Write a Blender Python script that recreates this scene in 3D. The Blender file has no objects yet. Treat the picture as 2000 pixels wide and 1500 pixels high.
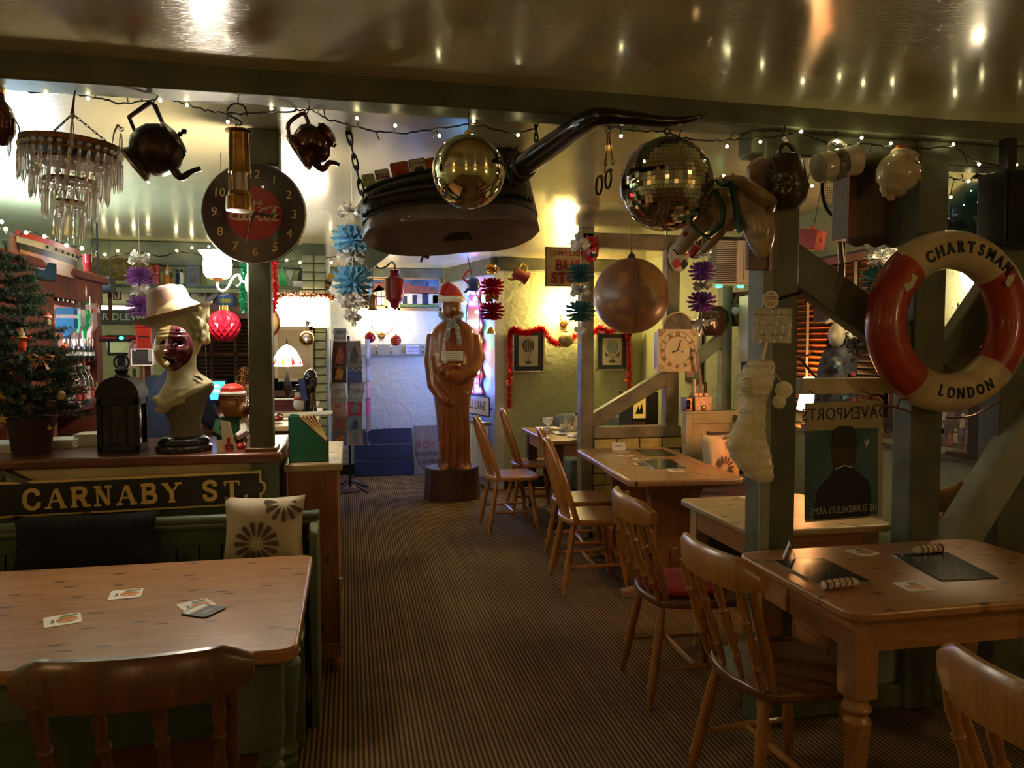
import bpy,bmesh,math,random
from mathutils import Vector,Matrix,Euler
random.seed(7)
R=math.radians;PI=math.pi;sin=math.sin;cos=math.cos
SC=bpy.context.scene;COL=SC.collection
# ---------------------------------------------------------------- camera, world, exposure
F=1500.0;YAW=R(12);PIT=R(2.86);EYE=1.55
cam_d=bpy.data.cameras.new('camera');cam_d.sensor_width=36;cam_d.lens=27.0;cam_d.clip_start=0.02
cam=bpy.data.objects.new('camera',cam_d);COL.objects.link(cam)
cam.location=(0,0,EYE);cam.rotation_euler=(PI/2 - PIT,0,-YAW);SC.camera=cam
w=bpy.data.worlds.new('night');SC.world=w;w.use_nodes=True
w.node_tree.nodes['Background'].inputs[0].default_value=(0.02,0.025,0.04,1)
w.node_tree.nodes['Background'].inputs[1].default_value=0.05
vs=SC.view_settings;vs.view_transform='Standard';vs.look='None';vs.gamma=1.0;vs.use_curve_mapping=False
vs.exposure=0.88
# lamp strengths (each belongs to a lamp or glowing panel built further down)
E_BAR=115;E_PANEL=12;E_GLASSLAMP=8;E_BACKWALL=32;E_GREENWALL=72;E_NOOK=14;E_STRIP=62;E_BULB=85;E_FAIRY=32;E_REAR=17
# ---------------------------------------------------------------- measuring: photograph pixel -> place in the room
_c,_s,_cp,_sp=cos(YAW),sin(YAW),cos(PIT),sin(PIT)
FW=(_s*_cp,_c*_cp,-_sp);RT=(_c,-_s,0.0);UP=(_s*_sp,_c*_sp,_cp)
def ray(px,py):
    u=(px-1000)/F;v=(750-py)/F
    return [FW[i]+u*RT[i]+v*UP[i] for i in range(3)]
def atD(px,py,d): r=ray(px,py);return Vector((r[0]*d,r[1]*d,EYE+r[2]*d))
def W(px,py,Y): return atD(px,py,Y/ray(px,py)[1])
def WX(px,py,X): return atD(px,py,X/ray(px,py)[0])
def WZ(px,py,Z): return atD(px,py,(Z-EYE)/ray(px,py)[2])
class Fr:
    """a thing's frame: origin on the upright plane Y; p() gives local coordinates of a pixel on that plane"""
    def __init__(s,px,py,Y,dz=0):
        s.Y=Y;s.o=W(px,py,Y);s.o.z += dz;s.m=W(px+1,py,Y).x - W(px,py,Y).x
    def p(s,px,py,dy=0):
        q=W(px,py,s.Y) - s.o;return Vector((q.x,q.y+dy,q.z))
    def x(s,px,py=600): return (W(px,py,s.Y)-s.o).x
    def z(s,px,py): return (W(px,py,s.Y)-s.o).z
# ---------------------------------------------------------------- mesh helpers
def frame_of(d):
    d=Vector(d).normalized();a=Vector((0,0,1)) if abs(d.z) < .9 else Vector((1,0,0))
    u=d.cross(a).normalized();return u,d.cross(u).normalized()
class MB:
    def __init__(s): s.v=[];s.f=[];s.mi=[];s.cm=0
    def add(s,vs_,fs):
        b=len(s.v);s.v += [tuple(q) for q in vs_]
        for f in fs: s.f.append([b+i for i in f]);s.mi.append(s.cm)
        return s
    def mark(s): return len(s.v)
    def xf(s,M,st=0):
        for i in range(st,len(s.v)): s.v[i]=tuple(M @ Vector(s.v[i]))
        return s
    def box(s,c,d,M=None):
        x,y,z=d[0]/2,d[1]/2,d[2]/2
        vv=[Vector((a*x,b*y,e*z)) for a in (-1,1) for b in (-1,1) for e in (-1,1)]
        if M is not None: vv=[M @ q for q in vv]
        c=Vector(c)
        return s.add([q+c for q in vv],[(0,1,3,2),(4,6,7,5),(0,4,5,1),(2,3,7,6),(0,2,6,4),(1,5,7,3)])
    def bb(s,a,b): return s.box([(a[i]+b[i])/2 for i in range(3)],[abs(b[i]-a[i]) for i in range(3)])
    def beam(s,p0,p1,w_,h,up=(0,0,1)):
        p0=Vector(p0);p1=Vector(p1);d=(p1-p0).normalized();u=d.cross(Vector(up)).normalized();k=u.cross(d)
        vv=[p+u*(a*w_/2)+k*(b*h/2) for p in (p0,p1) for a in (-1,1) for b in (-1,1)]
        return s.add(vv,[(0,2,3,1),(4,5,7,6),(0,1,5,4),(2,6,7,3),(0,4,6,2),(1,3,7,5)])
    def rings(s,rs,caps=True,closed=False):
        n=len(rs[0]);b=len(s.v);fs=[]
        vv=[q for r in rs for q in r];m=len(rs)
        for i in range(m if closed else m-1):
            for j in range(n):
                a0=i*n+j;a1=i*n+(j+1) % n;i2=(i+1) % m
                fs.append((a0,a1,i2*n+(j+1) % n,i2*n+j))
        if caps and not closed: fs.append(tuple(range(n-1,-1,-1)));fs.append(tuple(range((m-1)*n,m*n)))
        return s.add(vv,fs)
    def tube(s,pts,r,n=8,closed=False,caps=True,flat=1.0):
        pts=[Vector(p) for p in pts];m=len(pts);rs=[]
        rr=r if isinstance(r,(list,tuple)) else [r]*m;u0=None
        for i,p in enumerate(pts):
            if closed: d=pts[(i+1) % m]-pts[i-1]
            else: d=pts[min(i+1,m-1)]-pts[max(i-1,0)]
            if d.length < 1e-9: d=Vector((0,0,1))
            d.normalize()
            if u0 is None: u,k=frame_of(d)
            else:
                u=(u0-d*u0.dot(d))
                u=u.normalized() if u.length > 1e-6 else frame_of(d)[0]
                k=d.cross(u)
            u0=u
            rs.append([p+(u*cos(2*PI*j/n)+k*sin(2*PI*j/n)*flat)*rr[i] for j in range(n)])
        return s.rings(rs,caps,closed)
    def cyl(s,p0,p1,r0,r1=None,n=12): return s.tube([p0,p1],[r0,r0 if r1 is None else r1],n)
    def turned(s,p0,p1,prof,n=12):
        p0=Vector(p0);p1=Vector(p1);return s.tube([p0.lerp(p1,t) for t,_ in prof],[r for _,r in prof],n)
    def lathe(s,prof,n=24,at=(0,0,0),sx=1,sy=1):
        at=Vector(at);return s.rings([[at+Vector((r*cos(2*PI*j/n)*sx,r*sin(2*PI*j/n)*sy,z)) for j in range(n)] for r,z in prof])
    def ell(s,c,r,n=16,m=10,M=None):
        r=(r,r,r) if not isinstance(r,(tuple,list)) else r;c=Vector(c);rs=[]
        for i in range(m+1):
            t=-PI/2+PI*i/m;q=max(cos(t),.001)
            ring=[Vector((r[0]*q*cos(2*PI*j/n),r[1]*q*sin(2*PI*j/n),r[2]*sin(t))) for j in range(n)]
            rs.append([c+(M @ k if M is not None else k) for k in ring])
        return s.rings(rs)
    def sect(s,rows,n=20,pw=2.0):
        """rows (z, xc, yc, rx, ry): stacked superellipses"""
        rs=[]
        for z,xc,yc,rx,ry in rows:
            ring=[]
            for j in range(n):
                a=2*PI*j/n;ca,sa=cos(a),sin(a)
                ring.append(Vector((xc+rx*math.copysign(abs(ca)**(2/pw),ca),yc+ry*math.copysign(abs(sa)**(2/pw),sa),z)))
            rs.append(ring)
        return s.rings(rs)
    def prism(s,poly,y0,y1):
        n=len(poly);vv=[(x,y0,z) for x,z in poly]+[(x,y1,z) for x,z in poly]
        return s.add(vv,[tuple(range(n)),tuple(range(2*n-1,n-1,-1))]+[(i,n+i,n+(i+1) % n,(i+1) % n) for i in range(n)])
    def slab(s,poly,z0,z1):
        n=len(poly);vv=[(x,y,z0) for x,y in poly]+[(x,y,z1) for x,y in poly]
        return s.add(vv,[tuple(range(n-1,-1,-1)),tuple(range(n,2*n))]+[(i,(i+1) % n,n+(i+1) % n,n+i) for i in range(n)])
    def torus(s,c,R_,r,n=24,m=8,M=None):
        c=Vector(c);M=M or Matrix.Identity(3)
        return s.rings([[c+M @ Vector(((R_+r*cos(2*PI*j/m))*cos(2*PI*i/n),(R_+r*cos(2*PI*j/m))*sin(2*PI*i/n),r*sin(2*PI*j/m))) for j in range(m)] for i in range(n)],closed=True)
    def ribbon(s,pts,w_,y0=0.0,y1=-.002):
        """flat stroke in the xz plane"""
        pts=[Vector((p[0],0,p[1])) for p in pts];L=[];Q=[]
        for i,p in enumerate(pts):
            d=(pts[min(i+1,len(pts)-1)]-pts[max(i-1,0)]).normalized();nrm=Vector((-d.z,0,d.x))*(w_/2)
            L.append(p+nrm);Q.append(p-nrm)
        n=len(pts);vv=[]
        for y in (y0,y1): vv += [(q.x,y,q.z) for q in L]+[(q.x,y,q.z) for q in Q]
        fs=[]
        for i in range(n-1):
            fs += [(i,i+1,n+i+1,n+i),(2*n+i,3*n+i,3*n+i+1,2*n+i+1),(i,2*n+i,2*n+i+1,i+1),(n+i,n+i+1,3*n+i+1,3*n+i)]
        fs += [(0,n,3*n,2*n),(n-1,3*n-1,4*n-1,2*n-1)]
        return s.add(vv,fs)
    def build(s,name,mat,parent=None,loc=(0,0,0),rot=(0,0,0),smooth=35,bev=0,remesh=0,sub=0,seg=2):
        me=bpy.data.meshes.new(name);me.from_pydata(s.v,[],s.f)
        for m_ in (mat if isinstance(mat,(list,tuple)) else [mat]): me.materials.append(m_)
        if any(s.mi):
            for p,i in zip(me.polygons,s.mi): p.material_index=i
        bm=bmesh.new();bm.from_mesh(me);bmesh.ops.recalc_face_normals(bm,faces=bm.faces);bm.to_mesh(me);bm.free()
        if smooth:
            me.polygons.foreach_set('use_smooth',[True]*len(me.polygons));me.set_sharp_from_angle(angle=R(smooth))
        o=bpy.data.objects.new(name,me);COL.objects.link(o);o.parent=parent;o.location=loc;o.rotation_euler=rot
        if remesh:
            md=o.modifiers.new('fuse','REMESH');md.mode='VOXEL';md.voxel_size=remesh;md.use_smooth_shade=True
            md=o.modifiers.new('soft','SMOOTH');md.factor=.5;md.iterations=4
        if bev:
            md=o.modifiers.new('edge','BEVEL');md.width=bev;md.segments=seg;md.limit_method='ANGLE';md.angle_limit=R(40);md.harden_normals=False
        if sub: md=o.modifiers.new('sub','SUBSURF');md.levels=sub;md.render_levels=sub
        return o
def rrect(x0,y0,x1,y1,r,n=5):
    out=[]
    for cx,cy,a in ((x1-r,y1-r,0),(x0+r,y1-r,90),(x0+r,y0+r,180),(x1-r,y0+r,270)):
        out += [(cx+r*cos(R(a+90*i/n)),cy+r*sin(R(a+90*i/n))) for i in range(n+1)]
    return out
def smoothpts(pts,k=5):
    pts=[Vector(p) for p in pts];out=[]
    for i in range(len(pts)-1):
        p0=pts[max(i-1,0)];p1=pts[i];p2=pts[i+1];p3=pts[min(i+2,len(pts)-1)]
        for j in range(k):
            t=j/k;out.append(.5*((2*p1)+(-p0+p2)*t+(2*p0-5*p1+4*p2-p3)*t*t+(-p0+3*p1-3*p2+p3)*t**3))
    return out+[pts[-1]]
def thing(name,label,cat,loc=(0,0,0),rz=0,group=None,rot=None):
    o=bpy.data.objects.new(name,None);o.empty_display_size=.05;COL.objects.link(o);o.location=loc
    o.rotation_euler=rot if rot is not None else (0,0,rz)
    return tag(o,label,cat,group)
def tag(o,label,cat,group=None):
    o['label']=label;o['category']=cat
    if group: o['group']=group
    return o
def struct(o,label=None):
    o['kind']='structure'
    if label: o['label']=label
    return o
def stuff(o): o['kind']='stuff';return o
def copy_tree(o,parent=None,label=None,loc=None,rz=None):
    c=o.copy();COL.objects.link(c);c.parent=parent
    if label: c['label']=label
    if loc is not None: c.location=loc
    if rz is not None: c.rotation_euler=(0,0,rz)
    for ch in list(o.children): copy_tree(ch,c)
    return c
def share(o,loc,parent=None,rot=None,sc=None):
    c=o.copy();COL.objects.link(c);c.parent=parent or o.parent;c.location=loc
    if rot is not None: c.rotation_euler=rot
    if sc is not None: c.scale=sc
    return c
_fontcache={}
def text(s,size,mat,parent,loc,rot=(PI/2,0,0),ext=.001,name='lettering',shear=0,bold=0,sx=1.0,sp=1.0,al='CENTER'):
    cu=bpy.data.curves.new('t','FONT');cu.body=s;cu.size=size;cu.extrude=ext;cu.align_x=al;cu.align_y='CENTER';cu.shear=shear;cu.offset=bold;cu.space_character=sp;cu.resolution_u=3
    to=bpy.data.objects.new('t',cu);COL.objects.link(to)
    dg=bpy.context.evaluated_depsgraph_get();me=bpy.data.meshes.new_from_object(to.evaluated_get(dg))
    bpy.data.objects.remove(to);bpy.data.curves.remove(cu)
    me.materials.clear();me.materials.append(mat);me.name=name
    o=bpy.data.objects.new(name,me);COL.objects.link(o);o.parent=parent;o.location=loc;o.rotation_euler=rot;o.scale=(sx,1,1)
    return o
# ---------------------------------------------------------------- materials
def _mat(name):
    m=bpy.data.materials.new(name);m.use_nodes=True;nt=m.node_tree
    return m,nt,nt.nodes['Principled BSDF']
def _coords(nt,sc=(1,1,1)):
    t=nt.nodes.new('ShaderNodeTexCoord');mp=nt.nodes.new('ShaderNodeMapping');mp.inputs['Scale'].default_value=sc
    nt.links.new(t.outputs['Object'],mp.inputs[0]);return mp.outputs[0]
def _noise(nt,vec,scale,detail=4,dist=0):
    n=nt.nodes.new('ShaderNodeTexNoise');n.inputs['Scale'].default_value=scale;n.inputs['Detail'].default_value=detail;n.inputs['Distortion'].default_value=dist
    nt.links.new(vec,n.inputs['Vector']);return n.outputs['Fac']
def _ramp(nt,fac,stops):
    r=nt.nodes.new('ShaderNodeValToRGB');el=r.color_ramp.elements
    while len(el) < len(stops): el.new(.5)
    for e,(p,c) in zip(el,stops): e.position=p;e.color=(*c,1) if len(c) == 3 else c
    nt.links.new(fac,r.inputs[0]);return r.outputs[0]
def _bump(nt,b,h,st,dist=.01):
    n=nt.nodes.new('ShaderNodeBump');n.inputs['Strength'].default_value=st;n.inputs['Distance'].default_value=dist
    nt.links.new(h,n.inputs['Height']);nt.links.new(n.outputs[0],b.inputs['Normal'])
def _mix(nt,fac,a,b_,typ='MIX'):
    n=nt.nodes.new('ShaderNodeMix');n.data_type='RGBA';n.blend_type=typ
    for sock,v in ((n.inputs[0],fac),(n.inputs[6],a),(n.inputs[7],b_)):
        if isinstance(v,(int,float)): sock.default_value=v
        elif isinstance(v,tuple): sock.default_value=(*v,1)
        else: nt.links.new(v,sock)
    return n.outputs[2]
MC={}
def pm(name,col,rough=.5,metal=0,var=.12,vs=8,bump=0,bs=30,coat=0,trans=0,emit=None,es=0,alpha=1,sheen=0,ior=1.45):
    if name in MC: return MC[name]
    m,nt,b=_mat(name);MC[name]=m
    b.inputs['Roughness'].default_value=rough;b.inputs['Metallic'].default_value=metal;b.inputs['IOR'].default_value=ior
    b.inputs['Coat Weight'].default_value=coat;b.inputs['Transmission Weight'].default_value=trans;b.inputs['Alpha'].default_value=alpha
    b.inputs['Sheen Weight'].default_value=sheen
    v=_coords(nt)
    if var:
        n=_noise(nt,v,vs);lo=tuple(max(0,c*(1-var*1.6)) for c in col);hi=tuple(min(1,c*(1+var)) for c in col)
        nt.links.new(_ramp(nt,n,[(.3,lo),(.7,hi)]),b.inputs['Base Color'])
    else: b.inputs['Base Color'].default_value=(*col,1)
    if bump: _bump(nt,b,_noise(nt,v,bs,5),bump)
    if emit:
        b.inputs['Emission Color'].default_value=(*emit,1);b.inputs['Emission Strength'].default_value=es
    return m
def wood(name,c0,c1,axis=0,rough=.45,knots=True,coat=.15,sc=1.0,knot=(.05,.02,.012)):
    if name in MC: return MC[name]
    m,nt,b=_mat(name);MC[name]=m
    st=[14*sc]*3;st[axis]=1.1*sc
    v=_coords(nt,tuple(st));n1=_noise(nt,v,1.6,6,1.2);n2=_noise(nt,v,7,3,.3)
    col=_ramp(nt,n1,[(.25,c0),(.5,tuple((a+b_)/2 for a,b_ in zip(c0,c1))),(.75,c1)])
    col=_mix(nt,.35,col,_ramp(nt,n2,[(.35,tuple(x*.6 for x in c0)),(.7,c1)]))
    if knots:
        ks=[9.0]*3;ks[axis]=3.4
        if axis < 2: ks[2]=.02
        vo=nt.nodes.new('ShaderNodeTexVoronoi');vo.inputs['Scale'].default_value=1.25*sc;vo.voronoi_dimensions='2D' if axis < 2 else '3D';nt.links.new(_coords(nt,tuple(ks)),vo.inputs['Vector'])
        k=_ramp(nt,vo.outputs['Distance'],[(.045,(1,1,1)),(.12,(0,0,0))]);col=_mix(nt,k,col,knot)
    nt.links.new(col,b.inputs['Base Color']);b.inputs['Roughness'].default_value=rough;b.inputs['Coat Weight'].default_value=coat;b.inputs['Coat Roughness'].default_value=.25
    _bump(nt,b,n2,.12,.004)
    return m
def glow(name,col,st,base=None):
    if name in MC: return MC[name]
    m,nt,b=_mat(name);MC[name]=m
    b.inputs['Base Color'].default_value=(*(base or col),1);b.inputs['Emission Color'].default_value=(*col,1);b.inputs['Emission Strength'].default_value=st
    return m
# room surfaces
def plaster(name,col,bump=.75,rough=.6):
    m,nt,b=_mat(name);v=_coords(nt);n=_noise(nt,v,1.3,5);n2=_noise(nt,v,11,6,.8)
    nt.links.new(_ramp(nt,n,[(.3,tuple(c*.86 for c in col)),(.7,col)]),b.inputs['Base Color']);b.inputs['Roughness'].default_value=rough
    _bump(nt,b,n2,bump,.02);return m
M_GREENWALL=plaster('green_plaster',(.43,.45,.24))
M_BACKWALL=plaster('pale_plaster',(.56,.57,.52))
def ceiling_mat():
    m,nt,b=_mat('gloss_ceiling');v=_coords(nt);n=_noise(nt,v,.8,4)
    nt.links.new(_ramp(nt,n,[(.3,(.43,.375,.205)),(.7,(.52,.46,.265))]),b.inputs['Base Color']);b.inputs['Roughness'].default_value=.24
    v2=_coords(nt,(1.2,5,1));_bump(nt,b,_noise(nt,v2,14,5,1.8),.4,.008)
    b.inputs['Coat Weight'].default_value=.55;b.inputs['Coat Roughness'].default_value=.13
    return m
M_CEIL=ceiling_mat()
def carpet_mat():
    m,nt,b=_mat('ribbed_carpet');v=_coords(nt)
    wv=nt.nodes.new('ShaderNodeTexWave');wv.wave_type='BANDS';wv.bands_direction='X';wv.inputs['Scale'].default_value=15.7;wv.inputs['Distortion'].default_value=.35;wv.inputs['Detail'].default_value=2;wv.inputs['Detail Scale'].default_value=3
    nt.links.new(v,wv.inputs['Vector'])
    base=_ramp(nt,wv.outputs['Fac'],[(.25,(.078,.047,.023)),(.62,(.29,.19,.085))])
    big=_ramp(nt,_noise(nt,v,1.6,4),[(.3,(.62,.58,.55)),(.7,(1,1,1))])
    fine=_ramp(nt,_noise(nt,v,170,2),[(.3,(.6,.6,.6)),(.7,(1.1,1.1,1.1))])
    strip=_noise(nt,_coords(nt,(9,.25,1)),3,3);st=_ramp(nt,strip,[(.3,(.7,.68,.66)),(.65,(1.05,1.02,1))])
    c=_mix(nt,1.0,base,big,'MULTIPLY');c=_mix(nt,.8,c,fine,'MULTIPLY');c=_mix(nt,.9,c,st,'MULTIPLY')
    nt.links.new(c,b.inputs['Base Color']);b.inputs['Roughness'].default_value=.95;b.inputs['Specular IOR Level'].default_value=.1
    _bump(nt,b,wv.outputs['Fac'],.5,.006);return m
M_CARPET=carpet_mat()
M_TIMBER=pm('grey_green_timber',(.105,.114,.068),.5,var=.25,vs=5,bump=.25,bs=14)
M_TIMBER2=pm('worn_brown_timber',(.24,.19,.11),.55,var=.3,vs=6,bump=.3,bs=16)
M_PALETIMBER=pm('pale_blue_green_timber',(.24,.27,.22),.6,var=.2,vs=6,bump=.4,bs=18)
M_BENCH=pm('green_bench_paint',(.085,.115,.062),.45,var=.15,vs=6,bump=.1)
M_CREAM=pm('cream_paint',(.55,.48,.3),.5)
M_BRICKY=pm('yellow_painted_brick',(.55,.43,.13),.6,var=.2,vs=12,bump=.4,bs=25)
M_BRICKG=pm('green_painted_brick',(.30,.32,.18),.6,var=.2,vs=12,bump=.4,bs=25)
M_MORTARY=pm('ochre_mortar',(.25,.19,.06),.9);M_MORTARG=pm('green_mortar',(.12,.13,.07),.9)
M_PINE=wood('honey_pine',(.30,.125,.045),(.46,.235,.10),0,.34,coat=.35)
M_PINEY=wood('honey_pine_long',(.30,.125,.045),(.46,.235,.10),1,.34,coat=.35)
M_PALEPINE=wood('pale_pine',(.34,.23,.10),(.50,.36,.17),0,.45)
M_CHAIR=wood('orange_chair_wood',(.27,.09,.017),(.46,.19,.042),2,.3,False,.4)
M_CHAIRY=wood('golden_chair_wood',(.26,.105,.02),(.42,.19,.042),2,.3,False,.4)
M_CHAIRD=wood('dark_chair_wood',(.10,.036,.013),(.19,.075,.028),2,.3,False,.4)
M_REDWOOD=wood('reddish_bar_wood',(.10,.028,.012),(.20,.06,.025),0,.28,False,.4)
M_CABINET=wood('orange_pine_cabinet',(.24,.085,.025),(.36,.14,.045),2,.35,True,.3)
M_DARKWOOD=wood('dark_walnut',(.035,.018,.01),(.075,.036,.018),2,.4,False,.2)
M_STATUE=wood('polished_carved_wood',(.22,.055,.013),(.33,.095,.022),2,.2,False,.6,.7)
M_STUMP=wood('bark_stump',(.035,.012,.008),(.085,.028,.015),2,.35,False,.3,.6)
M_BLACK=pm('black_paint',(.012,.011,.011),.4,var=0);M_BLACKLEATHER=pm('black_leather',(.04,.034,.033),.36,var=.2,bump=.12,bs=40,coat=.15)
M_WHITE=pm('white_paint',(.75,.73,.68),.45,var=.05);M_PAPER=pm('paper',(.72,.69,.62),.7,var=.05)
M_CHROME=pm('chrome',(.9,.88,.82),.03,1,var=0);M_STEEL=pm('dull_steel',(.45,.44,.42),.3,1,var=.1)
M_BRASS=pm('aged_brass',(.30,.17,.055),.34,1,var=.3,vs=20);M_DARKBRASS=pm('dark_bronze',(.045,.026,.016),.34,.6,var=.4,vs=30,bump=.3,bs=40)
M_IRON=pm('dark_iron',(.03,.024,.02),.45,.6,var=.2);M_RUST=pm('rusty_brass',(.22,.085,.03),.45,.7,var=.3,vs=20)
M_GOLD=pm('gold_foil',(.85,.55,.15),.14,1,var=.1);M_GOLDPAINT=pm('gold_paint',(.70,.49,.18),.45,.05,var=.12)
M_SILVER=pm('silver_foil',(.9,.89,.87),.2,.75,var=.08);M_BLUEFOIL=pm('blue_foil',(.25,.52,.70),.22,.55,var=.2);M_PURPLEFOIL=pm('purple_foil',(.46,.20,.60),.22,.5,var=.2)
M_REDFOIL=pm('red_foil',(.55,.015,.04),.2,.55,var=.2);M_TEALFOIL=pm('teal_foil',(.17,.36,.37),.22,.6,var=.2)
M_GLASS=pm('clear_glass',(.95,.97,.96),.03,0,var=0,trans=.92);M_CRYSTAL=pm('crystal',(.98,.96,.93),.03,0,var=0,trans=.8,coat=.6,ior=1.6)
M_RED=pm('red_paint',(.5,.03,.02),.35,var=.12);M_DKGREEN=pm('dark_green_card',(.015,.12,.06),.5,var=.06)
M_MAROON=pm('maroon',(.13,.012,.022),.35,var=.1);M_NAVY=pm('navy_cloth',(.018,.026,.06),.9,var=.15)
M_SKIN=pm('skin',(.55,.31,.22),.5,var=.06);M_HAIR=pm('dark_hair',(.03,.02,.014),.6)
M_CREAMCLOTH=pm('cream_cushion_cloth',(.5,.43,.31),.85,var=.1,bump=.25,bs=12);M_PETAL=pm('brown_flower_print',(.12,.075,.06),.85,var=.2)
M_FUR=pm('cream_fur',(.92,.85,.65),.95,var=.1,vs=20,bump=.8,bs=60,sheen=.4)
M_SLATE=pm('slate_placemat',(.016,.018,.017),.22,var=.15,coat=.3)
M_DARKGLASS=pm('night_glass',(.008,.009,.012),.06,var=0)
M_ORANGEWOODBLIND=pm('wooden_blind_slat',(.34,.12,.035),.4,var=.15)
M_PLASTICW=pm('ivory_plastic',(.62,.55,.46),.4,var=.03)
M_CABLE=pm('black_cable',(.01,.012,.01),.5,var=0)
M_FAIRY=glow('fairy_bulb',(1.0,.86,.42),E_FAIRY)
# ================================================================ the room
CEIL=2.48
def wavy_plane(name,x0,y0,x1,y1,z,mat,nx,ny,amp):
    m=MB();vv=[];fs=[]
    for j in range(ny+1):
        for i in range(nx+1):
            x=x0+(x1-x0)*i/nx;y=y0+(y1-y0)*j/ny
            vv.append((x,y,z+amp*(sin(x*2.3+1.1*sin(y*1.7))+.6*sin(y*3.1+x*1.3)+.4*sin(x*7+y*5))))
    for j in range(ny):
        for i in range(nx): a=j*(nx+1)+i;fs.append((a,a+1,a+nx+2,a+nx+1))
    m.add(vv,fs);return m.build(name,mat,smooth=60)
m=MB();m.bb((-3.4,-3.2,-.05),(4.2,9.6,0));struct(m.build('floor',M_CARPET,smooth=0),'brown ribbed cord carpet')
struct(wavy_plane('ceiling',-3.4,-3.2,4.2,9.6,CEIL,M_CEIL,70,110,.0035),'glossy cream painted ceiling')
def wallbox(name,a,b,mat,label=None):
    return struct(MB().bb(a,b).build(name,mat,smooth=0),label)
wallbox('wall_back',(-.3,9.4,0),(1.7,9.5,CEIL+.05),M_BACKWALL,'pale plaster wall at the far end')
SA=W(872,700,9.4);SA.z=0;SBp=Vector((1.53,8.08,0));SR=math.atan2((SBp-SA).y,(SBp-SA).x)+PI/2   # splayed wall behind the statue
def onsplay(t_,z,off=0): q=SA.lerp(SBp,t_);return Vector((q.x-off*cos(SR),q.y-off*sin(SR),z))
struct(MB().slab([(SA.x,SA.y),(SBp.x,SBp.y),(1.63,8.08),(1.63,9.4)],0,CEIL+.05).build('wall_return',M_BACKWALL,smooth=0),'splayed wall turning the corner behind the statue')
wallbox('wall_green',(1.63,8.08,0),(3.3,8.18,CEIL+.05),M_GREENWALL,'olive green plaster wall')
wallbox('wall_right',(3.2,-3.1,0),(3.3,8.08,CEIL+.05),M_GREENWALL,'green plaster wall of the nook')
wallbox('wall_bar',(-3.0,7.5,0),(-.28,7.6,CEIL+.05),M_GREENWALL,'green wall behind the bar')
wallbox('wall_barend',(-.28,7.5,0),(-.2,9.4,CEIL+.05),M_GREENWALL)
wallbox('wall_left',(-3.1,-3.1,0),(-3.0,7.6,CEIL+.05),M_GREENWALL)
wallbox('wall_rear',(-3.0,-3.1,0),(3.2,-3.0,CEIL+.05),M_GREENWALL)
struct(MB().bb((-.2,9.38,0),(1.53,9.4,.12)).build('baseboard_back',M_BLACK));struct(MB().bb((1.63,8.06,0),(3.2,8.08,.13)).build('baseboard_green',M_BLACK))
# brick pillar at the end of the bar wall
pil=struct(MB().bb((-.405,7.27,0),(-.205,7.5,CEIL)).build('wall_pillar',M_MORTARG,smooth=0),'green painted brick pillar at the end of the bar')
bk=MB().box((0,0,0),(.1,.03,.068)).build('brick',M_BRICKG,pil,bev=.008)
first=True
for k in range(30):
    z=.06+k*.0785
    for q in range(2):
        x=-.357+q*.107+(0 if k % 2 else 0)
        loc=(x+random.uniform(-.003,.003),7.262+random.uniform(-.004,.004),z)
        if first: bk.location=loc;first=False
        else: share(bk,loc,pil)
# ---------------- timbers
def timber(name,parent,p0,p1,w_,h,mat=None,up=(0,1,0),bev=.008):
    return (MB().beam(p0,p1,h,w_,up) if up[1] else MB().beam(p0,p1,w_,h,up)).build(name,mat or M_TIMBER,parent,bev=bev)
b1=struct(MB().bb((-3.0,2.75,2.395),(3.2,2.89,CEIL+.02)).build('trim_1',M_TIMBER,bev=.01),'long grey green ceiling beam across the room')
t2=struct(MB().bb((1.55,2.79,2.30),(3.2,2.90,2.396)).build('trim_2',M_TIMBER,bev=.01),'timber frame with posts and braces beside the dining tables')
def vpost(parent,pxl,pxr,pyr,Y,z0,z1,dep,mat=None,name='post'):
    a=W(pxl,pyr,Y).x;b=W(pxr,pyr,Y).x
    return MB().bb((a,Y,z0),(b,Y+dep,z1)).build(name,mat or M_TIMBER,parent,bev=.009)
vpost(t2,1488,1558,700,2.775,0,2.395,.12);vpost(t2,1785,1845,700,2.775,0,2.395,.12);vpost(t2,1958,2015,700,2.775,0,2.395,.12)
timber('brace',t2,W(1500,484,2.83),W(1800,700,2.83),.075,.155,up=(0,1,0))
timber('brace',t2,W(1838,720,2.83),W(1985,500,2.83),.075,.15)
timber('brace',t2,W(1838,1100,2.76),W(2030,795,2.76),.10,.15,M_PALETIMBER)
timber('brace',t2,W(1700,1400,2.86),W(1760,1180,2.86),.06,.10,M_PALETIMBER)
a=W(1560,754,2.84);b=W(1790,752,2.84);MB().bb((a.x-.01,2.80,a.z-.032),(b.x+.01,2.87,a.z+.032)).build('rail',M_CREAM,t2,bev=.004)
RAILZ=a.z
a=W(1490,640,2.774);MB().bb((1.76,2.80,0),(3.2,2.88,.10)).build('plinth',M_TIMBER,t2,bev=.01)
# pale worn strip on the edge of the stocking post
a=W(1488,760,2.77);MB().bb((a.x-.003,2.765,.72),(a.x+.04,2.776,1.86)).build('worn_edge',M_PALETIMBER,t2,bev=.002)
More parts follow.
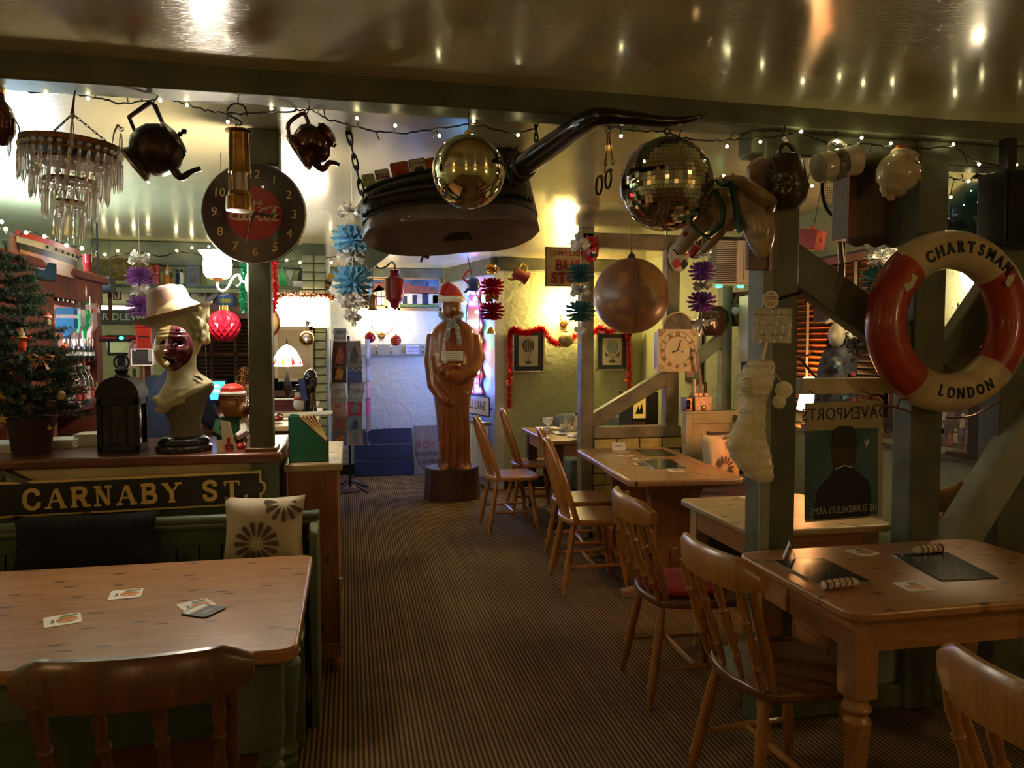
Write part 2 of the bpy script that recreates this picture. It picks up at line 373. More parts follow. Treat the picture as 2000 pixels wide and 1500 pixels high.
# partition with open panels
PY=5.85
t3=struct(MB().bb((W(1135,470,PY).x-.02,PY,W(1200,484,PY).z),(3.2,PY+.12,W(1200,455,PY).z)).build('trim_3',M_TIMBER2,bev=.01),'open timber partition with braces behind the tables')
TOPZ=W(1200,470,PY).z
vpost(t3,1136,1160,700,PY,0,CEIL,.12,M_TIMBER2);vpost(t3,1302,1327,700,PY,.8,TOPZ,.11,M_TIMBER2);vpost(t3,1411,1430,700,PY,.7,TOPZ,.10,M_PALETIMBER)
a=W(1158,846,PY);b=W(1330,846,PY);MB().bb((a.x,PY-.01,a.z-.045),(b.x,PY+.12,a.z+.045)).build('sill',M_TIMBER2,t3,bev=.008)
MB().bb((a.x-.03,PY,.0),(b.x+.4,PY+.1,.06)).build('ground_sill',M_TIMBER2,t3)
timber('brace',t3,W(1152,825,PY+.05),W(1300,735,PY+.05),.09,.115,M_TIMBER2);timber('brace',t3,W(1345,712,PY+.05),W(1418,655,PY+.05),.08,.10,M_PALETIMBER)
dw=struct(MB().bb((a.x,PY+.02,.05),(b.x+.02,PY+.1,a.z-.04)).build('wall_dwarf',M_MORTARY,smooth=0),'low yellow painted brick wall under the partition sill')
bk=None;k=0;z=a.z-.045-.05
while z > .08:
    x=a.x+.06-(.1 if k % 2 else 0);
    while x < b.x:
        cx=max(a.x+.055,min(b.x-.055,x+.045))
        if bk is None: bk=MB().box((0,0,0),(.185,.025,.085)).build('brick',M_BRICKY,dw,bev=.008);bk.location=(cx,PY+.012,z)
        else: share(bk,(cx,PY+.012+random.uniform(-.003,.003),z),dw,sc=(.55 if (cx < a.x+.06 or cx > b.x-.06) else 1,1,1))
        x += .196
    z -= .094;k += 1
# timber along the tops of the far walls and the bar
struct(MB().bb((-2.2,7.42,W(450,522,7.45).z),(-.2,7.5,CEIL)).build('trim_4',M_TIMBER,bev=.008),'green timber plate above the bar shelf')
struct(MB().bb((1.55,7.99,W(1040,530,8.03).z),(3.2,8.08,CEIL)).build('trim_5',M_TIMBER,bev=.008),'green timber plate above the olive wall')
struct(timber('trim_6',None,onsplay(0,2.4,.03),onsplay(1.02,2.4,.03),.07,.2,up=(0,0,1)));struct(MB().bb((-.2,9.33,2.36),(1.5,9.4,CEIL)).build('trim_7',M_TIMBER,bev=.008))
t8=struct(MB().bb((W(485,700,3.5).x,3.5,1.09),(W(531,700,3.5).x,3.6,CEIL)).build('trim_8',M_TIMBER,bev=.007),'square green post standing on the bar counter')
a=t8;MB().bb((W(482,300,3.48).x,3.48,W(500,322,3.48).z),(W(545,300,3.48).x,3.62,CEIL)).build('capital',M_TIMBER,t8,bev=.01)
MB().bb((W(478,870,3.48).x,3.47,1.09),(W(541,870,3.48).x,3.63,1.105)).build('base_block',M_REDWOOD,t8,bev=.004)
struct(timber('trim_9',None,W(690,530,7.3),W(775,462,7.3),.1,.17),'short green diagonal brace beside the foil garland')
# ---------------- windows with night behind
wn=struct(MB().bb((3.165,4.0,1.12),(3.2,5.5,2.1)).build('window_1',M_DARKGLASS,smooth=0),'night window of the nook')
for y0,y1,z0,z1 in ((3.95,4.0,1.07,2.15),(5.5,5.55,1.07,2.15),(4.0,5.5,2.1,2.15),(4.0,5.5,1.07,1.12),(4.72,4.78,1.12,2.1)):
    MB().bb((3.14,y0,z0),(3.2,y1,z1)).build('window_frame',M_DARKWOOD,wn,bev=.004)
x0=W(385,700,7.48).x;x1=W(600,700,7.48).x;z0=W(450,800,7.48).z;z1=W(450,610,7.48).z
wn2=struct(MB().bb((x0,7.47,z0),(x1,7.5,z1)).build('window_2',M_DARKGLASS,smooth=0),'dark night window behind the bar')
MB().bb((x0-.05,7.44,z0-.04),(x1+.05,7.5,z0)).build('window_sill',M_REDWOOD,wn2);MB().bb((x0-.05,7.44,z1),(x1+.05,7.5,z1+.07)).build('window_head',M_REDWOOD,wn2)
zz=W(450,692,7.46).z;MB().bb((x0,7.45,zz-.012),(x1,7.48,zz+.012)).build('glazing_bar',M_REDWOOD,wn2);zz=W(450,770,7.46).z;MB().bb((x0,7.45,zz-.03),(x1,7.48,zz+.03)).build('glazing_bar',M_REDWOOD,wn2)
for px in (413,460): x=W(px,700,7.46).x;MB().bb((x-.01,7.45,z0),(x+.01,7.48,z1)).build('glazing_bar',M_REDWOOD,wn2)
bl=thing('slatted_blind','dark wooden slatted blind across the window behind the bar','blind',((x0+x1)/2,7.42,z1))
sl=MB().box((0,0,0),((x1-x0)-.06,.028,.003)).build('slat',M_DARKWOOD,bl,rot=(R(35),0,0));n=17;zt=-.03
for i in range(n):
    l=(0,0,zt-i*.034)
    if i == 0: sl.location=l
    else: share(sl,l,bl)
for dx in (-.4,0,.4): MB().cyl((dx,-.004,0),(dx,-.004,zt-n*.034),.003,n=5).build('cord',M_CREAM,bl)
# blind of the nook window
nb=thing('slatted_blind','orange wooden slatted blind glowing above the small table lamp','blind',(3.11,4.75,2.1))
MB().box((0,0,0),(.05,1.5,.05)).build('head_rail',M_ORANGEWOODBLIND,nb)
sl=MB().box((0,0,0),(.046,1.46,.004)).build('slat',M_ORANGEWOODBLIND,nb,rot=(0,R(38),0))
for i in range(24):
    l=(0,0,-.05-i*.039)
    if i == 0: sl.location=l
    else: share(sl,l,nb)
for dy in (-.5,0,.5): MB().box((-.024,dy,-.49),(.002,.028,.95)).build('tape',M_CREAM,nb)
# dado ledge along the nook wall
struct(MB().bb((2.98,2.95,.97),(3.2,5.84,1.0)).build('trim_10',M_TIMBER,bev=.004),'narrow green ledge under the nook window')
# ================================================================ bar counter, bench, cabinet
bc=thing('bar_counter','bar counter with a polished reddish wooden top and green panelled front','counter',(-1.35,3.8,0))
o=Vector((-1.35,3.8,0))
MB().slab([(x-o.x,y-o.y) for x,y in ((-1.95,3.43),(-.29,3.43),(-.29,3.66),(-.30,4.12),(-1.95,4.12))],1.045,1.09).build('counter_top',M_REDWOOD,bc,bev=.012,seg=3)
MB().bb((-.58,-.3,0),(1.03,.3,1.045)).build('body',M_BENCH,bc)
MB().bb((-.58,-.325,.86),(1.0,-.3,1.045)).build('front_panel',M_CREAM,bc)
MB().bb((.93,-.34,.5),(1.045,-.3,1.045)).build('corner_post',M_BENCH,bc,bev=.004);MB().bb((-.12,-.34,.86),(-.03,-.325,1.045)).build('stud',M_BENCH,bc)
MB().beam((-.02,-.33,1.04),(.3,-.33,.86),.02,.08,(0,1,0)).build('brace',M_TIMBER,bc)
bn=thing('settle_bench','green painted wooden settle with tongue and groove back beneath the black street sign','bench',(-1.3,3.3,0))
o=Vector((-1.3,3.3,0));MB().bb((-1.3,-.02,.80),(1.17,.12,.83)).build('back_rail',M_BENCH,bn,bev=.012,seg=3);MB().tube([(-1.3,.0,.838),(1.17,.0,.838)],.022,12).build('moulding',M_BENCH,bn)
MB().bb((-1.3,.03,.725),(1.12,.07,.80)).build('rail_board',M_BENCH,bn,bev=.004)
bd=None
for i in range(27):
    x=-1.25+i*.09
    if bd is None: bd=MB().box((0,0,0),(.084,.022,.30)).build('tongue_board',M_BENCH,bn,bev=.004);bd.location=(x,.06,.575)
    else: share(bd,(x,.06,.575),bn)
MB().bb((-1.3,.055,.2),(1.12,.09,.7)).build('back_panel',M_BLACK,bn)
MB().bb((-1.3,-.34,.40),(1.12,.06,.44)).build('seat',M_BENCH,bn,bev=.008);MB().bb((-1.3,-.30,.0),(1.12,-.27,.40)).build('seat_front',M_BENCH,bn)
MB().prism([(-.16,0),(.12,0),(.12,.84),(.02,.84),(-.10,.78),(-.16,.6)],0,.035).xf(Matrix.Rotation(R(90),4,'Z')).build('end_panel',M_BENCH,bn,loc=(1.17,0,0),bev=.006)
cb=thing('pine_cabinet','narrow orange pine cabinet at the end of the bar under the green file','cabinet',(-.165,4.08,0))
MB().bb((-.115,-.4,.07),(.11,.42,.965)).build('body',M_CABINET,cb,bev=.004);MB().bb((-.135,-.425,.965),(.13,.44,1.0)).build('top',M_PALEPINE,cb,bev=.006)
MB().bb((-.12,-.41,.07),(.118,.42,.14)).build('plinth',M_CABINET,cb,bev=.004)
for x in (-.09,.09):
    for y in (-.37,.37): MB().lathe([(.02,0),(.032,.02),(.034,.045),(.026,.07)],12,(x,y,0)).build('bun_foot',M_CABINET,cb)
MB().bb((.11,-.42,.12),(.124,-.39,.45)).build('edge_strip',M_PALEPINE,cb)
MB().box((.06,.0,1.001),(.05,.06,.002)).build('sticker',M_PAPER,cb)
# ================================================================ tables
LEGP=[(0,.034),(.05,.036),(.08,.046),(.12,.03),(.16,.044),(.3,.038),(.6,.03),(.8,.026),(.86,.036),(.9,.028),(.96,.034),(1,.026)]
def farm_table(name,label,x0,y0,x1,y1,top_mat,leg_mat,apron_mat,rz=0,h=.76,th=.032,rc=.05,leg=.085,inset=.05,cham=0):
    cx,cy=(x0+x1)/2,(y0+y1)/2;hx,hy=(x1-x0)/2,(y1-y0)/2
    t=thing(name,label,'table',(cx,cy,0),rz,'pub dining tables')
    poly=rrect(-hx,-hy,hx,hy,rc,6)
    MB().slab(poly,h-th,h).build('table_top',top_mat,t,bev=.009,seg=3)
    ax,ay=hx-inset,hy-inset
    MB().bb((-ax,-ay,h-th-.11),(ax,-ay+.022,h-th)).build('apron',apron_mat,t,bev=.003);MB().bb((-ax,ay-.022,h-th-.11),(ax,ay,h-th)).build('apron',apron_mat,t,bev=.003)
    MB().bb((-ax,-ay,h-th-.11),(-ax+.022,ay,h-th)).build('apron',apron_mat,t,bev=.003);MB().bb((ax-.022,-ay,h-th-.11),(ax,ay,h-th)).build('apron',apron_mat,t,bev=.003)
    first=None
    for sx in (-1,1):
        for sy in (-1,1):
            lx,ly=sx*(ax-leg/2+.006),sy*(ay-leg/2+.006)
            if first is None:
                m=MB();k=leg/.085;m.turned((0,0,.47),(0,0,.0),[(a,r*k) for a,r in LEGP],16)
                m.box((0,0,(.47+h-th)/2),(leg,leg,h-th-.47));first=m.build('leg',leg_mat,t,bev=.004);first.location=(lx,ly,0)
            else: share(first,(lx,ly,0),t)
    return t
tL=farm_table('dining_table','long knotty pine table with thick green painted legs beside the settle',-1.62,2.04,-.14,2.975,M_PINE,M_BENCH,M_BENCH,rc=.045,leg=.115,inset=.05,th=.038)
tR=farm_table('dining_table','pine table with two slate placemats and rolled cutlery beside the lifebuoy post',1.44,1.965,2.5,2.67,M_PINE,M_PINEY,M_PINE,rc=.07)
tM2=farm_table('dining_table','pale bare pine table behind the hatted man sign',1.665,2.94,2.36,3.68,M_PALEPINE,M_PALEPINE,M_PINE,rc=.04,leg=.07)
tB=farm_table('dining_table','far pine table with used glasses and plates against the olive wall',1.62,6.12,2.45,7.2,M_PINE,M_DARKWOOD,M_PINE,rc=.03)
# trestle table
tm=thing('trestle_table','refectory table with rounded corners on broad trestle ends beside the brick dwarf wall','table',(2.0,4.88,0),R(-4),'pub dining tables')
MB().slab(rrect(-.36,-.72,.36,.72,.07,6),.722,.762).build('table_top',M_PINEY,tm,bev=.012,seg=3)
for s in (-1,1):
    y=s*.46
    MB().prism([(-.16,.06),(.16,.06),(.13,.2),(.12,.4),(.16,.6),(.2,.722),(-.2,.722),(-.16,.6),(-.12,.4),(-.13,.2)],y-.022,y+.022).build('trestle_end',M_CABINET,tm,bev=.006)
    MB().prism([(-.33,0),(.33,0),(.33,.035),(.15,.075),(-.15,.075),(-.33,.035)],y-.04,y+.04).build('foot',M_PINE,tm,bev=.006)
MB().bb((-.02,-.5,.2),(.02,.5,.3)).build('stretcher',M_CABINET,tm,bev=.005);MB().bb((-.25,-.62,.695),(.25,.62,.722)).build('batten',M_CABINET,tm)
# ================================================================ chairs
CLEG=[(0,.015),(.1,.017),(.3,.021),(.36,.018),(.40,.023),(.44,.018),(.6,.022),(.75,.019),(.8,.023),(.84,.017),(1,.013)]
SPIN=[(0,.008),(.08,.010),(.2,.013),(.24,.017),(.27,.011),(.42,.017),(.52,.013),(.6,.01),(.66,.015),(.69,.017),(.72,.011),(.86,.016),(.94,.012),(1,.009)]
def chair_base(t,wm,seat_mat,gap=0):
    pts=[(.22,-.18),(.235,0),(.22,.18),(.16,.215),(0,.215),(-.15,.18),(-.19,.08),(-.2,0),(-.19,-.08),(-.15,-.18),(0,-.215),(.16,-.215)]
    sp=[(q.x,q.y) for q in smoothpts([Vector((x,y,0)) for x,y in pts+[pts[0]]],3)][:-1]
    MB().slab(sp,.425,.462).build('seat',seat_mat,t,bev=.012,seg=3)
    ends=[]
    for sx in (-1,1):
        for sy in (-1,1):
            p0=(sx*.14,sy*.14,.43);p1=(sx*.21-.005,sy*.2,0);ends.append((Vector(p0),Vector(p1)))
            MB().turned(p0,p1,CLEG,10).build('leg',wm,t)
    def at(e,f): return e[0].lerp(e[1],f)
    sl=[(0,.008),(.3,.013),(.5,.015),(.7,.013),(1,.008)]
    MB().turned(at(ends[0],.62),at(ends[2],.62),sl,8).build('stretcher',wm,t);MB().turned(at(ends[1],.62),at(ends[3],.62),sl,8).build('stretcher',wm,t)
    MB().turned(at(ends[0],.62).lerp(at(ends[2],.62),.5),at(ends[1],.62).lerp(at(ends[3],.62),.5),sl,8).build('stretcher',wm,t)
def spindle_chair(label,wm,seat_mat,loc,rz,rail_h=.105):
    t=thing('spindle_chair',label,'chair',loc,rz,'farmhouse spindle back chairs');chair_base(t,wm,seat_mat)
    for y in (-.062,-.02,.022,.064):
        k=y*2.6
        MB().turned((-.165,k,.455),(-.262-.02*(1-abs(k)/.2),k*1.1,.80),SPIN,10).build('spindle',wm,t)
    for s in (-1,1): MB().tube([(-.13,s*.165,.45),(-.17,s*.182,.6),(-.238,s*.2,.81)],[.019,.022,.016],10,flat=.75).build('back_post',wm,t)
    rs=[];n=17
    for i in range(n):
        u=-1+2*i/(n-1);y=u*.245;x=-.292+.075*u*u;hh=rail_h/2*(1-.55*max(0,abs(u)-.78)/.22);zc=.835+.012*(1-u*u)
        nx,ny=1,-.15*u*2/.49
        rs.append([(x+a,y,zc+b*hh+(.0 if b < 0 else 0)) for a,b in ((-.014,-1),(.012,-1),(.016,-.6),(.014,.7),(.008,1),(-.008,1),(-.02,.7),(-.017,-.6))])
    MB().rings(rs).build('top_rail',wm,t,smooth=50);return t
def windsor_chair(label,loc,rz):
    t=thing('windsor_chair',label,'chair',loc,rz,'hoop back chairs');chair_base(t,M_CHAIR,M_CHAIR)
    pts=[]
    for i in range(25):
        a=PI*i/24;y=.195*cos(a)*(1 if sin(a) > .5 else 1);z=.46+.49*min(1,sin(a)**.62);x=-.135-.15*((z-.46)/.49)
        pts.append((x,y,z))
    MB().tube(pts,.0155,10,flat=1.25).build('hoop',M_CHAIR,t)
    for k in (-3,-2,-1,1,2,3):
        y=k*.036;a=math.acos(max(-1,min(1,y*1.28/.195)));zt=.46+.49*min(1,sin(a)**.62);x=-.135-.15*((zt-.46)/.49)
        MB().tube([(-.15,y*.8,.455),((-.15+x)/2,y*1.04,(.455+zt)/2),(x,y*1.28,zt)],[.008,.009,.006],8).build('spindle',M_CHAIR,t)
    MB().beam((-.155,0,.455),(-.285,0,.945),.036,.010,(1,0,.3)).build('splat',M_CHAIR,t);return t
spindle_chair('spindle back chair with a round red seat pad at the pale table',M_CHAIRY,M_CHAIRD,(1.465,3.2,0),R(-3))
c1=bpy.data.objects['spindle_chair']
spindle_chair('spindle back chair with a dark bare seat tucked in at the cutlery table',M_CHAIRY,M_CHAIRD,(1.42,2.33,0),R(4))
spindle_chair('golden spindle back chair cut off by the picture edge at the lower right corner',M_CHAIRY,M_CHAIRY,(1.545,1.24,0),R(2),.125)
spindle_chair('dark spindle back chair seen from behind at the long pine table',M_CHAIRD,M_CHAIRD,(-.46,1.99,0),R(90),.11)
spindle_chair('spindle back chair beyond the pale table by the nook wall',M_CHAIRY,M_CHAIRY,(2.62,3.3,0),R(118))
tag(MB().lathe([(.02,0),(.17,.0),(.19,.012),(.185,.03),(.14,.042),(.05,.04),(.01,.036)],24).build('seat_pad',pm('red_cushion_cloth',(.30,.012,.018),.85,var=.15,bump=.2),loc=(1.475,3.195,.463)),'round crimson seat pad on the spindle back chair','cushion')
windsor_chair('hoop back chair at the near end of the trestle table, feet in the open aisle',(1.52,4.74,0),R(-2))
windsor_chair('hoop back chair at the trestle table, half hidden behind another hoop back',(1.62,5.28,0),R(-6))
windsor_chair('hoop back chair standing clear beside the carved wooden statue',(1.33,6.38,0),R(2))
windsor_chair('hoop back chair pushed in at the far table by the olive wall',(1.68,7.0,0),R(-4))
hrt=MB().prism([(.022*x,.022*z) for x,z in [(0,-1.1),(.6,-.5),(1,.1),(.95,.6),(.55,.85),(.15,.7),(0,.4),(-.15,.7),(-.55,.85),(-.95,.6),(-1,.1),(-.6,-.5)]],-.004,.004)
tag(hrt.build('wooden_heart',M_PALEPINE,loc=W(1222,966,3.41),rot=(0,0,R(20)),bev=.002),'small pale wooden heart hung on the chair top rail','ornament')
# ================================================================ things on the tables
M_ORANGEPRINT=pm('orange_food_print',(.55,.2,.04),.55,var=.4,vs=40);M_GREENPRINT=pm('leaf_print',(.1,.17,.05),.55,var=.3,vs=40);M_BLACKPRINT=pm('black_print',(.03,.025,.03),.5,var=.2)
def beer_mat(px,py,Z,rz,label,kind=0,s=.094):
    p=WZ(px,py,Z);t=thing('beer_mat',label,'beer mat',(p.x,p.y,Z),R(rz),'beer mats');h=s/2
    MB().slab(rrect(-h,-h,h,h,.01,4),.0002,.0022).build('card',M_PAPER if kind == 0 else M_BLACKPRINT,t)
    if kind == 0:
        MB().slab([(h*(.25+.6*cos(a*PI/9)),h*(-.1+.55*sin(a*PI/9))) for a in range(18)],.0022,.0026).build('printed_fruit',M_ORANGEPRINT,t)
        MB().slab([(-h*.2,h*.45),(h*.8,h*.55),(h*.85,h*.85),(0,h*.8)],.0022,.0025).build('printed_leaf',M_GREENPRINT,t)
        text('Cider',.014,M_BLACKPRINT,t,(-h*.55,-h*.1,.0026),(0,0,R(90)),.0002)
    else:
        MB().slab([(-h*.9,-h*.9),(-h*.35,-h*.9),(-h*.35,h*.9),(-h*.9,h*.9)],.0022,.0025).build('printed_band',M_PAPER,t)
        text('BAR',.02,M_PAPER,t,(h*.3,0,.0026),(0,0,R(-90)),.0002)
    return t
beer_mat(122,1212,.76,20,'cream beer mat with an orange fruit print lying alone near the table front')
beer_mat(246,1161,.76,8,'cream beer mat with fruit lying alone at the middle of the long table')
beer_mat(384,1183,.76,30,'fruit beer mat half covered by a dark one on the long table');beer_mat(398,1193,.7624,-32,'dark beer mat with pale band lying on top of another mat',1)
beer_mat(1684,1079,.76,10,'cream fruit beer mat at the rear edge of the cutlery table');beer_mat(1785,1146,.76,-5,'cream fruit beer mat between the two slate placemats')
beer_mat(1215,882,.762,10,'green printed beer mat beside the reserved card');beer_mat(1318,919,.762,0,'beer mat in front of the nearer small slate on the trestle table')
beer_mat(1252,897,.762,20,'pale beer mat between the two slates on the trestle table');beer_mat(1467,972,.76,5,'cream fruit beer mat on the pale pine table by the stocking post')
beer_mat(1222,890,.762,40,'creamy beer mat lying behind the green printed mat');beer_mat(1250,907,.762,-10,'brown printed beer mat tucked under the edge of the nearer small slate',1)
def slate(pts,Z,label):
    q=[WZ(x,y,Z) for x,y in pts];c=sum(q,Vector())/4
    t=thing('slate_placemat',label,'placemat',(c.x,c.y,Z),0,'slate placemats')
    MB().slab([(v.x-c.x,v.y-c.y) for v in q],.0005,.005).build('slate_board',M_SLATE,t,bev=.001)
    MB().slab([((v.x-c.x)*1.015,(v.y-c.y)*1.015) for v in q],.0002,.0014).build('felt_backing',M_CREAM,t)
slate([(1510,1097),(1600,1143),(1700,1137),(1608,1092)],.76,'slate placemat with a rolled napkin lying along its front edge')
slate([(1742,1086),(1838,1136),(1950,1131),(1850,1080)],.76,'slate placemat near the pale diagonal brace on the cutlery table')
slate([(1240,879),(1262,892),(1322,891),(1293,878)],.762,'farther slate placemat on the trestle table')
slate([(1250,899),(1278,916),(1340,914),(1308,898)],.762,'nearer slate placemat on the trestle table')
M_NAPKIN=pm('printed_napkin',(.6,.52,.42),.85,var=.35,vs=60)
def roll(p0,p1,Z,label):
    a=WZ(*p0,Z);b=WZ(*p1,Z);c=(a+b)/2;d=(b-a);L=d.length/2
    t=thing('cutlery_roll',label,'cutlery',(c.x,c.y,Z),math.atan2(d.y,d.x),'rolled cutlery')
    MB().tube([(-L,0,.016),(-L*.5,0,.017),(L*.35,0,.016),(L*.6,0,.012)],[.013,.016,.015,.01],12).build('napkin',M_NAPKIN,t)
    for k in range(5): MB().torus((-L*.9+k*L*.28,0,.0165),.0158,.0022,14,5,Matrix.Rotation(R(90),3,'Y')).build('printed_stripe',M_MAROON if k % 2 else M_BLACKPRINT,t)
    MB().beam((L*.4,.004,.012),(L*1.25,.008,.004),.011,.002).build('knife',M_STEEL,t);MB().tube([(L*.4,-.006,.012),(L*.9,-.008,.007),(L*1.15,-.009,.005)],[.004,.003,.006],6,flat=.4).build('fork',M_STEEL,t)
roll((1607,1153),(1690,1142),.762,'napkin rolled cutlery on the slate nearest the chair');roll((1840,1079),(1770,1084),.764,'napkin rolled cutlery at the back of the slate by the brace')
def tent_card(px,py,Z,rz,label,word=None,w_=.08,h=.05):
    p=WZ(px,py,Z);t=thing('tent_card',label,'card',(p.x,p.y,Z),R(rz),'folded table cards')
    for s in (-1,1): MB().add([(-w_/2,s*.022,0),(w_/2,s*.022,0),(w_/2,0,h),(-w_/2,0,h),(-w_/2,s*.022+.001,0),(w_/2,s*.022+.001,0),(w_/2,.001,h),(-w_/2,.001,h)],[(0,1,2,3),(7,6,5,4),(0,4,5,1),(1,5,6,2),(2,6,7,3),(3,7,4,0)]).build('card_leaf',M_PAPER,t,smooth=0)
    if word: text(word,.013,M_BLACKPRINT,t,(0,-.0125,h*.5),(R(66),0,0),.0002)
tent_card(1542,1090,.76,62,'blank folded card standing at the corner of the cutlery table',None,.05,.06);tent_card(1208,878,.762,-12,'white folded reserved card on the trestle table','RESERVED',.1,.055)
# cushions
def cushion(label,c,w_,h,th,mat,tilt,rz,motif=True):
    t=thing('cushion',label,'cushion',c,0);t.rotation_euler=(R(tilt),0,R(rz));m=MB();n=14;vv=[[],[]]
    for k,s in enumerate((-1,1)):
        g=[]
        for i in range(n+1):
            for j in range(n+1):
                u=-1+2*i/n;v=-1+2*j/n;e=max(0,(1-u**4)*(1-v**4))**.5;pin=1-.06*(1-u*u)*abs(v)**3-.06*(1-v*v)*abs(u)**3
                g.append((u*w_/2*(1-.07*(1-v*v)),s*th/2*e+.004*sin(9*u+4*v)*e,h/2+v*h/2*(1-.07*(1-u*u))))
        m.add(g,[(i*(n+1)+j,(i+1)*(n+1)+j,(i+1)*(n+1)+j+1,i*(n+1)+j+1) for i in range(n) for j in range(n)])
    m.build('cover',mat,t,smooth=60)
    if motif:
        def fl(cx,cz,r,np_=14):
            for k in range(np_):
                a=2*PI*k/np_;q=[]
                for rr,da in ((.25,0),(.6,.16),(.95,.12),(1,0),(.95,-.12),(.6,-.16)): q.append((cx+r*rr*cos(a+da),cz+r*rr*sin(a+da)))
                def yy(x,z): u=x/(w_/2);v=(z-h/2)/(h/2);return -th/2*max(0,(1-u**4)*(1-v**4))**.5-.0055
                q=[(x,z) for x,z in q if abs(x) < w_*.49 and 0.01*h < z < h*.99]
                if len(q) > 2: MB().add([(x,yy(x,z),z) for x,z in q],[tuple(range(len(q)))]).build('printed_petal',M_PETAL,t)
        fl(-.02,h*.32,w_*.27);fl(w_*.26,h*.9,w_*.25,12)
    return t
cushion('cream cushion with a brown flower print on the green settle',W(515,1105,3.2),.32,.28,.11,M_CREAMCLOTH,-12,-4)
cushion('plain black cushion leaning on the green settle',W(165,1125,3.2),.52,.24,.11,pm('black_cushion_cloth',(.008,.007,.008),.95,var=.1),-12,0,False)
cushion('cream cushion with brown flower print on the purple settle seat',W(1412,945,5.0),.30,.36,.12,M_CREAMCLOTH,-10,12)
cushion('dark grey cushion behind the flower cushion on the purple settle',W(1425,930,5.2),.34,.34,.12,pm('charcoal_cushion',(.05,.05,.05),.9),-10,8,False)
# settle in the nook
st=thing('high_settle','beige panelled settle with a purple seat below the copper grinder','bench',(2.82,5.3,0))
a=W(1336,803,5.62);b=W(1428,803,5.62);ZT=a.z
MB().bb((a.x-2.82,.30,0),(b.x-2.82+.05,.345,ZT)).build('back_board',M_CREAM,st,bev=.004);MB().bb((a.x-2.82-.01,.28,ZT-.02),(b.x-2.82+.06,.38,ZT)).build('cap_rail',M_CREAM,st,bev=.005)
for x0_,x1_ in ((a.x-2.82+.0,a.x-2.82+.06),(b.x-2.82-.02,b.x-2.82+.05)): MB().bb((x0_,.285,0),(x1_,.31,ZT-.02)).build('stile',M_CREAM,st,bev=.003)
MB().bb((a.x-2.82+.06,.285,ZT-.10),(b.x-2.82-.02,.31,ZT-.02)).build('rail',M_CREAM,st,bev=.003)
MB().bb((-.4,-1.0,.0),(.36,.28,.40)).build('seat_box',M_BLACK,st);MB().bb((-.42,-1.02,.40),(.36,.27,.47)).build('seat_cushion',pm('purple_velvet',(.05,.008,.055),.85,var=.2,sheen=.3),st,bev=.02,seg=3)
# crockery on the far table
def lath(name,label,cat,prof,mat,loc,group=None,n=24): return tag(MB().lathe(prof,n).build(name,mat,loc=loc,smooth=50),label,cat,group)
def ft(px,py,Z=.76): p=WZ(px,py,Z);return (p.x,p.y,Z)
q=ft(1070,838);gb=thing('dessert_glass','frosted dessert glass with a spoon on a square plate','glass',(q[0],q[1],.772))
MB().lathe([(.03,0),(.032,.004),(.008,.012),(.007,.02),(.03,.035),(.046,.06),(.052,.095),(.049,.095),(.042,.06),(.005,.03)],24).build('bowl',pm('frosted_glass',(.8,.82,.78),.35,var=.03),gb);MB().tube([(0,0,.05),(-.04,0,.13),(-.052,0,.15)],[.003,.003,.006],6,flat=.4).build('spoon',M_BRASS,gb)
def plate(px,py,w_,label,rz=0):
    q=ft(px,py);t=thing('square_plate',label,'plate',q,R(rz),'square plates');MB().slab(rrect(-w_*.32,-w_*.32,w_*.32,w_*.32,.01,3),.0,.006).build('foot',M_WHITE,t);MB().slab(rrect(-w_/2,-w_/2,w_/2,w_/2,.012,3),.006,.011).build('rim',M_WHITE,t,bev=.002)
plate(1070,838,.2,'square white plate under the dessert glass');plate(1105,847,.22,'square white plate with a crumpled napkin on it');plate(1130,853,.18,'square white plate at the near edge of the far table')
def napkin(px,py,label):
    q=ft(px,py,.772);m=MB();m.ell((0,0,.01),(.07,.05,.014),14,8)
    random.seed(px);m.v=[(x*(1+.3*random.uniform(-1,1)),y*(1+.3*random.uniform(-1,1)),max(0,z*(1+.8*random.uniform(-1,1)))) for x,y,z in m.v]
    tag(m.build('paper_napkin',M_NAPKIN,loc=q,smooth=20),label,'napkin','crumpled paper napkins')
napkin(1065,843,'crumpled paper napkin with brown scraps beside the dessert glass');napkin(1108,843,'large crumpled napkin in front of the two glasses');napkin(1132,856,'crumpled napkin nearest the partition post')
GL=[(.03,0),(.033,.002),(.028,.02),(.036,.09),(.039,.15),(.037,.15),(.033,.09),(.025,.022),(.002,.018)]
lath('tall_glass','tall empty glass beside the clear bottle on the far table','glass',GL,M_GLASS,ft(1110,840),'used glasses');lath('tall_glass','tall empty glass standing apart to the side of the other tall glass','glass',GL,M_GLASS,ft(1101,846),'used glasses')
bt=thing('clear_bottle','small clear bottle with a black cap beside the partition post','bottle',ft(1126,845));MB().lathe([(.028,0),(.03,.004),(.03,.09),(.022,.115),(.012,.14),(.011,.17),(.001,.17)],20).build('glass_body',M_GLASS,bt);MB().lathe([(.013,.165),(.013,.185),(.001,.187)],14).build('cap',M_BLACK,bt)
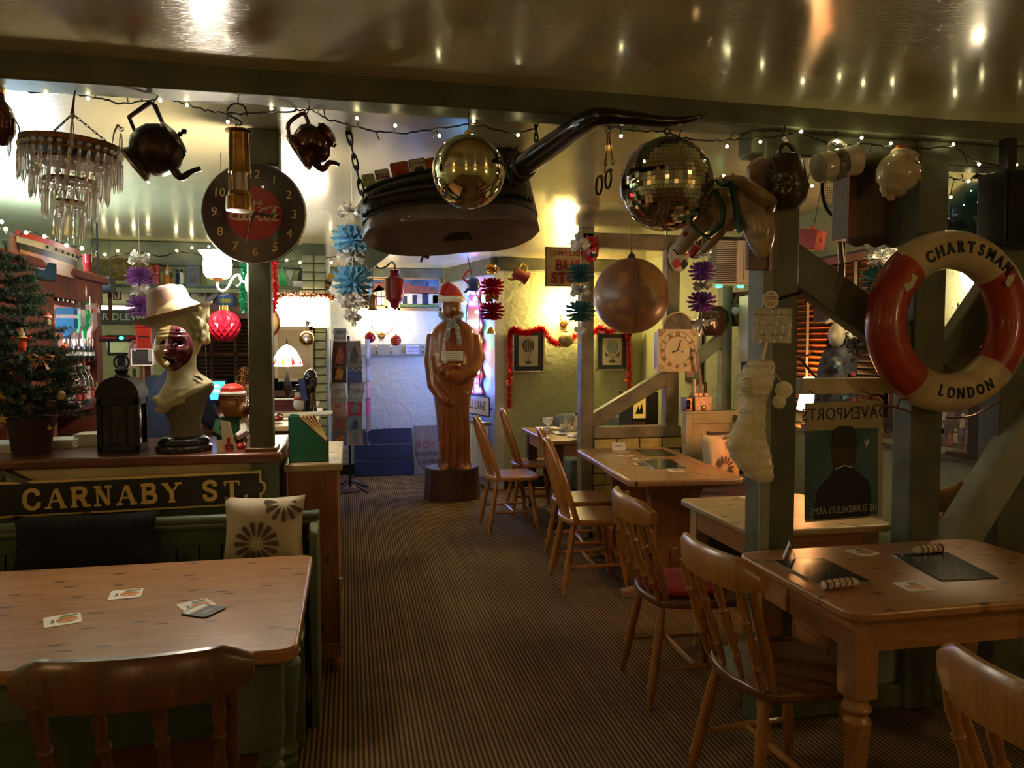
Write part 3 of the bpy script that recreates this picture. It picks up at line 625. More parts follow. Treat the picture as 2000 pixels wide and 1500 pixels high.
# ================================================================ lamps
M_LBAR=glow('lit_opal_glass',(1.0,.86,.68),E_BAR);M_LBACK=glow('lit_frosted_shade',(1.0,.83,.52),E_BACKWALL);M_LGREEN=glow('lit_yellow_shade',(1.0,.74,.30),E_GREENWALL);M_LREAR=glow('lit_amber_shade',(1.0,.62,.28),E_REAR)
f=Fr(478,560,3.55);t=thing('wall_lamp','brilliant white glass lamp on a curled arm fixed to the bar post','lamp',f.o)
c=f.p(425,520);m_=f.m
MB().lathe([(.012,-.052),(.045,-.05),(.058,-.03),(.060,.01),(.056,.035),(.066,.052),(.078,.064),(.074,.064),(.05,.04),(.002,.03)],24,c).build('glass_shade',M_LBAR,t)
MB().tube(smoothpts([c+Vector((-.0,0,-.055)),f.p(426,562),f.p(436,569),f.p(446,560),f.p(455,543),f.p(466,537),f.p(472,548),f.p(484,553)],6),.0055,10).build('curled_arm',M_WHITE,t)
MB().lathe([(.004,-.065),(.03,-.058),(.034,-.05),(.006,-.045)],16,c).build('cup',M_BRASS,t)
MB().ell(f.p(484,553),(.012,.02,.04),12,8).build('back_plate',M_WHITE,t);MB().tube([f.p(472,548),f.p(468,556),f.p(463,560),f.p(461,556)],.003,6).build('scroll',M_WHITE,t)
# glowing panel added in place of a blown-out area at the bar end
f=Fr(585,637,7.25);t=thing('glowing_panel','added glowing white panel above the small painted door behind the bar','lamp',f.o)
a=f.p(533,637);b=f.p(641,577);MB().bb((a.x,-.03,a.z),(b.x,.0,b.z)).build('lit_panel',glow('lit_panel',(1.0,.9,.66),E_PANEL),t,bev=.006);MB().bb((a.x-.01,-.015,a.z-.015),(b.x+.01,.012,b.z+.012)).build('frame',M_CREAM,t)
MB().lathe([(.012,0),(.014,.02),(.03,.05),(.024,.06),(.01,.065)],12,f.p(601,640,-.05)).build('bracket_finial',M_STEEL,t)
# stained glass lamp
f=Fr(562,788,6.4);t=thing('stained_glass_lamp','stained glass table lamp with red poppies on its lit white shade','lamp',f.o);q=f.m
prof=[(f.x(592)-f.x(562),f.z(562,715)),(f.x(588)-f.x(562),f.z(562,700)),((f.x(580)-f.x(562)),f.z(562,685)),(f.x(570)-f.x(562),f.z(562,676)),(.004,f.z(562,673))]
MB().lathe([(prof[0][0]*.96,prof[0][1])]+prof,28).build('glass_shade',glow('lit_white_glass',(1,.88,.7),E_GLASSLAMP),t)
MB().lathe([(.06,0),(.065,.01),(.02,.03),(.016,.06),(.032,.12),(.03,.16),(.012,.22),(.01,f.z(562,712))],16).build('stem',M_IRON,t);MB().lathe([(.002,prof[-1][1]),(.008,prof[-1][1]+.01),(.004,prof[-1][1]+.04),(.001,prof[-1][1]+.05)],10).build('finial',M_IRON,t)
M_LR=glow('lit_red_glass',(.75,.05,.02),1.2);M_LY=glow('lit_yellow_glass',(.75,.5,.05),1.2)
for k in range(9):
    a=2*PI*k/9+.3;r0,z0_=prof[0];r1,z1_=prof[2];q=[]
    for tt,da in ((.06,-.14),(.1,.16),(.4,.1),(.75,.02),(.45,-.07)):
        r=r0+(r1-r0)*tt**1.4;z=z0_+(z1_-z0_)*tt;q.append((1.04*r*cos(a+da),1.04*r*sin(a+da),z))
    MB().add(q,[tuple(range(5))]).build('glass_petal',M_LR if k % 3 else M_LY,t)
def sconce(name,label,f,shades,plate,mat,r=.05,h=.085,cat='lamp',up=True):
    t=thing(name,label,cat,f.o)
    MB().lathe([(.001,-.02),(.03,-.018),(.045,0),(.03,.012),(.001,.014)],16).xf(Matrix.Translation(f.p(*plate)) @ Matrix.Rotation(R(90),4,'X')).build('back_plate',M_BRASS,t)
    for px,py in shades:
        c=f.p(px,py,-.13)
        MB().lathe([(r*.45,-h/2),(r*.8,-h*.2),(r,h*.25),(r*1.15,h/2),(r*1.05,h/2),(r*.7,-h*.1)],20,c).build('glass_shade',mat,t)
        MB().tube(smoothpts([f.p(*plate),f.p(plate[0],plate[1]+4,-.06),c+Vector((0,.02,-h/2-.05)),c+Vector((0,0,-h/2))],5),.006,8).build('arm',M_BRASS,t)
    return t
sconce('wall_lamp','pair of pale frosted wall lamps glowing above the coat rail',Fr(744,655,9.38),[(726,625),(764,627)],(745,655),M_LBACK,.06,.12)
sconce('wall_lamp','yellow glowing twin wall lamp below the bus stop sign',Fr(1101,628,8.05),[(1090,604),(1113,602)],(1101,632),M_LGREEN,.062,.12)
# unseen sconces added behind and beside the photographer to light the front tables
for x,y,rz,lab in ((-1.2,-2.99,0,'added amber wall lamp on the unseen rear wall, bar side'),(1.6,-2.99,0,'added amber wall lamp on the unseen rear wall, nook side'),(-2.99,.4,-90,'added amber wall lamp out of view on the side wall beyond the long table'),(3.19,.3,90,'added amber wall lamp on the nook side wall behind the photographer')):
    t=thing('wall_lamp',lab,'lamp',(x,y,1.75),R(rz));MB().box((0,.01,0),(.09,.02,.16)).build('back_plate',M_BRASS,t,bev=.005);MB().tube([(0,.02,-.04),(0,.08,-.06),(0,.12,-.03)],.008,8).build('arm',M_BRASS,t);MB().lathe([(.05,-.03),(.09,.04),(.11,.13),(.10,.13),(.04,-.02)],20,(0,.13,0)).build('shade',M_LREAR,t)
q=WX(1932,560,3.19);sconce2=thing('wall_lamp','wall lamp on the nook wall glowing behind the lifebuoy post','lamp',q,R(90));MB().box((0,.01,0),(.08,.02,.14)).build('back_plate',M_BRASS,sconce2,bev=.004);MB().tube([(0,.02,-.04),(0,.07,-.06),(0,.1,-.03)],.007,8).build('arm',M_BRASS,sconce2);MB().lathe([(.03,-.03),(.05,.03),(.06,.09),(.055,.09),(.025,-.02)],20,(0,.1,0)).build('shade',glow('lit_nook_shade',(1.0,.8,.5),E_GREENWALL),sconce2)
# table lamp in the nook
q=WX(1592,845,3.03);t=thing('table_lamp','small orange glowing table lamp half hidden behind the stocking post','lamp',(q.x-.0,q.y,1.0));h0=1.0
MB().box((0,0,.015),(.13,.13,.03)).build('base',M_DARKWOOD,t,bev=.004);MB().box((0,0,.045),(.10,.10,.03)).build('plinth',M_BRASS,t,bev=.004);MB().lathe([(.02,.06),(.028,.09),(.014,.13),(.012,.16)],14).build('stem',M_BRASS,t)
MB().lathe([(.10,.13),(.12,.125),(.08,.34),(.07,.34),(.11,.13)],24).build('shade',glow('lit_orange_shade',(1.0,.56,.2),E_NOOK),t)
# coloured bulbs on a red wavy board by the statue
M_REDBOARD=pm('red_wavy_board',(.42,.02,.02),.35)
f=Fr(930,770,8.25);BX=1.50
cb_=thing('light_up_board','tall red wavy edged board carrying coloured bulbs on the wall behind the statue','sign',onsplay(.66,W(930,768,8.6).z,.03),SR)
zt=W(930,572,8.6).z-W(930,768,8.6).z;poly=[]
for i in range(41): poly.append((.20+.035*sin(i*.95)-.10*max(0,i/40-.75)*3,zt*i/40))
for i in range(40,-1,-1): poly.append((-.20-.035*sin(i*.95+1)+.10*max(0,i/40-.75)*3,zt*i/40))
MB().prism(poly,-.012,.012).xf(Matrix.Rotation(R(90),4,'Z')).build('board',M_REDBOARD,cb_,bev=.003)
bulbc=[('blue',(.05,.16,1)),('green',(.05,1,.35)),('pink',(1,.12,.3)),('white',(.5,.65,1)),('cyan',(.05,.75,1))]
seq=[(-.17,.08,0),(-.19,.22,3),(-.18,.38,2),(-.17,.52,1),(-.17,.66,3),(-.18,.8,0),(-.13,.93,3),(-.05,1.0,2),(.05,1.0,0),(.15,.9,0),(.18,.7,4),(.18,.5,0),(.18,.3,0),(.17,.12,3),(.0,.03,0)]
wp=[]
for y,fz,k in seq:
    nm,cc=bulbc[k];p=Vector((-.05,y,zt*fz));wp.append(p+Vector((.03,0,0)))
    MB().ell(p,(.024,.02,.02),12,8).build('bulb',glow('lit_bulb_'+nm,cc,E_BULB*(2.4 if k in (0,4) else 1)),cb_);MB().cyl(p+Vector((.02,0,0)),p+Vector((.045,0,0)),.011,n=8).build('socket',M_DKGREEN,cb_)
MB().tube(smoothpts(wp,4),.005,6).build('cable',M_CABLE,cb_)
MB().tube([(-.02,-.16,0),(-.03,-.2,-.25),(-.03,-.22,-.4)],.004,6).build('power_lead',M_CABLE,cb_)
# ---------------- strings of fairy lights
def fairy(label,path,bulbs,Y,r=.0032,br=.0058,jig=.004,leadlen=.03):
    o0=W(*path[0],Y);t=thing('fairy_light_string',label,'string lights',o0)
    pts=smoothpts([W(x,y,Y)-o0 for x,y in path],8);random.seed(len(path));pts=[p+Vector((0,random.uniform(-1,1)*jig,random.uniform(-1,1)*jig)) for p in pts]
    MB().tube(pts,r,6).build('cable',M_CABLE,t);b0=None
    for i,(x,y) in enumerate(bulbs):
        p=W(x,y,Y-.01)-o0;near=min(pts,key=lambda k: (k-p).length)
        if b0 is None: b0=MB().ell((0,0,0),br,10,6).build('bulb',M_FAIRY,t,loc=p)
        else: share(b0,p,t)
        MB().tube([near,near.lerp(p,.55)+Vector((0,.004,.002)),p],.0022,5).build('bulb_lead',M_CABLE,t)
    for i in range(9,len(pts)-3,13):
        MB().tube([pts[i],pts[i]+Vector((random.uniform(-.02,.02),0,random.choice((-1,1))*.03))],.0024,5).build('lead_stub',M_CABLE,t)
fairy('black fairy light cable running along the main beam above the teapots and boot',[(-10,165),(60,180),(130,181),(200,194),(250,203),(320,191),(365,205),(420,219),(470,222),(560,218),(605,215),(640,232),(700,248),(770,261),(840,254),(925,243),(1000,260),(1045,252)],
      [(38,173),(90,184),(172,192),(247,187),(313,196),(365,205),(445,238),(530,212),(623,210),(697,231),(772,245),(858,265),(925,237),(1012,264)],2.9)
fairy('black fairy light cable beyond the horn above the mirror ball and mugs',[(1190,248),(1230,254),(1290,258),(1340,270),(1400,274),(1470,271),(1530,265),(1565,262),(1640,285),(1690,280),(1740,288),(1800,290),(1860,288),(1915,318),(2010,326)],
      [(1213,266),(1420,286),(1485,277),(1565,257),(1636,277),(1683,269),(1740,280),(1862,282),(1912,321),(1985,322)],2.74)
fairy('short fairy light loop beside the boar head jug',[(1575,300),(1584,330),(1570,362),(1560,350),(1500,362),(1440,352),(1410,345)],[(1588,334),(1586,363),(1413,343)],2.9,.003)
fairy('fairy lights strung along the timber above the bar shelf',[(150,500),(205,505),(262,492),(310,500),(360,492),(430,508),(520,512),(575,510),(640,505),(662,500)],[(190,492),(205,497),(230,490),(262,490),(290,497),(345,489),(375,484),(408,482),(560,508),(586,513),(620,503),(647,513)],7.3,.005,.011,.008)
fairy('fairy lights draped over the model ship on the bar shelf',[(-10,440),(5,448),(30,458),(52,452),(88,462),(130,478),(165,486)],[(3,433),(11,447),(51,454),(87,462),(130,479),(160,485)],4.2,.003,.009)
fairy('fairy lights beside the dark blue glass ball',[(1850,345),(1880,352),(1892,356),(1915,330)],[(1892,354),(1857,385)],2.95,.003)
# ================================================================ shelves behind the bar
UX=-1.66
def ux(px,py,X=UX): return WX(px,py,X)
y0=4.14;y1=ux(198,600).y;zt=ux(205,552).z
un=thing('bar_shelf_unit','dark reddish wooden bar shelving with lit bottle bays behind the christmas tree','shelving',(UX-.17,(y0+y1)/2,0));o=Vector((UX-.17,(y0+y1)/2,0))
def ub(nm,x0,ya,z0,x1,yb,z1,mat,**k): return MB().bb((x0-o.x,ya-o.y,z0),(x1-o.x,yb-o.y,z1)).build(nm,mat,un,**k)
M_UNIT=pm('dull_red_shelving',(.17,.036,.014),.9,var=.3,vs=5)
ub('back_panel',UX-.36,y0,0,UX-.34,y1,zt,M_UNIT);ub('cornice',UX-.38,y0,zt-.02,UX+.05,y1+.03,zt+.03,M_UNIT,bev=.012);ub('top_board',UX-.38,y0,zt-.16,UX+.01,y1,zt-.02,M_UNIT,bev=.004)
for pa,pb in ((8,28),(58,106),(186,198)): ub('stile',UX-.34,ux(pa,600).y,0,UX,ux(pb,600).y,zt-.1,M_UNIT,bev=.006)
for py in (598,705,800,860): z=ux(160,py).z;ub('shelf',UX-.34,y0,z-.012,UX-.02,y1,z+.012,M_UNIT,bev=.003)
M_STRIP=glow('cool_shelf_strip',(.72,.88,1.0),E_STRIP)
for py,k in ((560,1),(668,1)):
    z=ux(160,py).z;t=thing('strip_light',('upper' if py == 560 else 'lower')+' cool white strip light at the back of the bottle bay','lamp',(UX-.31,(ux(108,600).y+ux(184,600).y)/2,z));L=(ux(184,600).y-ux(108,600).y)/2-.03
    MB().tube([(0,-L,0),(0,L,0)],.013,10).build('tube',M_STRIP,t);MB().box((-.016,0,0),(.012,2*L+.02,.03)).build('batten',M_WHITE,t)
z=ux(10,590).z;t=thing('strip_light','cool white strip light behind the tree at the picture edge','lamp',(UX-.28,(y0+ux(56,600).y)/2+.1,z));MB().tube([(0,-.3,0),(0,.3,0)],.014,10).build('tube',M_STRIP,t);MB().box((-.018,0,0),(.012,.62,.03)).build('batten',M_WHITE,t)
t=thing('strip_light','added cool strip light hidden on top of the bar shelving, tinting the ceiling','lamp',(UX-.25,(y0+y1)/2,zt+.06));MB().tube([(0,-.7,0),(0,.7,0)],.014,10).build('tube',glow('cool_cove_strip',(.55,.84,1.0),E_STRIP*3),t);MB().box((0,0,-.02),(.04,1.45,.012)).build('batten',M_WHITE,t)  # unseen strip added to tint the ceiling over the bar turquoise
# bottles
def cg(name,col,rough=.06): return pm(name,col,rough,0,var=0,trans=.3,coat=.8)
M_BLUEG=cg('blue_glass',(.08,.45,.9));M_GREENG=cg('green_glass',(.03,.55,.15));M_PINKG=cg('pinkish_glass',(.9,.6,.58));M_BROWNG=pm('brown_spirit',(.14,.05,.015),.1,var=.1,coat=.4);M_DKG=pm('dark_bottle',(.02,.018,.02),.12,var=0,coat=.4)
M_LABELS=[pm('bottle_label_%d' % i,c,.6,var=.2,vs=40) for i,c in enumerate(((.7,.65,.55),(.5,.05,.04),(.6,.42,.1),(.1,.2,.5),(.75,.7,.7)))]
def bottle(label,base,h,r,mat,lab,cap,sq=False,inv=False,group='bottles on the bar shelves'):
    t=thing('spirit_bottle',label,'bottle',base,random.uniform(-.3,.3),group);n=4 if sq else 18
    pr=[(r*.9,0),(r,.01*h),(r,.58*h),(r*.85,.66*h),(r*.36,.78*h),(r*.32,.94*h),(.001,.945*h)];cp=[(r*.4,.92*h),(r*.4,h),(.001,h)]
    m=MB();m.lathe([(a*(1.3 if sq else 1),z) for a,z in pr],n);c2=MB().lathe(cp,12);lb=MB().lathe([(r*1.015*(1.3 if sq else 1),.16*h),(r*1.015*(1.3 if sq else 1),.46*h)],n)
    if sq:
        for k in (m,lb): k.xf(Matrix.Rotation(R(45),4,'Z'))
    if inv:
        lb=MB().lathe([(r*1.015*(1.3 if sq else 1),.2*h),(r*1.015*(1.3 if sq else 1),.3*h)],n)
        if sq: lb.xf(Matrix.Rotation(R(45),4,'Z'))
        for k in (m,c2,lb): k.v=[(x,y,h-z) for x,y,z in k.v]
    m.build('glass',mat,t,smooth=40);lb.build('label',lab,t);c2.build('cap',cap,t)
    if inv: MB().lathe([(r*.5,-.03),(r*.55,0),(r*.5,.02),(.002,.02)],12).build('optic',M_STEEL,t);MB().box((-r*1.2,0,-.01),(.03,.03,.08)).build('bracket',M_BLACK,t)
    return t
def ub_at(px,py,dx=0): return ux(px,py,UX-.035)
zs=ux(160,598).z+.012
for px,h,r,mt,lb,lab in ((112,.25,.035,M_DKG,4,'dark bottle with a white label beside the wide stile, upper bottle shelf'),(121,.27,.034,M_BROWNG,2,'brown spirit bottle with an ochre label on the upper bottle shelf'),(131,.22,.03,M_DKG,0,'short dark bottle on the upper bottle shelf'),(142,.26,.034,M_BROWNG,1,'brown bottle with a red label on the upper bottle shelf'),(174,.2,.03,M_BROWNG,2,'small brown bottle beside the end stile')):
    p=ub_at(px,590);bottle(lab,(p.x,p.y,zs),h,r,mt,M_LABELS[lb],M_LABELS[(lb+1) % 5])
p=ub_at(154,590);t=thing('ceramic_jar','cream and pink rounded jar with a red lid on the upper bottle shelf','jar',(p.x,p.y,zs));MB().lathe([(.03,0),(.045,.03),(.05,.09),(.045,.14),(.03,.18),(.02,.2),(.001,.2)],18).build('body',pm('cream_pink_glaze',(.6,.42,.22),.2,var=.3,vs=6),t);MB().lathe([(.022,.195),(.022,.22),(.001,.225)],14).build('lid',M_RED,t)
for px,pyt,pyb,r,mt,sq,lb,lab in ((132,602,668,.042,M_BLUEG,True,4,'inverted blue square bottle on its optic'),(150,590,668,.036,M_GLASS,True,0,'inverted clear bottle between the blue and green bottles'),(165,578,668,.034,M_GREENG,False,4,'inverted bright green bottle on its optic'),(175,588,668,.034,M_PINKG,True,1,'inverted pinkish bottle with a red label on its optic'),(184,586,668,.03,M_GLASS,False,4,'inverted clear bottle at the end of the optic row')):
    a=ux(px,pyb,UX-.03);h=ux(px,pyt,UX-.03).z-a.z;bottle(lab,a,h,r*1.25,mt,M_LABELS[lb],M_STEEL,sq,True)
zs=ux(160,800).z+.0125;k=0
for px,h,mt,lb,lab in ((135,.27,M_GLASS,4,'clear spirit bottle with pale label nearest the tree on the low shelf'),(146,.29,M_PINKG,1,'pink bottle with red label on the low shelf'),(157,.28,M_GLASS,1,'clear bottle with red cap on the low shelf'),(165,.29,M_GLASS,0,'clear bottle with cream label on the low shelf'),(173,.26,M_BROWNG,1,'amber bottle with red label on the low shelf'),(181,.24,M_BROWNG,2,'amber bottle beside the black lantern')):
    p=ub_at(px,780,.05);bottle(lab,(p.x,p.y,zs),h,.036,mt,M_LABELS[lb],M_LABELS[1 if k % 2 else 4]);k += 1
# black taps under the optics
for i,px in enumerate((138,148,158,168,178)):
    p=ux(px,700,UX-.02);t=thing('drink_dispenser',('first','second','third','fourth','fifth')[i]+' black dispenser nozzle from the tree under the optics','dispenser',p,0,'dispenser nozzles');MB().lathe([(.012,-.02),(.016,0),(.022,.01),(.022,.05),(.012,.06),(.01,.08),(.001,.08)],12).build('nozzle',M_BLACK,t);MB().lathe([(.023,.018),(.023,.042)],12).build('band',M_WHITE,t)
# half hull ship on the cornice
p=ux(92,505,UX-.02);a=ux(30,480,UX);b=ux(150,520,UX);L=(b-a).length/2
sh=thing('half_hull_model','wooden half hull ship model with a red rail on top of the bar shelving','model ship',((a+b)/2).to_tuple());sh.location.z=zt_s=ux(92,535,UX).z
ang=math.atan2((b-a).y,(b-a).x)
sh.rotation_euler=(0,0,PI/2)
H_=ux(92,478,UX).z-zt_s
def hull(zf0,zf1,bul):
    rs=[]
    for i in range(15):
        u=-1+2*i/14;rise=.12*u*u*(1 if u < 0 else .35);wd=bul*(1-abs(u)**2.6)+.006
        x=u*L*(.86+.14*(zf0+zf1)/2)
        z0_=H_*(zf0+rise);z1_=H_*(zf1+rise)
        rs.append([(x,.0,z0_),(x,-wd*(.55+.45*zf0),z0_),(x,-wd*(.55+.45*zf1),z1_),(x,0,z1_)])
    return MB().rings(rs)
hull(0,.46,.085).build('varnished_hull',wood('varnished_hull',(.34,.12,.03),(.5,.2,.05),0,.35,False,.05),sh,smooth=50);hull(.46,.64,.087).build('black_strake',M_BLACK,sh);hull(.64,.84,.088).build('cream_gun_deck',M_CREAM,sh);hull(.84,1.0,.09).build('red_rail',M_RED,sh)
for k in range(8): u=-.55+k*.2;MB().box((u*L*.95,-.092*(1-abs(u)**2.6)-.002,H_*(.74+.12*u*u*(1 if u < 0 else .35))),(.012,.008,H_*.1)).build('gun_port',M_BLACK,sh)
MB().box((0,.012,H_*.5),(2.05*L,.02,H_*1.05)).build('backboard',M_REDWOOD,sh)
t=thing('ruby_glass_boot','ruby red glass vase hung beside the ship model','vase',ux(171,520,UX));MB().lathe([(.03,-.06),(.034,-.055),(.024,-.03),(.028,.03),(.034,.075),(.031,.075),(.02,-.02)],18).build('glass',pm('ruby_glass',(.25,.01,.012),.06,var=0,trans=.3),t);MB().cyl((0,0,.075),(0,0,.12),.002,n=5).build('hanging_wire',M_IRON,t)
# small dark screen
p=ux(82,530,UX+.03);t=thing('small_screen','small dark blue screen mounted under the ship model','screen',p,R(60));MB().box((0,0,0),(.17,.02,.10)).build('bezel',M_BLACK,t,bev=.003);MB().box((0,-.011,.002),(.155,.002,.086)).build('display',pm('dark_blue_display',(.03,.07,.12),.15,var=.3),t)
MB().cyl((0,.02,0),(-.05,.12,.02),.008,n=8).build('bracket',M_BLACK,t)
# ================================================================ on the bar counter
CT=1.0905
def onbar(px,py): p=WZ(px,py,1.09);return Vector((p.x,p.y,CT))
# ---- CARNABY ST. sign
SL={
 'C': [[(.86,.70),(.80,.90),(.5,1),(.2,.85),(.1,.5),(.2,.15),(.5,0),(.8,.1),(.9,.32)]],
 'A': [[(.08,0),(.48,1)],[(.52,1),(.92,0)],[(.25,.34),(.75,.34)]],
 'R': [[(.2,0),(.2,1)],[(.2,.97),(.6,.97),(.8,.88),(.82,.72),(.72,.56),(.5,.52),(.2,.52)],[(.5,.5),(.72,.3),(.78,.08),(.92,.02)]],
 'N': [[(.18,0),(.18,1)],[(.18,1),(.82,0)],[(.82,0),(.82,1)]],
 'B': [[(.2,0),(.2,1)],[(.2,.97),(.6,.97),(.76,.88),(.76,.66),(.6,.55),(.2,.53)],[(.55,.53),(.8,.44),(.86,.25),(.76,.07),(.55,.03),(.2,.03)]],
 'Y': [[(.1,1),(.5,.48)],[(.9,1),(.5,.48)],[(.5,.5),(.5,0)]],
 'S': [[(.82,.72),(.76,.92),(.5,1),(.24,.9),(.18,.72),(.3,.58),(.7,.42),(.82,.25),(.74,.06),(.5,0),(.24,.06),(.16,.3)]],
 'T': [[(.5,0),(.5,1)],[(.08,.95),(.92,.95)],[(.08,.97),(.08,.72)],[(.92,.97),(.92,.72)]]}
SERIF={'A': [(.08,0),(.92,0)],'R': [(.2,0),(.2,1),(.93,.02)],'N': [(.18,0),(.18,1),(.82,1)],'B': [(.2,0),(.2,1)],'Y': [(.1,1),(.9,1),(.5,0)],'T': [(.5,0)],'C': [],'S': []}
def slab_text(s,h,w_,gap,mat,parent,x0,z0,y):
    x=x0
    for ch in s:
        if ch == ' ': x += w_*.95;continue
        m=MB()
        if ch == '.': m.prism([(x+.02*h+.09*h*cos(a*PI/6),z0+.09*h+.09*h*sin(a*PI/6)) for a in range(12)],y,y-.003);m.build('letter',mat,parent);x += w_*.5;continue
        for st_ in SL[ch]:
            pts=[Vector((x+a*w_,0,z0+b*h)) for a,b in st_]
            if len(pts) > 3: pts=smoothpts(pts,3)
            thick=.22*h if not (ch in 'NY' and st_[0][0] > .8) and not (ch == 'A' and st_[0][0] < .3) and not (ch == 'N' and st_[0][0] == .18 and st_[1][0] == .18) else .10*h
            if ch == 'T' and st_[0][1] > .9: thick=.10*h
            m.ribbon([(p.x,p.z) for p in pts],thick,y,y-.003-random.uniform(0,.0004))
        for a,b in SERIF[ch]: m.prism([(x+(a-.2)*w_,z0+(b-.055)*h),(x+(a+.2)*w_,z0+(b-.055)*h),(x+(a+.2)*w_,z0+(b+.055)*h),(x+(a-.2)*w_,z0+(b+.055)*h)],y,y-.0036)
        m.build('letter',mat,parent,smooth=0);x += w_+gap
f=Fr(255,965,3.43);t=thing('street_sign','long black street sign with gold border and lettering on the bar front','sign',f.o);t.rotation_euler=(R(0),R(-.8),0)
xl=f.x(-25,965);xr=f.x(521,950);zh=.066
def plaque(x0,x1,z,nt): return [(x0,-z),(x1,-z),(x1,-nt),(x1+.012,-nt*.9),(x1+.02,-.0),(x1+.012,nt*.9),(x1,nt),(x1,z),(x0,z),(x0,nt),(x0-.012,nt*.9),(x0-.02,0),(x0-.012,-nt*.9),(x0,-nt)]
zh=.073;MB().prism(plaque(xl,xr-.022,zh,.028),-.0,.022).build('gold_border',M_GOLDPAINT,t,bev=.003);MB().prism(plaque(xl+.009,xr-.031,zh-.010,.022),-.004,.002).build('black_field',M_BLACK,t,bev=.0015)
slab_text('CARNABY ST.',.076,.066,.0225,M_GOLDPAINT,t,f.x(45,965),-.039,-.004)
# ---- christmas tree
b0=onbar(62,884);tr=thing('christmas_tree','small artificial christmas tree in a dark pot on the bar','tree',b0)
MB().lathe([(.07,0),(.075,.01),(.085,.1),(.098,.13),(.1,.15),(.09,.15),(.08,.13),(.002,.13)],22).build('pot',pm('dark_woven_pot',(.05,.022,.014),.7,var=.3,vs=40,bump=.5,bs=60),tr)
MB().tube([(0,0,.1),(-.01,0,.5),(-.075,0,.88)],[.014,.01,.004],8).build('trunk',M_DARKWOOD,tr)
random.seed(3);br=MB();nd=MB();
def trunk(z): return Vector((-.01-.065*max(0,z-.5)/.38,0,z)) if z > .5 else Vector((-.01*z/.5,0,z))
def needles(m,p,d,n,ln):
    u,k=frame_of(d)
    for i in range(n):
        tt=i/n;q=p+d*tt;a=random.uniform(0,2*PI);dr=(d.normalized()*.55+(u*cos(a)+k*sin(a))).normalized();l=ln*random.uniform(.7,1.2);sd=dr.cross(Vector((random.uniform(-1,1),random.uniform(-1,1),random.uniform(-1,1)))).normalized()*.0016
        m.add([q-sd,q+sd,q+dr*l],[(0,1,2)])
z=.17
while z < .86:
    fr=1-(z-.17)/.74;rad=.235*fr**.8+.025;nb_=int(9+10*fr)
    for i in range(nb_):
        a=random.uniform(0,2*PI);L=rad*random.uniform(.75,1.1);d=Vector((cos(a)*L,sin(a)*L,L*random.uniform(-.15,.35)));p=trunk(z)
        br.tube([p,p+d*.6,p+d],[.003,.002,.001],4);needles(nd,p+d*.12,d*.9,int(60+260*L),.026)
        for s in (-1,1):
            e=Matrix.Rotation(s*R(random.uniform(28,50)),3,'Z') @ d*.45;needles(nd,p+d*.45,e,int(25+120*L),.024)
    z += .047
needles(nd,trunk(.8),trunk(.9)-trunk(.8),120,.03)
br.build('branches',M_DARKWOOD,tr);stuff(nd.build('needles',pm('dark_fir_green',(.018,.045,.02),.6,var=.35,vs=30),tr,smooth=0))
FR_T=b0.y-.17
def orn(name,label,px,py,dy=0): return thing(name,label,'ornament',W(px,py,FR_T+dy),0,'christmas tree ornaments')
t=orn('clown_ornament','little red clown doll hanging in the tree',43,662);MB().sect([(-.035,0,0,.016,.012),(-.01,0,0,.017,.013),(.01,0,0,.012,.01)],12).build('red_suit',M_RED,t)
for s in (-1,1): MB().tube([(s*.01,0,.004),(s*.028,-.004,.0),(s*.036,-.008,.01)],[.006,.006,.004],8).build('arm',M_RED,t);MB().tube([(s*.007,0,-.034),(s*.009,-.004,-.05)],[.007,.006],8).build('leg',M_RED,t)
MB().ell((0,-.002,.02),.012,12,8).build('head',M_PAPER,t);MB().lathe([(.012,.024),(.006,.036),(.001,.05)],10).build('cap',M_GOLDPAINT,t);MB().lathe([(.006,.006),(.02,.004),(.02,.008),(.006,.012)],12).build('collar',M_GOLDPAINT,t)
M_BOW=pm('orange_ribbon',(.42,.17,.05),.5,var=.1)
def bow(label,px,py,s,mat):
    t=orn('ribbon_bow',label,px,py)
    for k in (-1,1):
        MB().tube([(0,0,0),(k*.02*s,-.006,.012*s),(k*.038*s,-.004,.006*s),(k*.03*s,0,-.006*s),(0,0,0)],[.003,.007*s,.008*s,.007*s,.003],8,flat=.4).build('loop',mat,t);MB().tube([(0,0,0),(k*.014*s,-.004,-.02*s),(k*.02*s,-.003,-.036*s)],[.003,.006*s,.008*s],8,flat=.3).build('tail',mat,t)
    MB().ell((0,-.004,0),.007*s,8,6).build('knot',mat,t)
bow('orange ribbon bow at the middle of the tree',81,700,1.25,M_BOW);bow('dark brown bow at the tip of a low branch',156,764,.8,pm('brown_ribbon',(.1,.035,.02),.5))
M_CONE=pm('pine_cone',(.075,.03,.02),.7,var=.3,vs=40)
def cone(label,px,py):
    t=orn('pine_cone',label,px,py);m=MB();MB().ell((0,0,0),(.014,.014,.018),10,8).build('core',M_CONE,t)
    for i in range(34):
        a=i*2.4;z=-.019+.038*i/34;r=.017*math.sqrt(max(.05,1-(z/.023)**2));p=Vector((r*cos(a),r*sin(a),z));m.ell(p,(.0065,.0065,.0028),6,4)
    stuff(m.build('scales',M_CONE,t))
cone('pine cone below the clown doll',36,741);cone('pine cone low beside the star',51,801);cone('pine cone under the orange bow',99,790)
t=orn('bell_ornament','dull gold bell shaped bauble near the lower branches',120,772);MB().lathe([(.002,-.02),(.014,-.017),(.018,-.004),(.014,.01),(.006,.018),(.001,.019)],16).build('body',pm('dull_gold',(.35,.27,.14),.35,.6),t);MB().torus((0,0,.022),.004,.001,10,5,Matrix.Rotation(R(90),3,'X')).build('ring',M_BRASS,t)
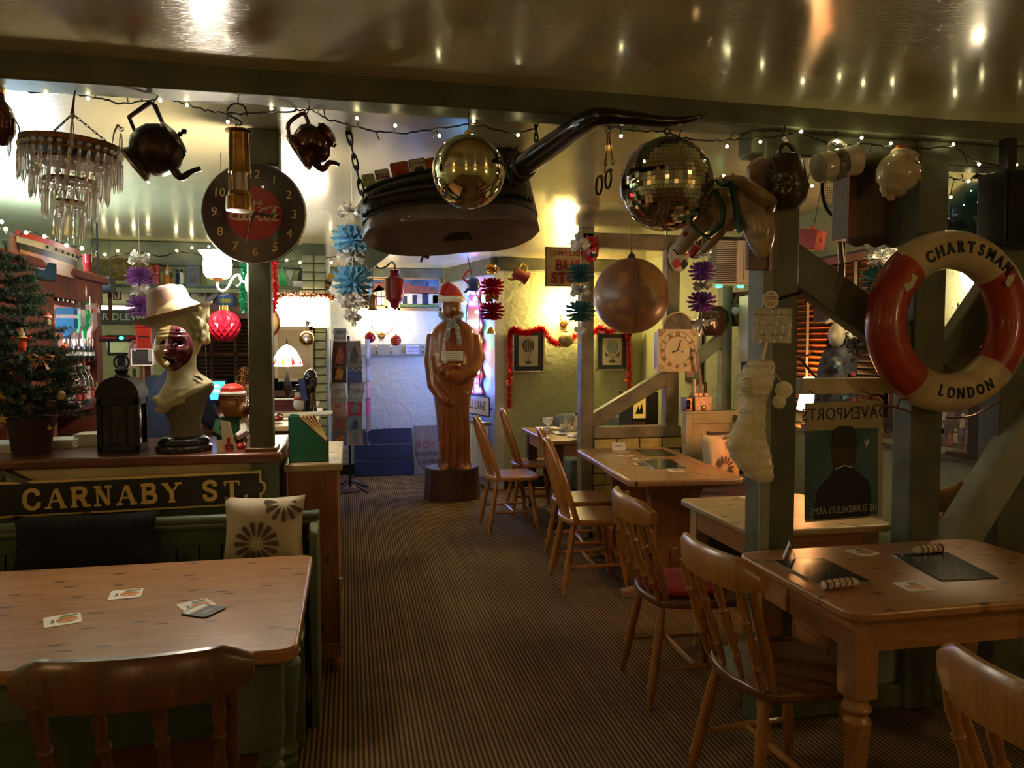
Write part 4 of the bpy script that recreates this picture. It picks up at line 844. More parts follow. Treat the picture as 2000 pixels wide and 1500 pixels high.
t=orn('snowman_ornament','striped woolly hatted figure hanging high at the side of the tree',93,622);MB().lathe([(.002,-.03),(.011,-.026),(.013,-.012),(.009,0),(.001,.001)],12).build('body',pm('olive_wool',(.2,.2,.09),.8),t);MB().lathe([(.013,0),(.014,.01),(.009,.02),(.001,.026)],14).build('hat',M_RED,t);MB().torus((0,0,.008),.0135,.003,14,6).build('hat_band',M_PAPER,t);MB().cyl((0,0,.025),(0,0,.045),.001,n=5).build('loop',M_BRASS,t)
t=orn('red_berry','red orange ball at the edge of the tree by the optics',126,677);MB().ell((0,0,0),.012,12,8).build('ball',pm('orange_red_ball',(.5,.08,.02),.3),t);MB().cyl((0,0,.012),(0,0,.018),.004,n=8).build('cap',M_BRASS,t)
def star(label,px,py,s):
    t=orn('star_ornament',label,px,py);MB().prism([(s*(1 if k % 2 == 0 else .42)*sin(k*PI/5),s*(1 if k % 2 == 0 else .42)*cos(k*PI/5)) for k in range(10)],-.003,.003).build('star',M_GOLD,t,bev=.001);MB().torus((0,0,s*1.1),.004,.001,10,5,Matrix.Rotation(R(90),3,'X')).build('ring',M_BRASS,t)
star('yellow star at the picture edge low on the tree',5,818,.026);star('tiny gold star under the lowest branches',97,836,.012)
t=orn('bauble','yellow bauble at the picture edge beside the tree',3,775);MB().ell((0,0,0),.02,14,10).build('ball',pm('amber_bauble',(.5,.3,.05),.15,.5),t);MB().cyl((0,0,.019),(0,0,.027),.006,n=8).build('cap',M_BRASS,t)
# ---- newspapers and flyers on the bar
def stack(label,px,py,w_,d,n,mats,rz=0,th=.006,name='leaflet_stack'):
    p=onbar(px,py);t=thing(name,label,'papers',p,R(rz),'leaflet stacks on the bar')
    for i in range(n): MB().box((random.uniform(-.004,.004),random.uniform(-.004,.004),th*(i+.5)),(w_,d,th*.86)).build('leaflet',mats[i % len(mats)],t,rot=(0,0,random.uniform(-.04,.04)))
stack('neat stack of pale leaflets beside the black lantern',178,868,.1,.14,9,[M_PAPER,M_WHITE]);stack('wide stack of leaflets behind the tree pot',118,872,.16,.16,6,[M_PAPER]);stack('stack of papers at the picture edge beside the tree pot',10,880,.14,.2,6,[M_PAPER,M_WHITE])
# ---- black lantern
b0=onbar(235,883);f=Fr(235,883,b0.y);lt=thing('metal_lantern','tall black metal candle lantern with an arched roof on the bar','lantern',(b0.x,b0.y+.05,CT))
wd=(f.x(275)-f.x(192))/2;H_=f.z(235,735);dp=.075
M_LANT=pm('matt_black_iron',(.007,.007,.008),.65,var=.2);M_SMOKE=pm('smoked_glass',(.25,.25,.27),.05,0,var=0,trans=.9);MB().bb((-wd,-dp,0),(wd,dp,.03)).build('base',M_LANT,lt,bev=.004)
for sx in (-1,1):
    for sy in (-1,1): MB().box((sx*(wd-.01),sy*(dp-.01),H_*.38),(.02,.02,H_*.72)).build('corner_post',M_LANT,lt,bev=.002)
MB().bb((-wd,-dp,H_*.62),(wd,dp,H_*.72)).build('head_band',M_LANT,lt,bev=.003)
MB().prism([(-wd*1.05*cos(PI*i/12)*1.0,H_*.72+(H_*.28)*sin(PI*i/12)) for i in range(13)],-dp*1.1,dp*1.1).build('arched_roof',M_LANT,lt,smooth=40);MB().lathe([(.03,H_*.97),(.034,H_*1.0),(.022,H_*1.03),(.03,H_*1.08),(.012,H_*1.12),(.001,H_*1.13)],14).build('chimney',M_LANT,lt);MB().torus((0,0,H_*1.18),.03,.004,18,6,Matrix.Rotation(R(90),3,'X')).build('ring_handle',M_LANT,lt)
for s in (-1,1): MB().box((0,s*(dp-.012),H_*.34),(2*wd-.04,.002,H_*.58)).build('pane',M_SMOKE,lt);MB().box((s*(wd-.012),0,H_*.34),(.002,2*dp-.04,H_*.58)).build('pane',M_SMOKE,lt)
for x in (-.35,.35): MB().box((x*wd,-dp+.006,H_*.34),(.006,.008,H_*.58)).build('glazing_bar',M_LANT,lt)
MB().lathe([(.028,.03),(.03,.032),(.029,.12),(.02,.125),(.001,.122)],16).build('candle',M_MAROON,lt)
# ---- plaster bust, mask, hat
f=Fr(360,880,3.58);bs_=thing('plaster_bust','cream classical plaster bust on a round black base wearing mask and hat','sculpture',(f.o.x,3.58,CT));f.o.z=CT
def fz(py): return f.z(360,py)
MB().lathe([(.115,0),(.118,.008),(.116,.022),(.105,.03),(.108,.036),(.104,.05),(.092,.06),(.08,.066),(.02,.068)],32,(0,.0,.0)).build('base',pm('black_gloss_base',(.015,.016,.014),.18,var=0,coat=.5),bs_)
def row(py,l,r,ry,yc=0): a=f.x(l,py);b=f.x(r,py);return (fz(py),(a+b)/2,yc,(b-a)/2,ry)
M_PLASTER=pm('aged_cream_plaster',(.47,.43,.26),.65,var=.16,vs=7,bump=.12,bs=20)
m=MB();m.sect([row(852,330,398,.07),row(840,334,396,.066),row(825,332,392,.064),row(812,325,396,.07),row(795,320,400,.078),row(782,316,404,.086),row(770,318,412,.09),row(760,330,418,.085),row(750,350,419,.07)],28);m.build('grey_drapery',pm('grey_aged_plaster',(.17,.16,.115),.7,var=.25,vs=7,bump=.2,bs=18),bs_,remesh=.007)
m=MB();m.sect([row(806,311,332,.05,-.02),row(795,309,352,.082),row(782,308,372,.095),row(770,309,392,.10),row(758,316,408,.10),row(748,322,418,.09),row(738,326,405,.078),row(728,327,388,.068),row(716,325,382,.062),row(700,322,382,.062),row(690,320,384,.066)],28)
m.sect([row(712,318,366,.05,-.045),row(700,308,380,.085,-.01),row(685,301,389,.10,0),row(665,297,396,.112,.008),row(645,295,399,.118,.012),row(625,295,400,.118,.012),row(605,300,397,.11,.012),row(590,312,388,.09,.012),row(582,330,370,.05,.012)],28)
m.tube([f.p(306,775,-.05),f.p(330,790,-.085),f.p(360,772,-.092),f.p(395,755,-.075),f.p(417,746,-.03)],[.014,.018,.016,.016,.012],10)
m.tube([f.p(312,800,-.06),f.p(335,790,-.085),f.p(370,780,-.09)],[.012,.014,.01],8)
m.build('torso_and_head',M_PLASTER,bs_,remesh=.007)
h_=MB();random.seed(5)
for i in range(95):
    a=random.uniform(-.25,PI*1.05);zz=random.uniform(fz(668),fz(600));xx=f.x(349,640)+.112*cos(a*.95-.2);yy=.012+.12*sin(a*.95-.2)
    if xx < f.x(385) and yy < -.03: continue
    h_.ell((xx,yy,zz),(.016,.016,.02),8,6)
for i in range(28): h_.ell(f.p(368+random.uniform(0,30),612+random.uniform(-8,50),-.085+random.uniform(0,.06)),(.014,.014,.018),8,6)
h_.build('curled_hair',M_PLASTER,bs_,remesh=.006)
m=MB();m.tube([f.p(386,733,-.07),f.p(394,736,-.075),f.p(402,741,-.07)],[.004,.006,.003],6)
for k in range(4): m.tube([f.p(388+k*4,734+k*2,-.072),f.p(386+k*5,729+k*2+8*(k % 2),-.08)],.0015,4)
tag(m.build('toy_lizard',M_BLACK,loc=bs_.location),'tiny black toy lizard clinging to the bust shoulder','toy')
# half cream half maroon mask (heightfield)
f2=Fr(342,680,3.58-.122);mk=thing('theatre_mask','theatre mask, half cream and half glossy maroon, with a crying face on the bust','mask',f2.o)
def face_y(u,v):
    e=max(0,1-u*u*.9-v*v*.75);y=-.062*e**.5
    G=lambda x,z,sx,sz: math.exp(-((u-x)/sx)**2-((v-z)/sz)**2)
    y -= .026*G(0,-.02,.13,.34)+.022*G(0,-.18,.2,.1)                       # nose
    for s in (-1,1):
        y -= .014*G(s*.42,.52,.3,.06)+.012*G(s*.45,.68,.28,.05)+.010*G(s*.45,.82,.22,.045)   # furrowed brow
        y += .026*G(s*.42,.24,.2,.10);y -= .016*G(s*.5,-.08,.22,.16);y -= .010*G(s*.36,.1,.22,.035)
        y -= .012*G(s*.42,-.42,.1,.2)
    y += .03*G(-.05,-.55,.3,.12);y -= .014*G(0,-.36,.3,.06);y -= .018*G(0,-.78,.26,.09)
    return y*1.35
hw=(f2.x(380)-f2.x(302))/2;hh=(f2.z(343,636)-f2.z(343,724))/2
def half(s,n=26,nv=44):
    m=MB();vv=[];fs=[]
    for j in range(nv+1):
        v=-1+2*j/nv;wmax=math.sqrt(max(.02,1-abs(v)**2.6*(.98 if v > 0 else .96)))*(1 if v > 0 else (1-.28*abs(v)**1.3))
        for i in range(n+1):
            u=s*i/n*wmax;vv.append((u*hw+(f2.x(349)-f2.x(343))*0,face_y(u,v),v*hh))
    for j in range(nv):
        for i in range(n):
            a=j*(n+1)+i;u=(i+.5)/n*s;v=-1+2*(j+.5)/nv
            eye=((u-s*.42)/.25)**2+((v-.24+.35*(abs(u)-.42))/.085)**2 < 1;mouth=((u+.05)/.32)**2+((v+.55+.3*u)/.13)**2 < 1
            if eye or mouth: continue
            fs.append((a,a+1,a+n+2,a+n+1))
    m.add(vv,fs);return m
half(-1).build('cream_half',pm('cream_mask',(.5,.41,.20),.3,var=.12,coat=.3),mk,smooth=70);half(1).build('maroon_half',pm('maroon_mask',(.10,.006,.03),.2,var=.1,coat=.6),mk,smooth=70)
MB().ell((0,.015,0),(hw*.86,.02,hh*.86),20,12).build('hole_shade',pm('void_black',(.003,.003,.003),1.0,var=0),mk);mk.rotation_euler=(0,0,R(-6))  # black shell stands for the shade behind the eye and mouth holes
MB().tube([(-hw*.95,.02,hh*.3),(-hw*1.05,.08,hh*.5),(-hw*.9,.16,hh*.6)],.004,6,flat=.4).build('strap',M_BLACK,mk)
# fedora
hx=thing('fedora_hat','dusty pink felt fedora hat tilted on the masked bust','hat',f.p(337,624)+Vector((f.o.x,3.59,CT)));hx.rotation_euler=(R(3),R(-14),R(-14))
M_FELT=pm('dusty_pink_felt',(.28,.18,.145),.95,var=.06,sheen=.5)
rs=[]
for rr,z in ((.085,-.012),(.118,-.004),(.15,.004),(.176,.016),(.178,.02),(.15,.009),(.118,.002),(.09,.0)):
    rs.append([(rr*cos(a)*1.02,rr*sin(a)*.88,z+(.014*abs(cos(a))**3*(rr-.085)/.09 if sin(a) < .3 else .022*(rr-.085)/.09)) for a in [2*PI*j/40 for j in range(40)]])
MB().rings(rs,caps=False,closed=True).build('brim',M_FELT,hx,smooth=60)
rs=[]
for k,(z,s) in enumerate(((0,1),(.03,.985),(.06,.95),(.09,.9),(.125,.85),(.142,.76),(.146,.6),(.138,.35),(.13,.1))):
    rs.append([(.094*s*cos(a)*(1.08),.090*s*sin(a),z-(.026*math.exp(-(sin(a)*s/.34)**2)*(1 if k > 3 else 0)*(1.0))+.012*cos(a)*s*(k/8)) for a in [2*PI*j/40 for j in range(40)]])
m=MB().rings(rs)
m.v=[(x,y*(1-.34*max(0,min(1,(z-.04)/.07))*math.exp(-((x+.085)/.045)**2)),z) for x,y,z in m.v];m.build('crown',M_FELT,hx,smooth=60)
MB().lathe([(.0975,.004),(.0985,.006),(.0965,.028),(.095,.028)],40,sx=1.08,sy=.97).build('hat_band',pm('rose_leather_band',(.24,.09,.065),.45),hx);MB().box((.085,-.062,.017),(.012,.008,.026),Matrix.Rotation(R(-36),3,'Z')).build('buckle',M_GOLDPAINT,hx)
# ---- bear with santa hat, cards
f=Fr(452,872,3.64);be=thing('plush_bear','brown toy bear in a santa hat and green jumper on the bar','toy',(f.o.x,3.64,CT));f.o.z=CT;M_BEAR=pm('brown_bear_fur',(.28,.11,.03),.8,var=.25,vs=25,bump=.4,bs=50)
m=MB();m.ell(f.p(455,790),((f.x(480)-f.x(429))/2,.06,.066),20,14);m.ell(f.p(475,800,-.02),(.035,.034,.036),14,10);m.build('head',M_BEAR,be,remesh=.006)
MB().ell(f.p(482,799,-.035),(.021,.02,.026),12,10).build('nose',pm('dark_brown_nose',(.07,.02,.012),.35),be);MB().ell(f.p(465,778,-.055),.006,8,6).build('eye',M_BLACK,be);MB().ell(f.p(434,780,-.01),(.016,.014,.026),10,8).build('ear',M_BEAR,be)
MB().sect([row(872,428,484,.06),row(850,426,488,.068),row(830,428,484,.066),row(812,434,474,.05)],20).build('jumper',pm('green_red_jumper',(.03,.09,.04),.9,var=.2),be) if False else None
M_JUMP=pm('green_jumper',(.02,.075,.035),.9,var=.2)
MB().sect([(fz(872),0,0,.055,.055),(fz(850),0,0,.066,.06),(fz(832),0,0,.062,.056),(fz(815),0,0,.045,.042)],20).build('jumper',M_JUMP,be)
for s,pxs in ((-1,430),(1,476)): MB().tube([f.p(pxs,822,-.02),f.p(pxs+s*4,842,-.05),f.p(455+s*12,850,-.07)],[.02,.022,.016],10).build('arm',M_JUMP if s < 0 else M_PAPER,be);MB().ell(f.p(455+s*18,868,-.05),(.022,.04,.022),12,8).build('foot',M_RED,be)
MB().lathe([(.054,0),(.05,.02),(.03,.036),(.001,.04)],20,f.p(454,766)).build('santa_hat',M_RED,be);MB().torus(f.p(454,768),.05,.010,22,8).build('hat_trim',M_WHITE,be)
p=onbar(447,877);p.y=3.515;t=thing('menu_holder','white card menu holder standing in front of the toy bear','card',p);f=Fr(447,877,p.y)
MB().prism([(f.x(432),f.z(447,817)),(f.x(450),f.z(447,820)),(f.x(464),0),(f.x(458),0),(f.x(456),.03),(f.x(440),.03),(f.x(440),0),(f.x(436),0)],-.004,0).build('card',M_PAPER,t);MB().prism([(f.x(443),0),(f.x(451),0),(f.x(450),.06),(f.x(444),.06)],-.007,-.0045).build('red_print',M_RED,t);MB().prism([(f.x(425),0),(f.x(438),0),(f.x(436),.055),(f.x(424),.05)],-.02,-.018).build('side_card',M_PAPER,t)
# ---- green magazine file with red menus
q=WZ(600,905,1.0);fl_=thing('magazine_file','dark green card magazine file on the pine cabinet','file box',(q.x,q.y+.03,1.001));f=Fr(600,905,q.y+.03);f.o.z=1.001
hh=f.z(600,812);xa,xb=f.x(559),f.x(637)
for y in (0,.12): MB().prism([(xa,0),(xb,0),(xb,f.z(600,868)),(f.x(576),hh*.985),(xa,hh)],y,y+.003).build('side',M_DKGREEN,fl_)
MB().bb((xa,0,0),(xa+.003,.123,hh)).build('spine',M_DKGREEN,fl_);MB().bb((xb-.003,0,0),(xb,.123,f.z(600,868))).build('front',M_DKGREEN,fl_);MB().bb((xa,0,0),(xb,.123,.003)).build('bottom',M_DKGREEN,fl_)
for i in range(5):
    y=q.y+.05+i*.02;t=thing('menu_book',('first','second','third','fourth','fifth')[i]+' red menu from the front in the green file','menu',(q.x,y,1.005),0,'red menus in the green file');x1_=f.x(612+i*5)
    MB().prism([(xa+.012,0),(xb-.01,0),(xb-.01,f.z(600,862)-.005),(f.x(580+i*7),hh*.98)],0,.008).build('cover',M_MAROON,t);MB().prism([(f.x(580+i*7)+.002,hh*.985),(xb-.008,f.z(600,862)),(xb-.008,f.z(600,864)-.004),(f.x(580+i*7),hh*.96)],-.001,.0095).build('gilt_edge',M_GOLDPAINT,t)
# ================================================================ back of the bar
def shelf_row(): pass
a=W(200,557,7.3);b=W(642,557,7.3)
sh=thing('wall_shelf','long green shelf of curios on the wall behind the bar','shelf',(a.x,7.38,a.z));MB().bb((0,-.11,-.012),(b.x-a.x,.1,.012)).build('board',M_BENCH,sh,bev=.003);MB().bb((.0,-.10,-.055),(b.x-a.x,-.07,-.012)).build('front_rail',M_BRICKG,sh,bev=.006)
for k in (.2,.8,1.4,1.9): MB().prism([(0,0),(.16,0),(0,-.14)],-.012,.012).xf(Matrix.Rotation(R(-90),4,'Z')).build('bracket',M_BENCH,sh,loc=(k,.1,-.012))
SZ=a.z+.0125
def sf(px,pyb=552): f=Fr(px,557,7.30);f.o.z=SZ;return f
def onshelf(name,label,cat,px,Y=7.33): p=W(px,557,Y);return thing(name,label,cat,(p.x,Y,SZ),0,'curios on the bar shelf')
f=sf(300)
def dim(pxl,pxr,pyt,pyb=555): return (f.m*(pxr-pxl),(pyb-pyt)*f.m)
w_,h=dim(290,313,511);t=onshelf('tin_box','red and black upright tin on the bar shelf','tin',301);MB().bb((-w_/2,-.03,0),(w_/2,.03,h*.94)).build('body',M_RED,t,bev=.004);MB().bb((-w_/2-.002,-.032,h*.94),(w_/2+.002,.032,h)).build('lid',M_BLACK,t,bev=.003);MB().bb((-w_/2-.001,-.031,0),(-w_*.1,-.03,h*.9)).build('dark_print',M_BLACKPRINT,t);text('dash',h*.2,M_PAPER,t,(w_*.12,-.032,h*.55))
w_,h=dim(318,338,513);t=onshelf('santa_figurine','orange and white santa figurine on the bar shelf','figurine',328);MB().sect([(0,0,0,w_*.45,.04),(h*.3,0,0,w_*.42,.04),(h*.55,0,0,w_*.3,.03),(h*.62,0,0,w_*.2,.02)],14).build('robe',pm('orange_robe',(.5,.17,.04),.5),t);MB().ell((0,-.005,h*.72),w_*.22,12,8).build('head',M_SKIN,t);MB().sect([(h*.5,0,-.02,w_*.12,.02),(h*.68,0,-.022,w_*.2,.012)],10).build('beard',M_WHITE,t);MB().lathe([(w_*.24,h*.78),(w_*.16,h*.9),(.002,h)],12).build('hood',pm('orange_robe',(1,1,1)),t);MB().ell((w_*.35,0,h*.5),(w_*.18,.03,h*.16),10,8).build('sack',M_DKGREEN,t)
w_,h=dim(344,360,520);t=onshelf('figure_pair','two small blue and white dancing figures on one base','figurine',351);MB().box((0,0,.006),(w_*1.3,.05,.012)).build('base',M_DKGREEN,t)
for s,mt in ((-1,M_NAVY),(1,M_WHITE)): MB().sect([(.012,s*w_*.28,0,.012,.012),(h*.5,s*w_*.25,0,.018,.014),(h*.75,s*w_*.25,0,.012,.012)],10).build('figure',mt,t);MB().ell((s*w_*.25,0,h*.88),.014,10,8).build('head',M_HAIR,t)
w_,h=dim(363,392,512);t=onshelf('dark_picture','dark framed portrait standing on the bar shelf','picture',378,7.38);MB().bb((-w_/2,-.01,0),(w_/2,.01,h)).build('frame',M_DARKWOOD,t,bev=.004);MB().bb((-w_*.4,-.012,h*.1),(w_*.4,-.0095,h*.9)).build('canvas',pm('dark_canvas',(.05,.03,.028),.4,var=.4,vs=20),t);MB().ell((0,-.013,h*.6),(w_*.13,.002,h*.14),12,8).build('painted_face',pm('sepia_face',(.22,.13,.09),.5),t);MB().sect([(h*.15,0,-.013,w_*.28,.002),(h*.42,0,-.013,w_*.12,.002)],10).build('painted_body',pm('sepia_coat',(.1,.05,.045),.5),t)
w_,h=dim(543,563,508);t=onshelf('green_glass_sail','green glass triangle ornament beside the bar post','ornament',553);MB().prism([(-w_*.5,.006),(w_*.5,.006),(-w_*.12,h)],-.004,.004).build('glass_sail',M_GREENG,t);MB().box((0,0,.003),(w_*1.2,.04,.006)).build('base',M_BLACK,t)
t=onshelf('wine_glass','clear stemmed glass between the green sail and the black dog','glass',567);MB().lathe([(.03,0),(.03,.003),(.004,.006),(.004,.05),(.03,.08),(.034,.12),(.028,.15),(.027,.15),(.032,.12),(.003,.055)],18).build('bowl',M_GLASS,t)
pt=onshelf('cat_and_dog_figurine','black dog and white cat figurine on a lettered plinth','figurine',596);w_,h=dim(570,620,543);MB().bb((-w_/2,-.045,0),(w_/2,.045,h)).build('plinth',M_WHITE,pt,bev=.006);text('BLACK & WHITE',h*.42,pm('grey_lettering',(.35,.34,.32),.5),pt,(0,-.046,h*.5))
def pet(px,mat,ear,s,par,nm):
    x=(px-596)*f.m;m=MB();m.sect([(h,x,0,.05*s,.045*s),(h+.05*s,x,0,.05*s,.045*s),(h+.11*s,x,-.005,.036*s,.034*s),(h+.14*s,x,-.01,.022*s,.022*s)],14);m.ell((x,-.02*s,h+.165*s),(.036*s,.034*s,.033*s),14,10)
    for k in (-1,1): m.tube([(x+k*.02*s,-.015*s,h+.185*s),(x+k*.026*s,-.012*s,h+(.225 if ear else .16)*s)],[.014*s,.003*s],8);m.tube([(x+k*.02*s,-.03*s,h+.08*s),(x+k*.02*s,-.04*s,h+.01)],.011*s,8)
    m.build(nm,mat,par,remesh=.006);MB().ell((x,-.055*s,h+.16*s),.006,8,6).build('nose',M_BLACK,par)
    for k in (-1,1): MB().ell((x+k*.013*s,-.05*s,h+.175*s),.004,6,5).build('eye',M_BLACK,par)
pet(589,M_BLACK,False,.72,pt,'black_dog');pet(608,pm('white_porcelain',(.7,.66,.58),.2,var=.05),True,.95,pt,'white_cat')
for k,(px,rot,lab) in enumerate(((627,0,'upright yellow box beside the white cat'),(638,24,'yellow book leaning at the end of the shelf'))):
    t=onshelf('yellow_box',lab,'box',px,7.36);t.rotation_euler=(0,R(rot),0);MB().bb((-.03,-.05,.0),(.03,.05,.135)).build('body',pm('yellow_card',(.55,.33,.02),.5),t,bev=.002);MB().bb((-.0305,-.051,.03),(.0305,.0505,.06)).build('black_band',M_BLACKPRINT,t)
# stuffed yellow brown animal on the shelf
t=onshelf('stuffed_animal','shaggy ochre stuffed animal with small horns above the bar sign','taxidermy',232,7.2);m=MB();m.ell((.02,0,.12),(.2,.09,.10),18,12);m.ell((-.17,-.02,.15),(.07,.06,.07),14,10);m.ell((.2,0,.11),(.08,.07,.08),12,8)
for x in (-.1,.12): m.tube([(x,0,.08),(x,-.02,0)],[.035,.025],10)
m.build('body',pm('ochre_fur',(.22,.15,.04),.95,var=.3,vs=30,bump=.7,bs=50),t,remesh=.012)
for s in (-1,1): MB().tube([(-.18,s*.03,.2),(-.2,s*.06,.25),(-.17,s*.07,.29)],[.012,.009,.003],8).build('horn',M_CREAM,t)
t=onshelf('red_robed_doll','red robed doll beside the ruby vase','figurine',183,7.2);MB().lathe([(.07,0),(.065,.06),(.03,.14),(.015,.16)],16).build('robe',M_RED,t);MB().ell((0,0,.18),.028,12,8).build('head',M_NAVY,t);MB().ell((.06,0,.1),(.02,.02,.06),10,8).build('staff',M_NAVY,t)
# signs and notices on the bar wall
def board(name,label,pxl,pyt,pxr,pyb,Y,mat,cat='sign',border=None,dep=.015,group=None,bw=.012):
    f=Fr((pxl+pxr)/2,pyb,Y);t=thing(name,label,cat,f.o,0,group);a=f.p(pxl,pyb);b=f.p(pxr,pyt)
    MB().bb((a.x,-dep,0),(b.x,0,b.z)).build('board',mat,t,bev=.002)
    if border: 
        for q in (((a.x,0),(b.x,bw)),((a.x,b.z-bw),(b.x,b.z)),((a.x,0),(a.x+bw,b.z)),((b.x-bw,0),(b.x,b.z))): MB().bb((q[0][0],-dep-.006,q[0][1]),(q[1][0],-dep+.003,q[1][1])).build('border',border,t)
    return t,a,b,f
t,a,b,f=board('maroon_sign','dark maroon sign with a pale rounded border and one large letter',335,560,406,612,7.42,M_MAROON);xr=f.x(402)
poly=rrect(f.x(345),b.z*.16,xr,b.z*.86,.05,6);MB().tube([(x,-.018,z) for x,z in poly],.006,6,closed=True).build('pale_border',M_CREAM,t);text('N',b.z*.62,M_CREAM,t,(f.x(388),-.017,b.z*.5),bold=.012);text('N',b.z*.55,M_RED,t,(f.x(384),-.016,b.z*.46))
t,a,b,f=board('road_sign','grey green wooden sign lettered in white under the bar shelf',198,606,296,634,7.44,pm('grey_green_sign',(.05,.075,.06),.6),dep=.02);text('BRIDLEWAY',.085,M_PAPER,t,(f.x(246),-.022,b.z*.5),sp=1.05)
t,a,b,f=board('road_sign','small dark sign lettered in white behind the felt hat',385,606,418,630,7.45,pm('charcoal_sign',(.03,.035,.04),.6),dep=.02);text('TH',.08,M_PAPER,t,(f.x(404),-.022,b.z*.5))
t,a,b,f=board('blue_packet','blue printed packet with a yellow flash hanging under the bright bar lamp',426,556,456,597,7.4,pm('blue_print',(.04,.1,.36),.4,var=.2),'packet');MB().bb((f.x(431),-.018,b.z*.12),(f.x(451),-.0145,b.z*.32)).build('yellow_flash',pm('yellow_flash',(.6,.5,.04),.5),t);text('SEA',.05,M_PAPER,t,(f.x(441),-.017,b.z*.75));MB().prism([(f.x(430),b.z*.5),(f.x(452),b.z*.62),(f.x(445),b.z*.5),(f.x(432),b.z*.42)],-.018,-.0145).build('printed_wave',M_PAPER,t)
for pa,pb,lab in (((405,590),(432,566),'brown diagonal roof timber meeting the maroon sign'),((455,570),(486,592),'brown diagonal roof timber behind the bar post')): tag(MB().beam(W(*pa,7.4),W(*pb,7.4),.05,.07,(0,1,0)).build('diagonal_timber',M_REDWOOD,bev=.006),lab,'timber')
t=thing('mantel_rail','reddish brown rail above the dark bar window','rail',W(440,612,7.4));a=W(395,612,7.4)-W(440,612,7.4);b=W(600,612,7.4)-W(440,612,7.4);MB().bb((a.x,-.06,-.05),(b.x,.0,.05)).build('board',M_REDWOOD,t,bev=.006);MB().bb((a.x,-.075,.035),(b.x,0,.055)).build('moulding',M_REDWOOD,t)
t,a,b,f=board('badge_picture','tiny white card with a red and black figure in a wooden frame',222,567,238,587,7.46,M_PAPER,'picture',M_DARKWOOD);MB().ell((f.x(229),-.017,b.z*.66),(.014,.002,.018),10,8).build('printed_head',M_BLACKPRINT,t);MB().bb((f.x(227),-.018,b.z*.2),(f.x(232),-.0145,b.z*.5)).build('printed_body',M_RED,t)
p=W(225,602,7.44);t=thing('strip_light','warm white tube light above the grey green sign','lamp',p);MB().tube([(-.16,0,0),(.16,0,0)],.02,12).build('tube',glow('warm_tube',(1,.82,.68),3.5),t);MB().box((0,.03,0),(.36,.02,.05)).build('batten',M_WHITE,t)
p=W(192,556,6.2);t=thing('speaker','dark speaker box hanging from the corner of the bar ceiling','speaker',p);MB().box((0,0,0),(.2,.14,.12)).build('cabinet',M_BLACK,t,bev=.006);MB().lathe([(.045,0),(.04,.006),(.015,.01),(.002,.004)],16).xf(Matrix.Rotation(R(90),4,'X')).build('cone',M_IRON,t,loc=(0,-.07,0));MB().cyl((0,0,.06),(0,.0,CEIL-p.z),.008,n=8).build('hanger',M_BLACK,t)
t=thing('wooden_hanger','brown wooden plumb hanging in front of the bar signs','ornament',W(216,620,6.3));MB().bb((-.014,-.006,0),(.014,.006,W(216,548,6.3).z-W(216,620,6.3).z)).build('bar',M_REDWOOD,t,bev=.003);MB().prism([(-.014,0),(.014,0),(0,-.05)],-.006,.006).build('tip',M_REDWOOD,t);MB().cyl((0,0,.1),(0,0,CEIL-t.location.z),.002,n=5).build('cord',M_CABLE,t)
p=W(184,590,6.0);t=thing('orange_bird','orange and white toy bird perched beside the optics','toy',p);m=MB();m.ell((0,0,0),(.03,.03,.06),12,8);m.ell((-.01,-.01,.07),.026,10,8);m.build('body',pm('orange_feather',(.6,.26,.02),.6),t,remesh=.006);MB().ell((-.012,-.026,-.01),(.016,.012,.035),10,8).build('white_breast',M_WHITE,t);MB().tube([(-.02,-.03,.07),(-.05,-.04,.06)],[.008,.001],6).build('beak',M_BLACK,t);MB().cyl((0,0,.09),(0,0,CEIL-p.z),.0025,n=6).build('hanging_wire',M_BLACK,t)
# till, glowing screen, monitor
CB=1.0
bk_=thing('back_counter','low wooden back counter under the dark bar window','counter',(-1.0,6.9,0));MB().bb((-.9,-.45,0),(.2,.5,CB-.04)).build('body',M_REDWOOD,bk_);MB().bb((-.92,-.48,CB-.04),(.22,.5,CB)).build('worktop',M_REDWOOD,bk_,bev=.006)
def onback(px,Y): p=W(px,800,Y);return Vector((p.x,Y,CB))
p=W(417,763,4.55);t=thing('till_screen','tilted touch screen till glowing blue beside the bust','screen',(p.x,4.55,CT));t.rotation_euler=(0,0,R(8));zc=p.z-CT;MB().box((0,0,zc),(.14,.025,.12),Matrix.Rotation(R(-12),3,'X')).build('bezel',M_BLACK,t,bev=.004);MB().box((0,-.014,zc),(.124,.004,.104),Matrix.Rotation(R(-12),3,'X')).build('display',glow('blue_display',(.04,.3,.8),1.6),t)
for i in range(3):
    for j in range(2): MB().box((-.035+j*.05,-.018,zc-.03+i*.028),(.036,.003,.018),Matrix.Rotation(R(-12),3,'X')).build('screen_button',glow('pale_button',(.4,.7,1),1.2),t)
MB().cyl((0,.02,0),(0,.02,zc-.03),.012,n=8).build('stalk',M_BLACK,t);MB().box((0,.02,.006),(.1,.08,.012)).build('foot',M_BLACK,t)
t=thing('small_monitor','old small monitor with a dull green screen among the bar clutter','screen',W(236,690,5.2));MB().box((0,.03,.05),(.15,.1,.13)).build('case',M_BLACK,t,bev=.006);MB().box((0,-.022,.05),(.11,.004,.09)).build('display',glow('dull_green_display',(.3,.36,.16),.22),t);MB().bb((-.025,.005,-t.location.z),(.025,.055,0)).build('stand',M_BLACK,t)
for k,(px,py) in enumerate(((236,656),(238,664))): pass
t=thing('indicator_lamp','little green indicator lamp between two red glowing bars','lamp',W(237,660,5.15));MB().ell((0,0,0),(.014,.01,.01),10,8).build('green_lens',glow('green_indicator',(.05,.9,.55),2.5),t)
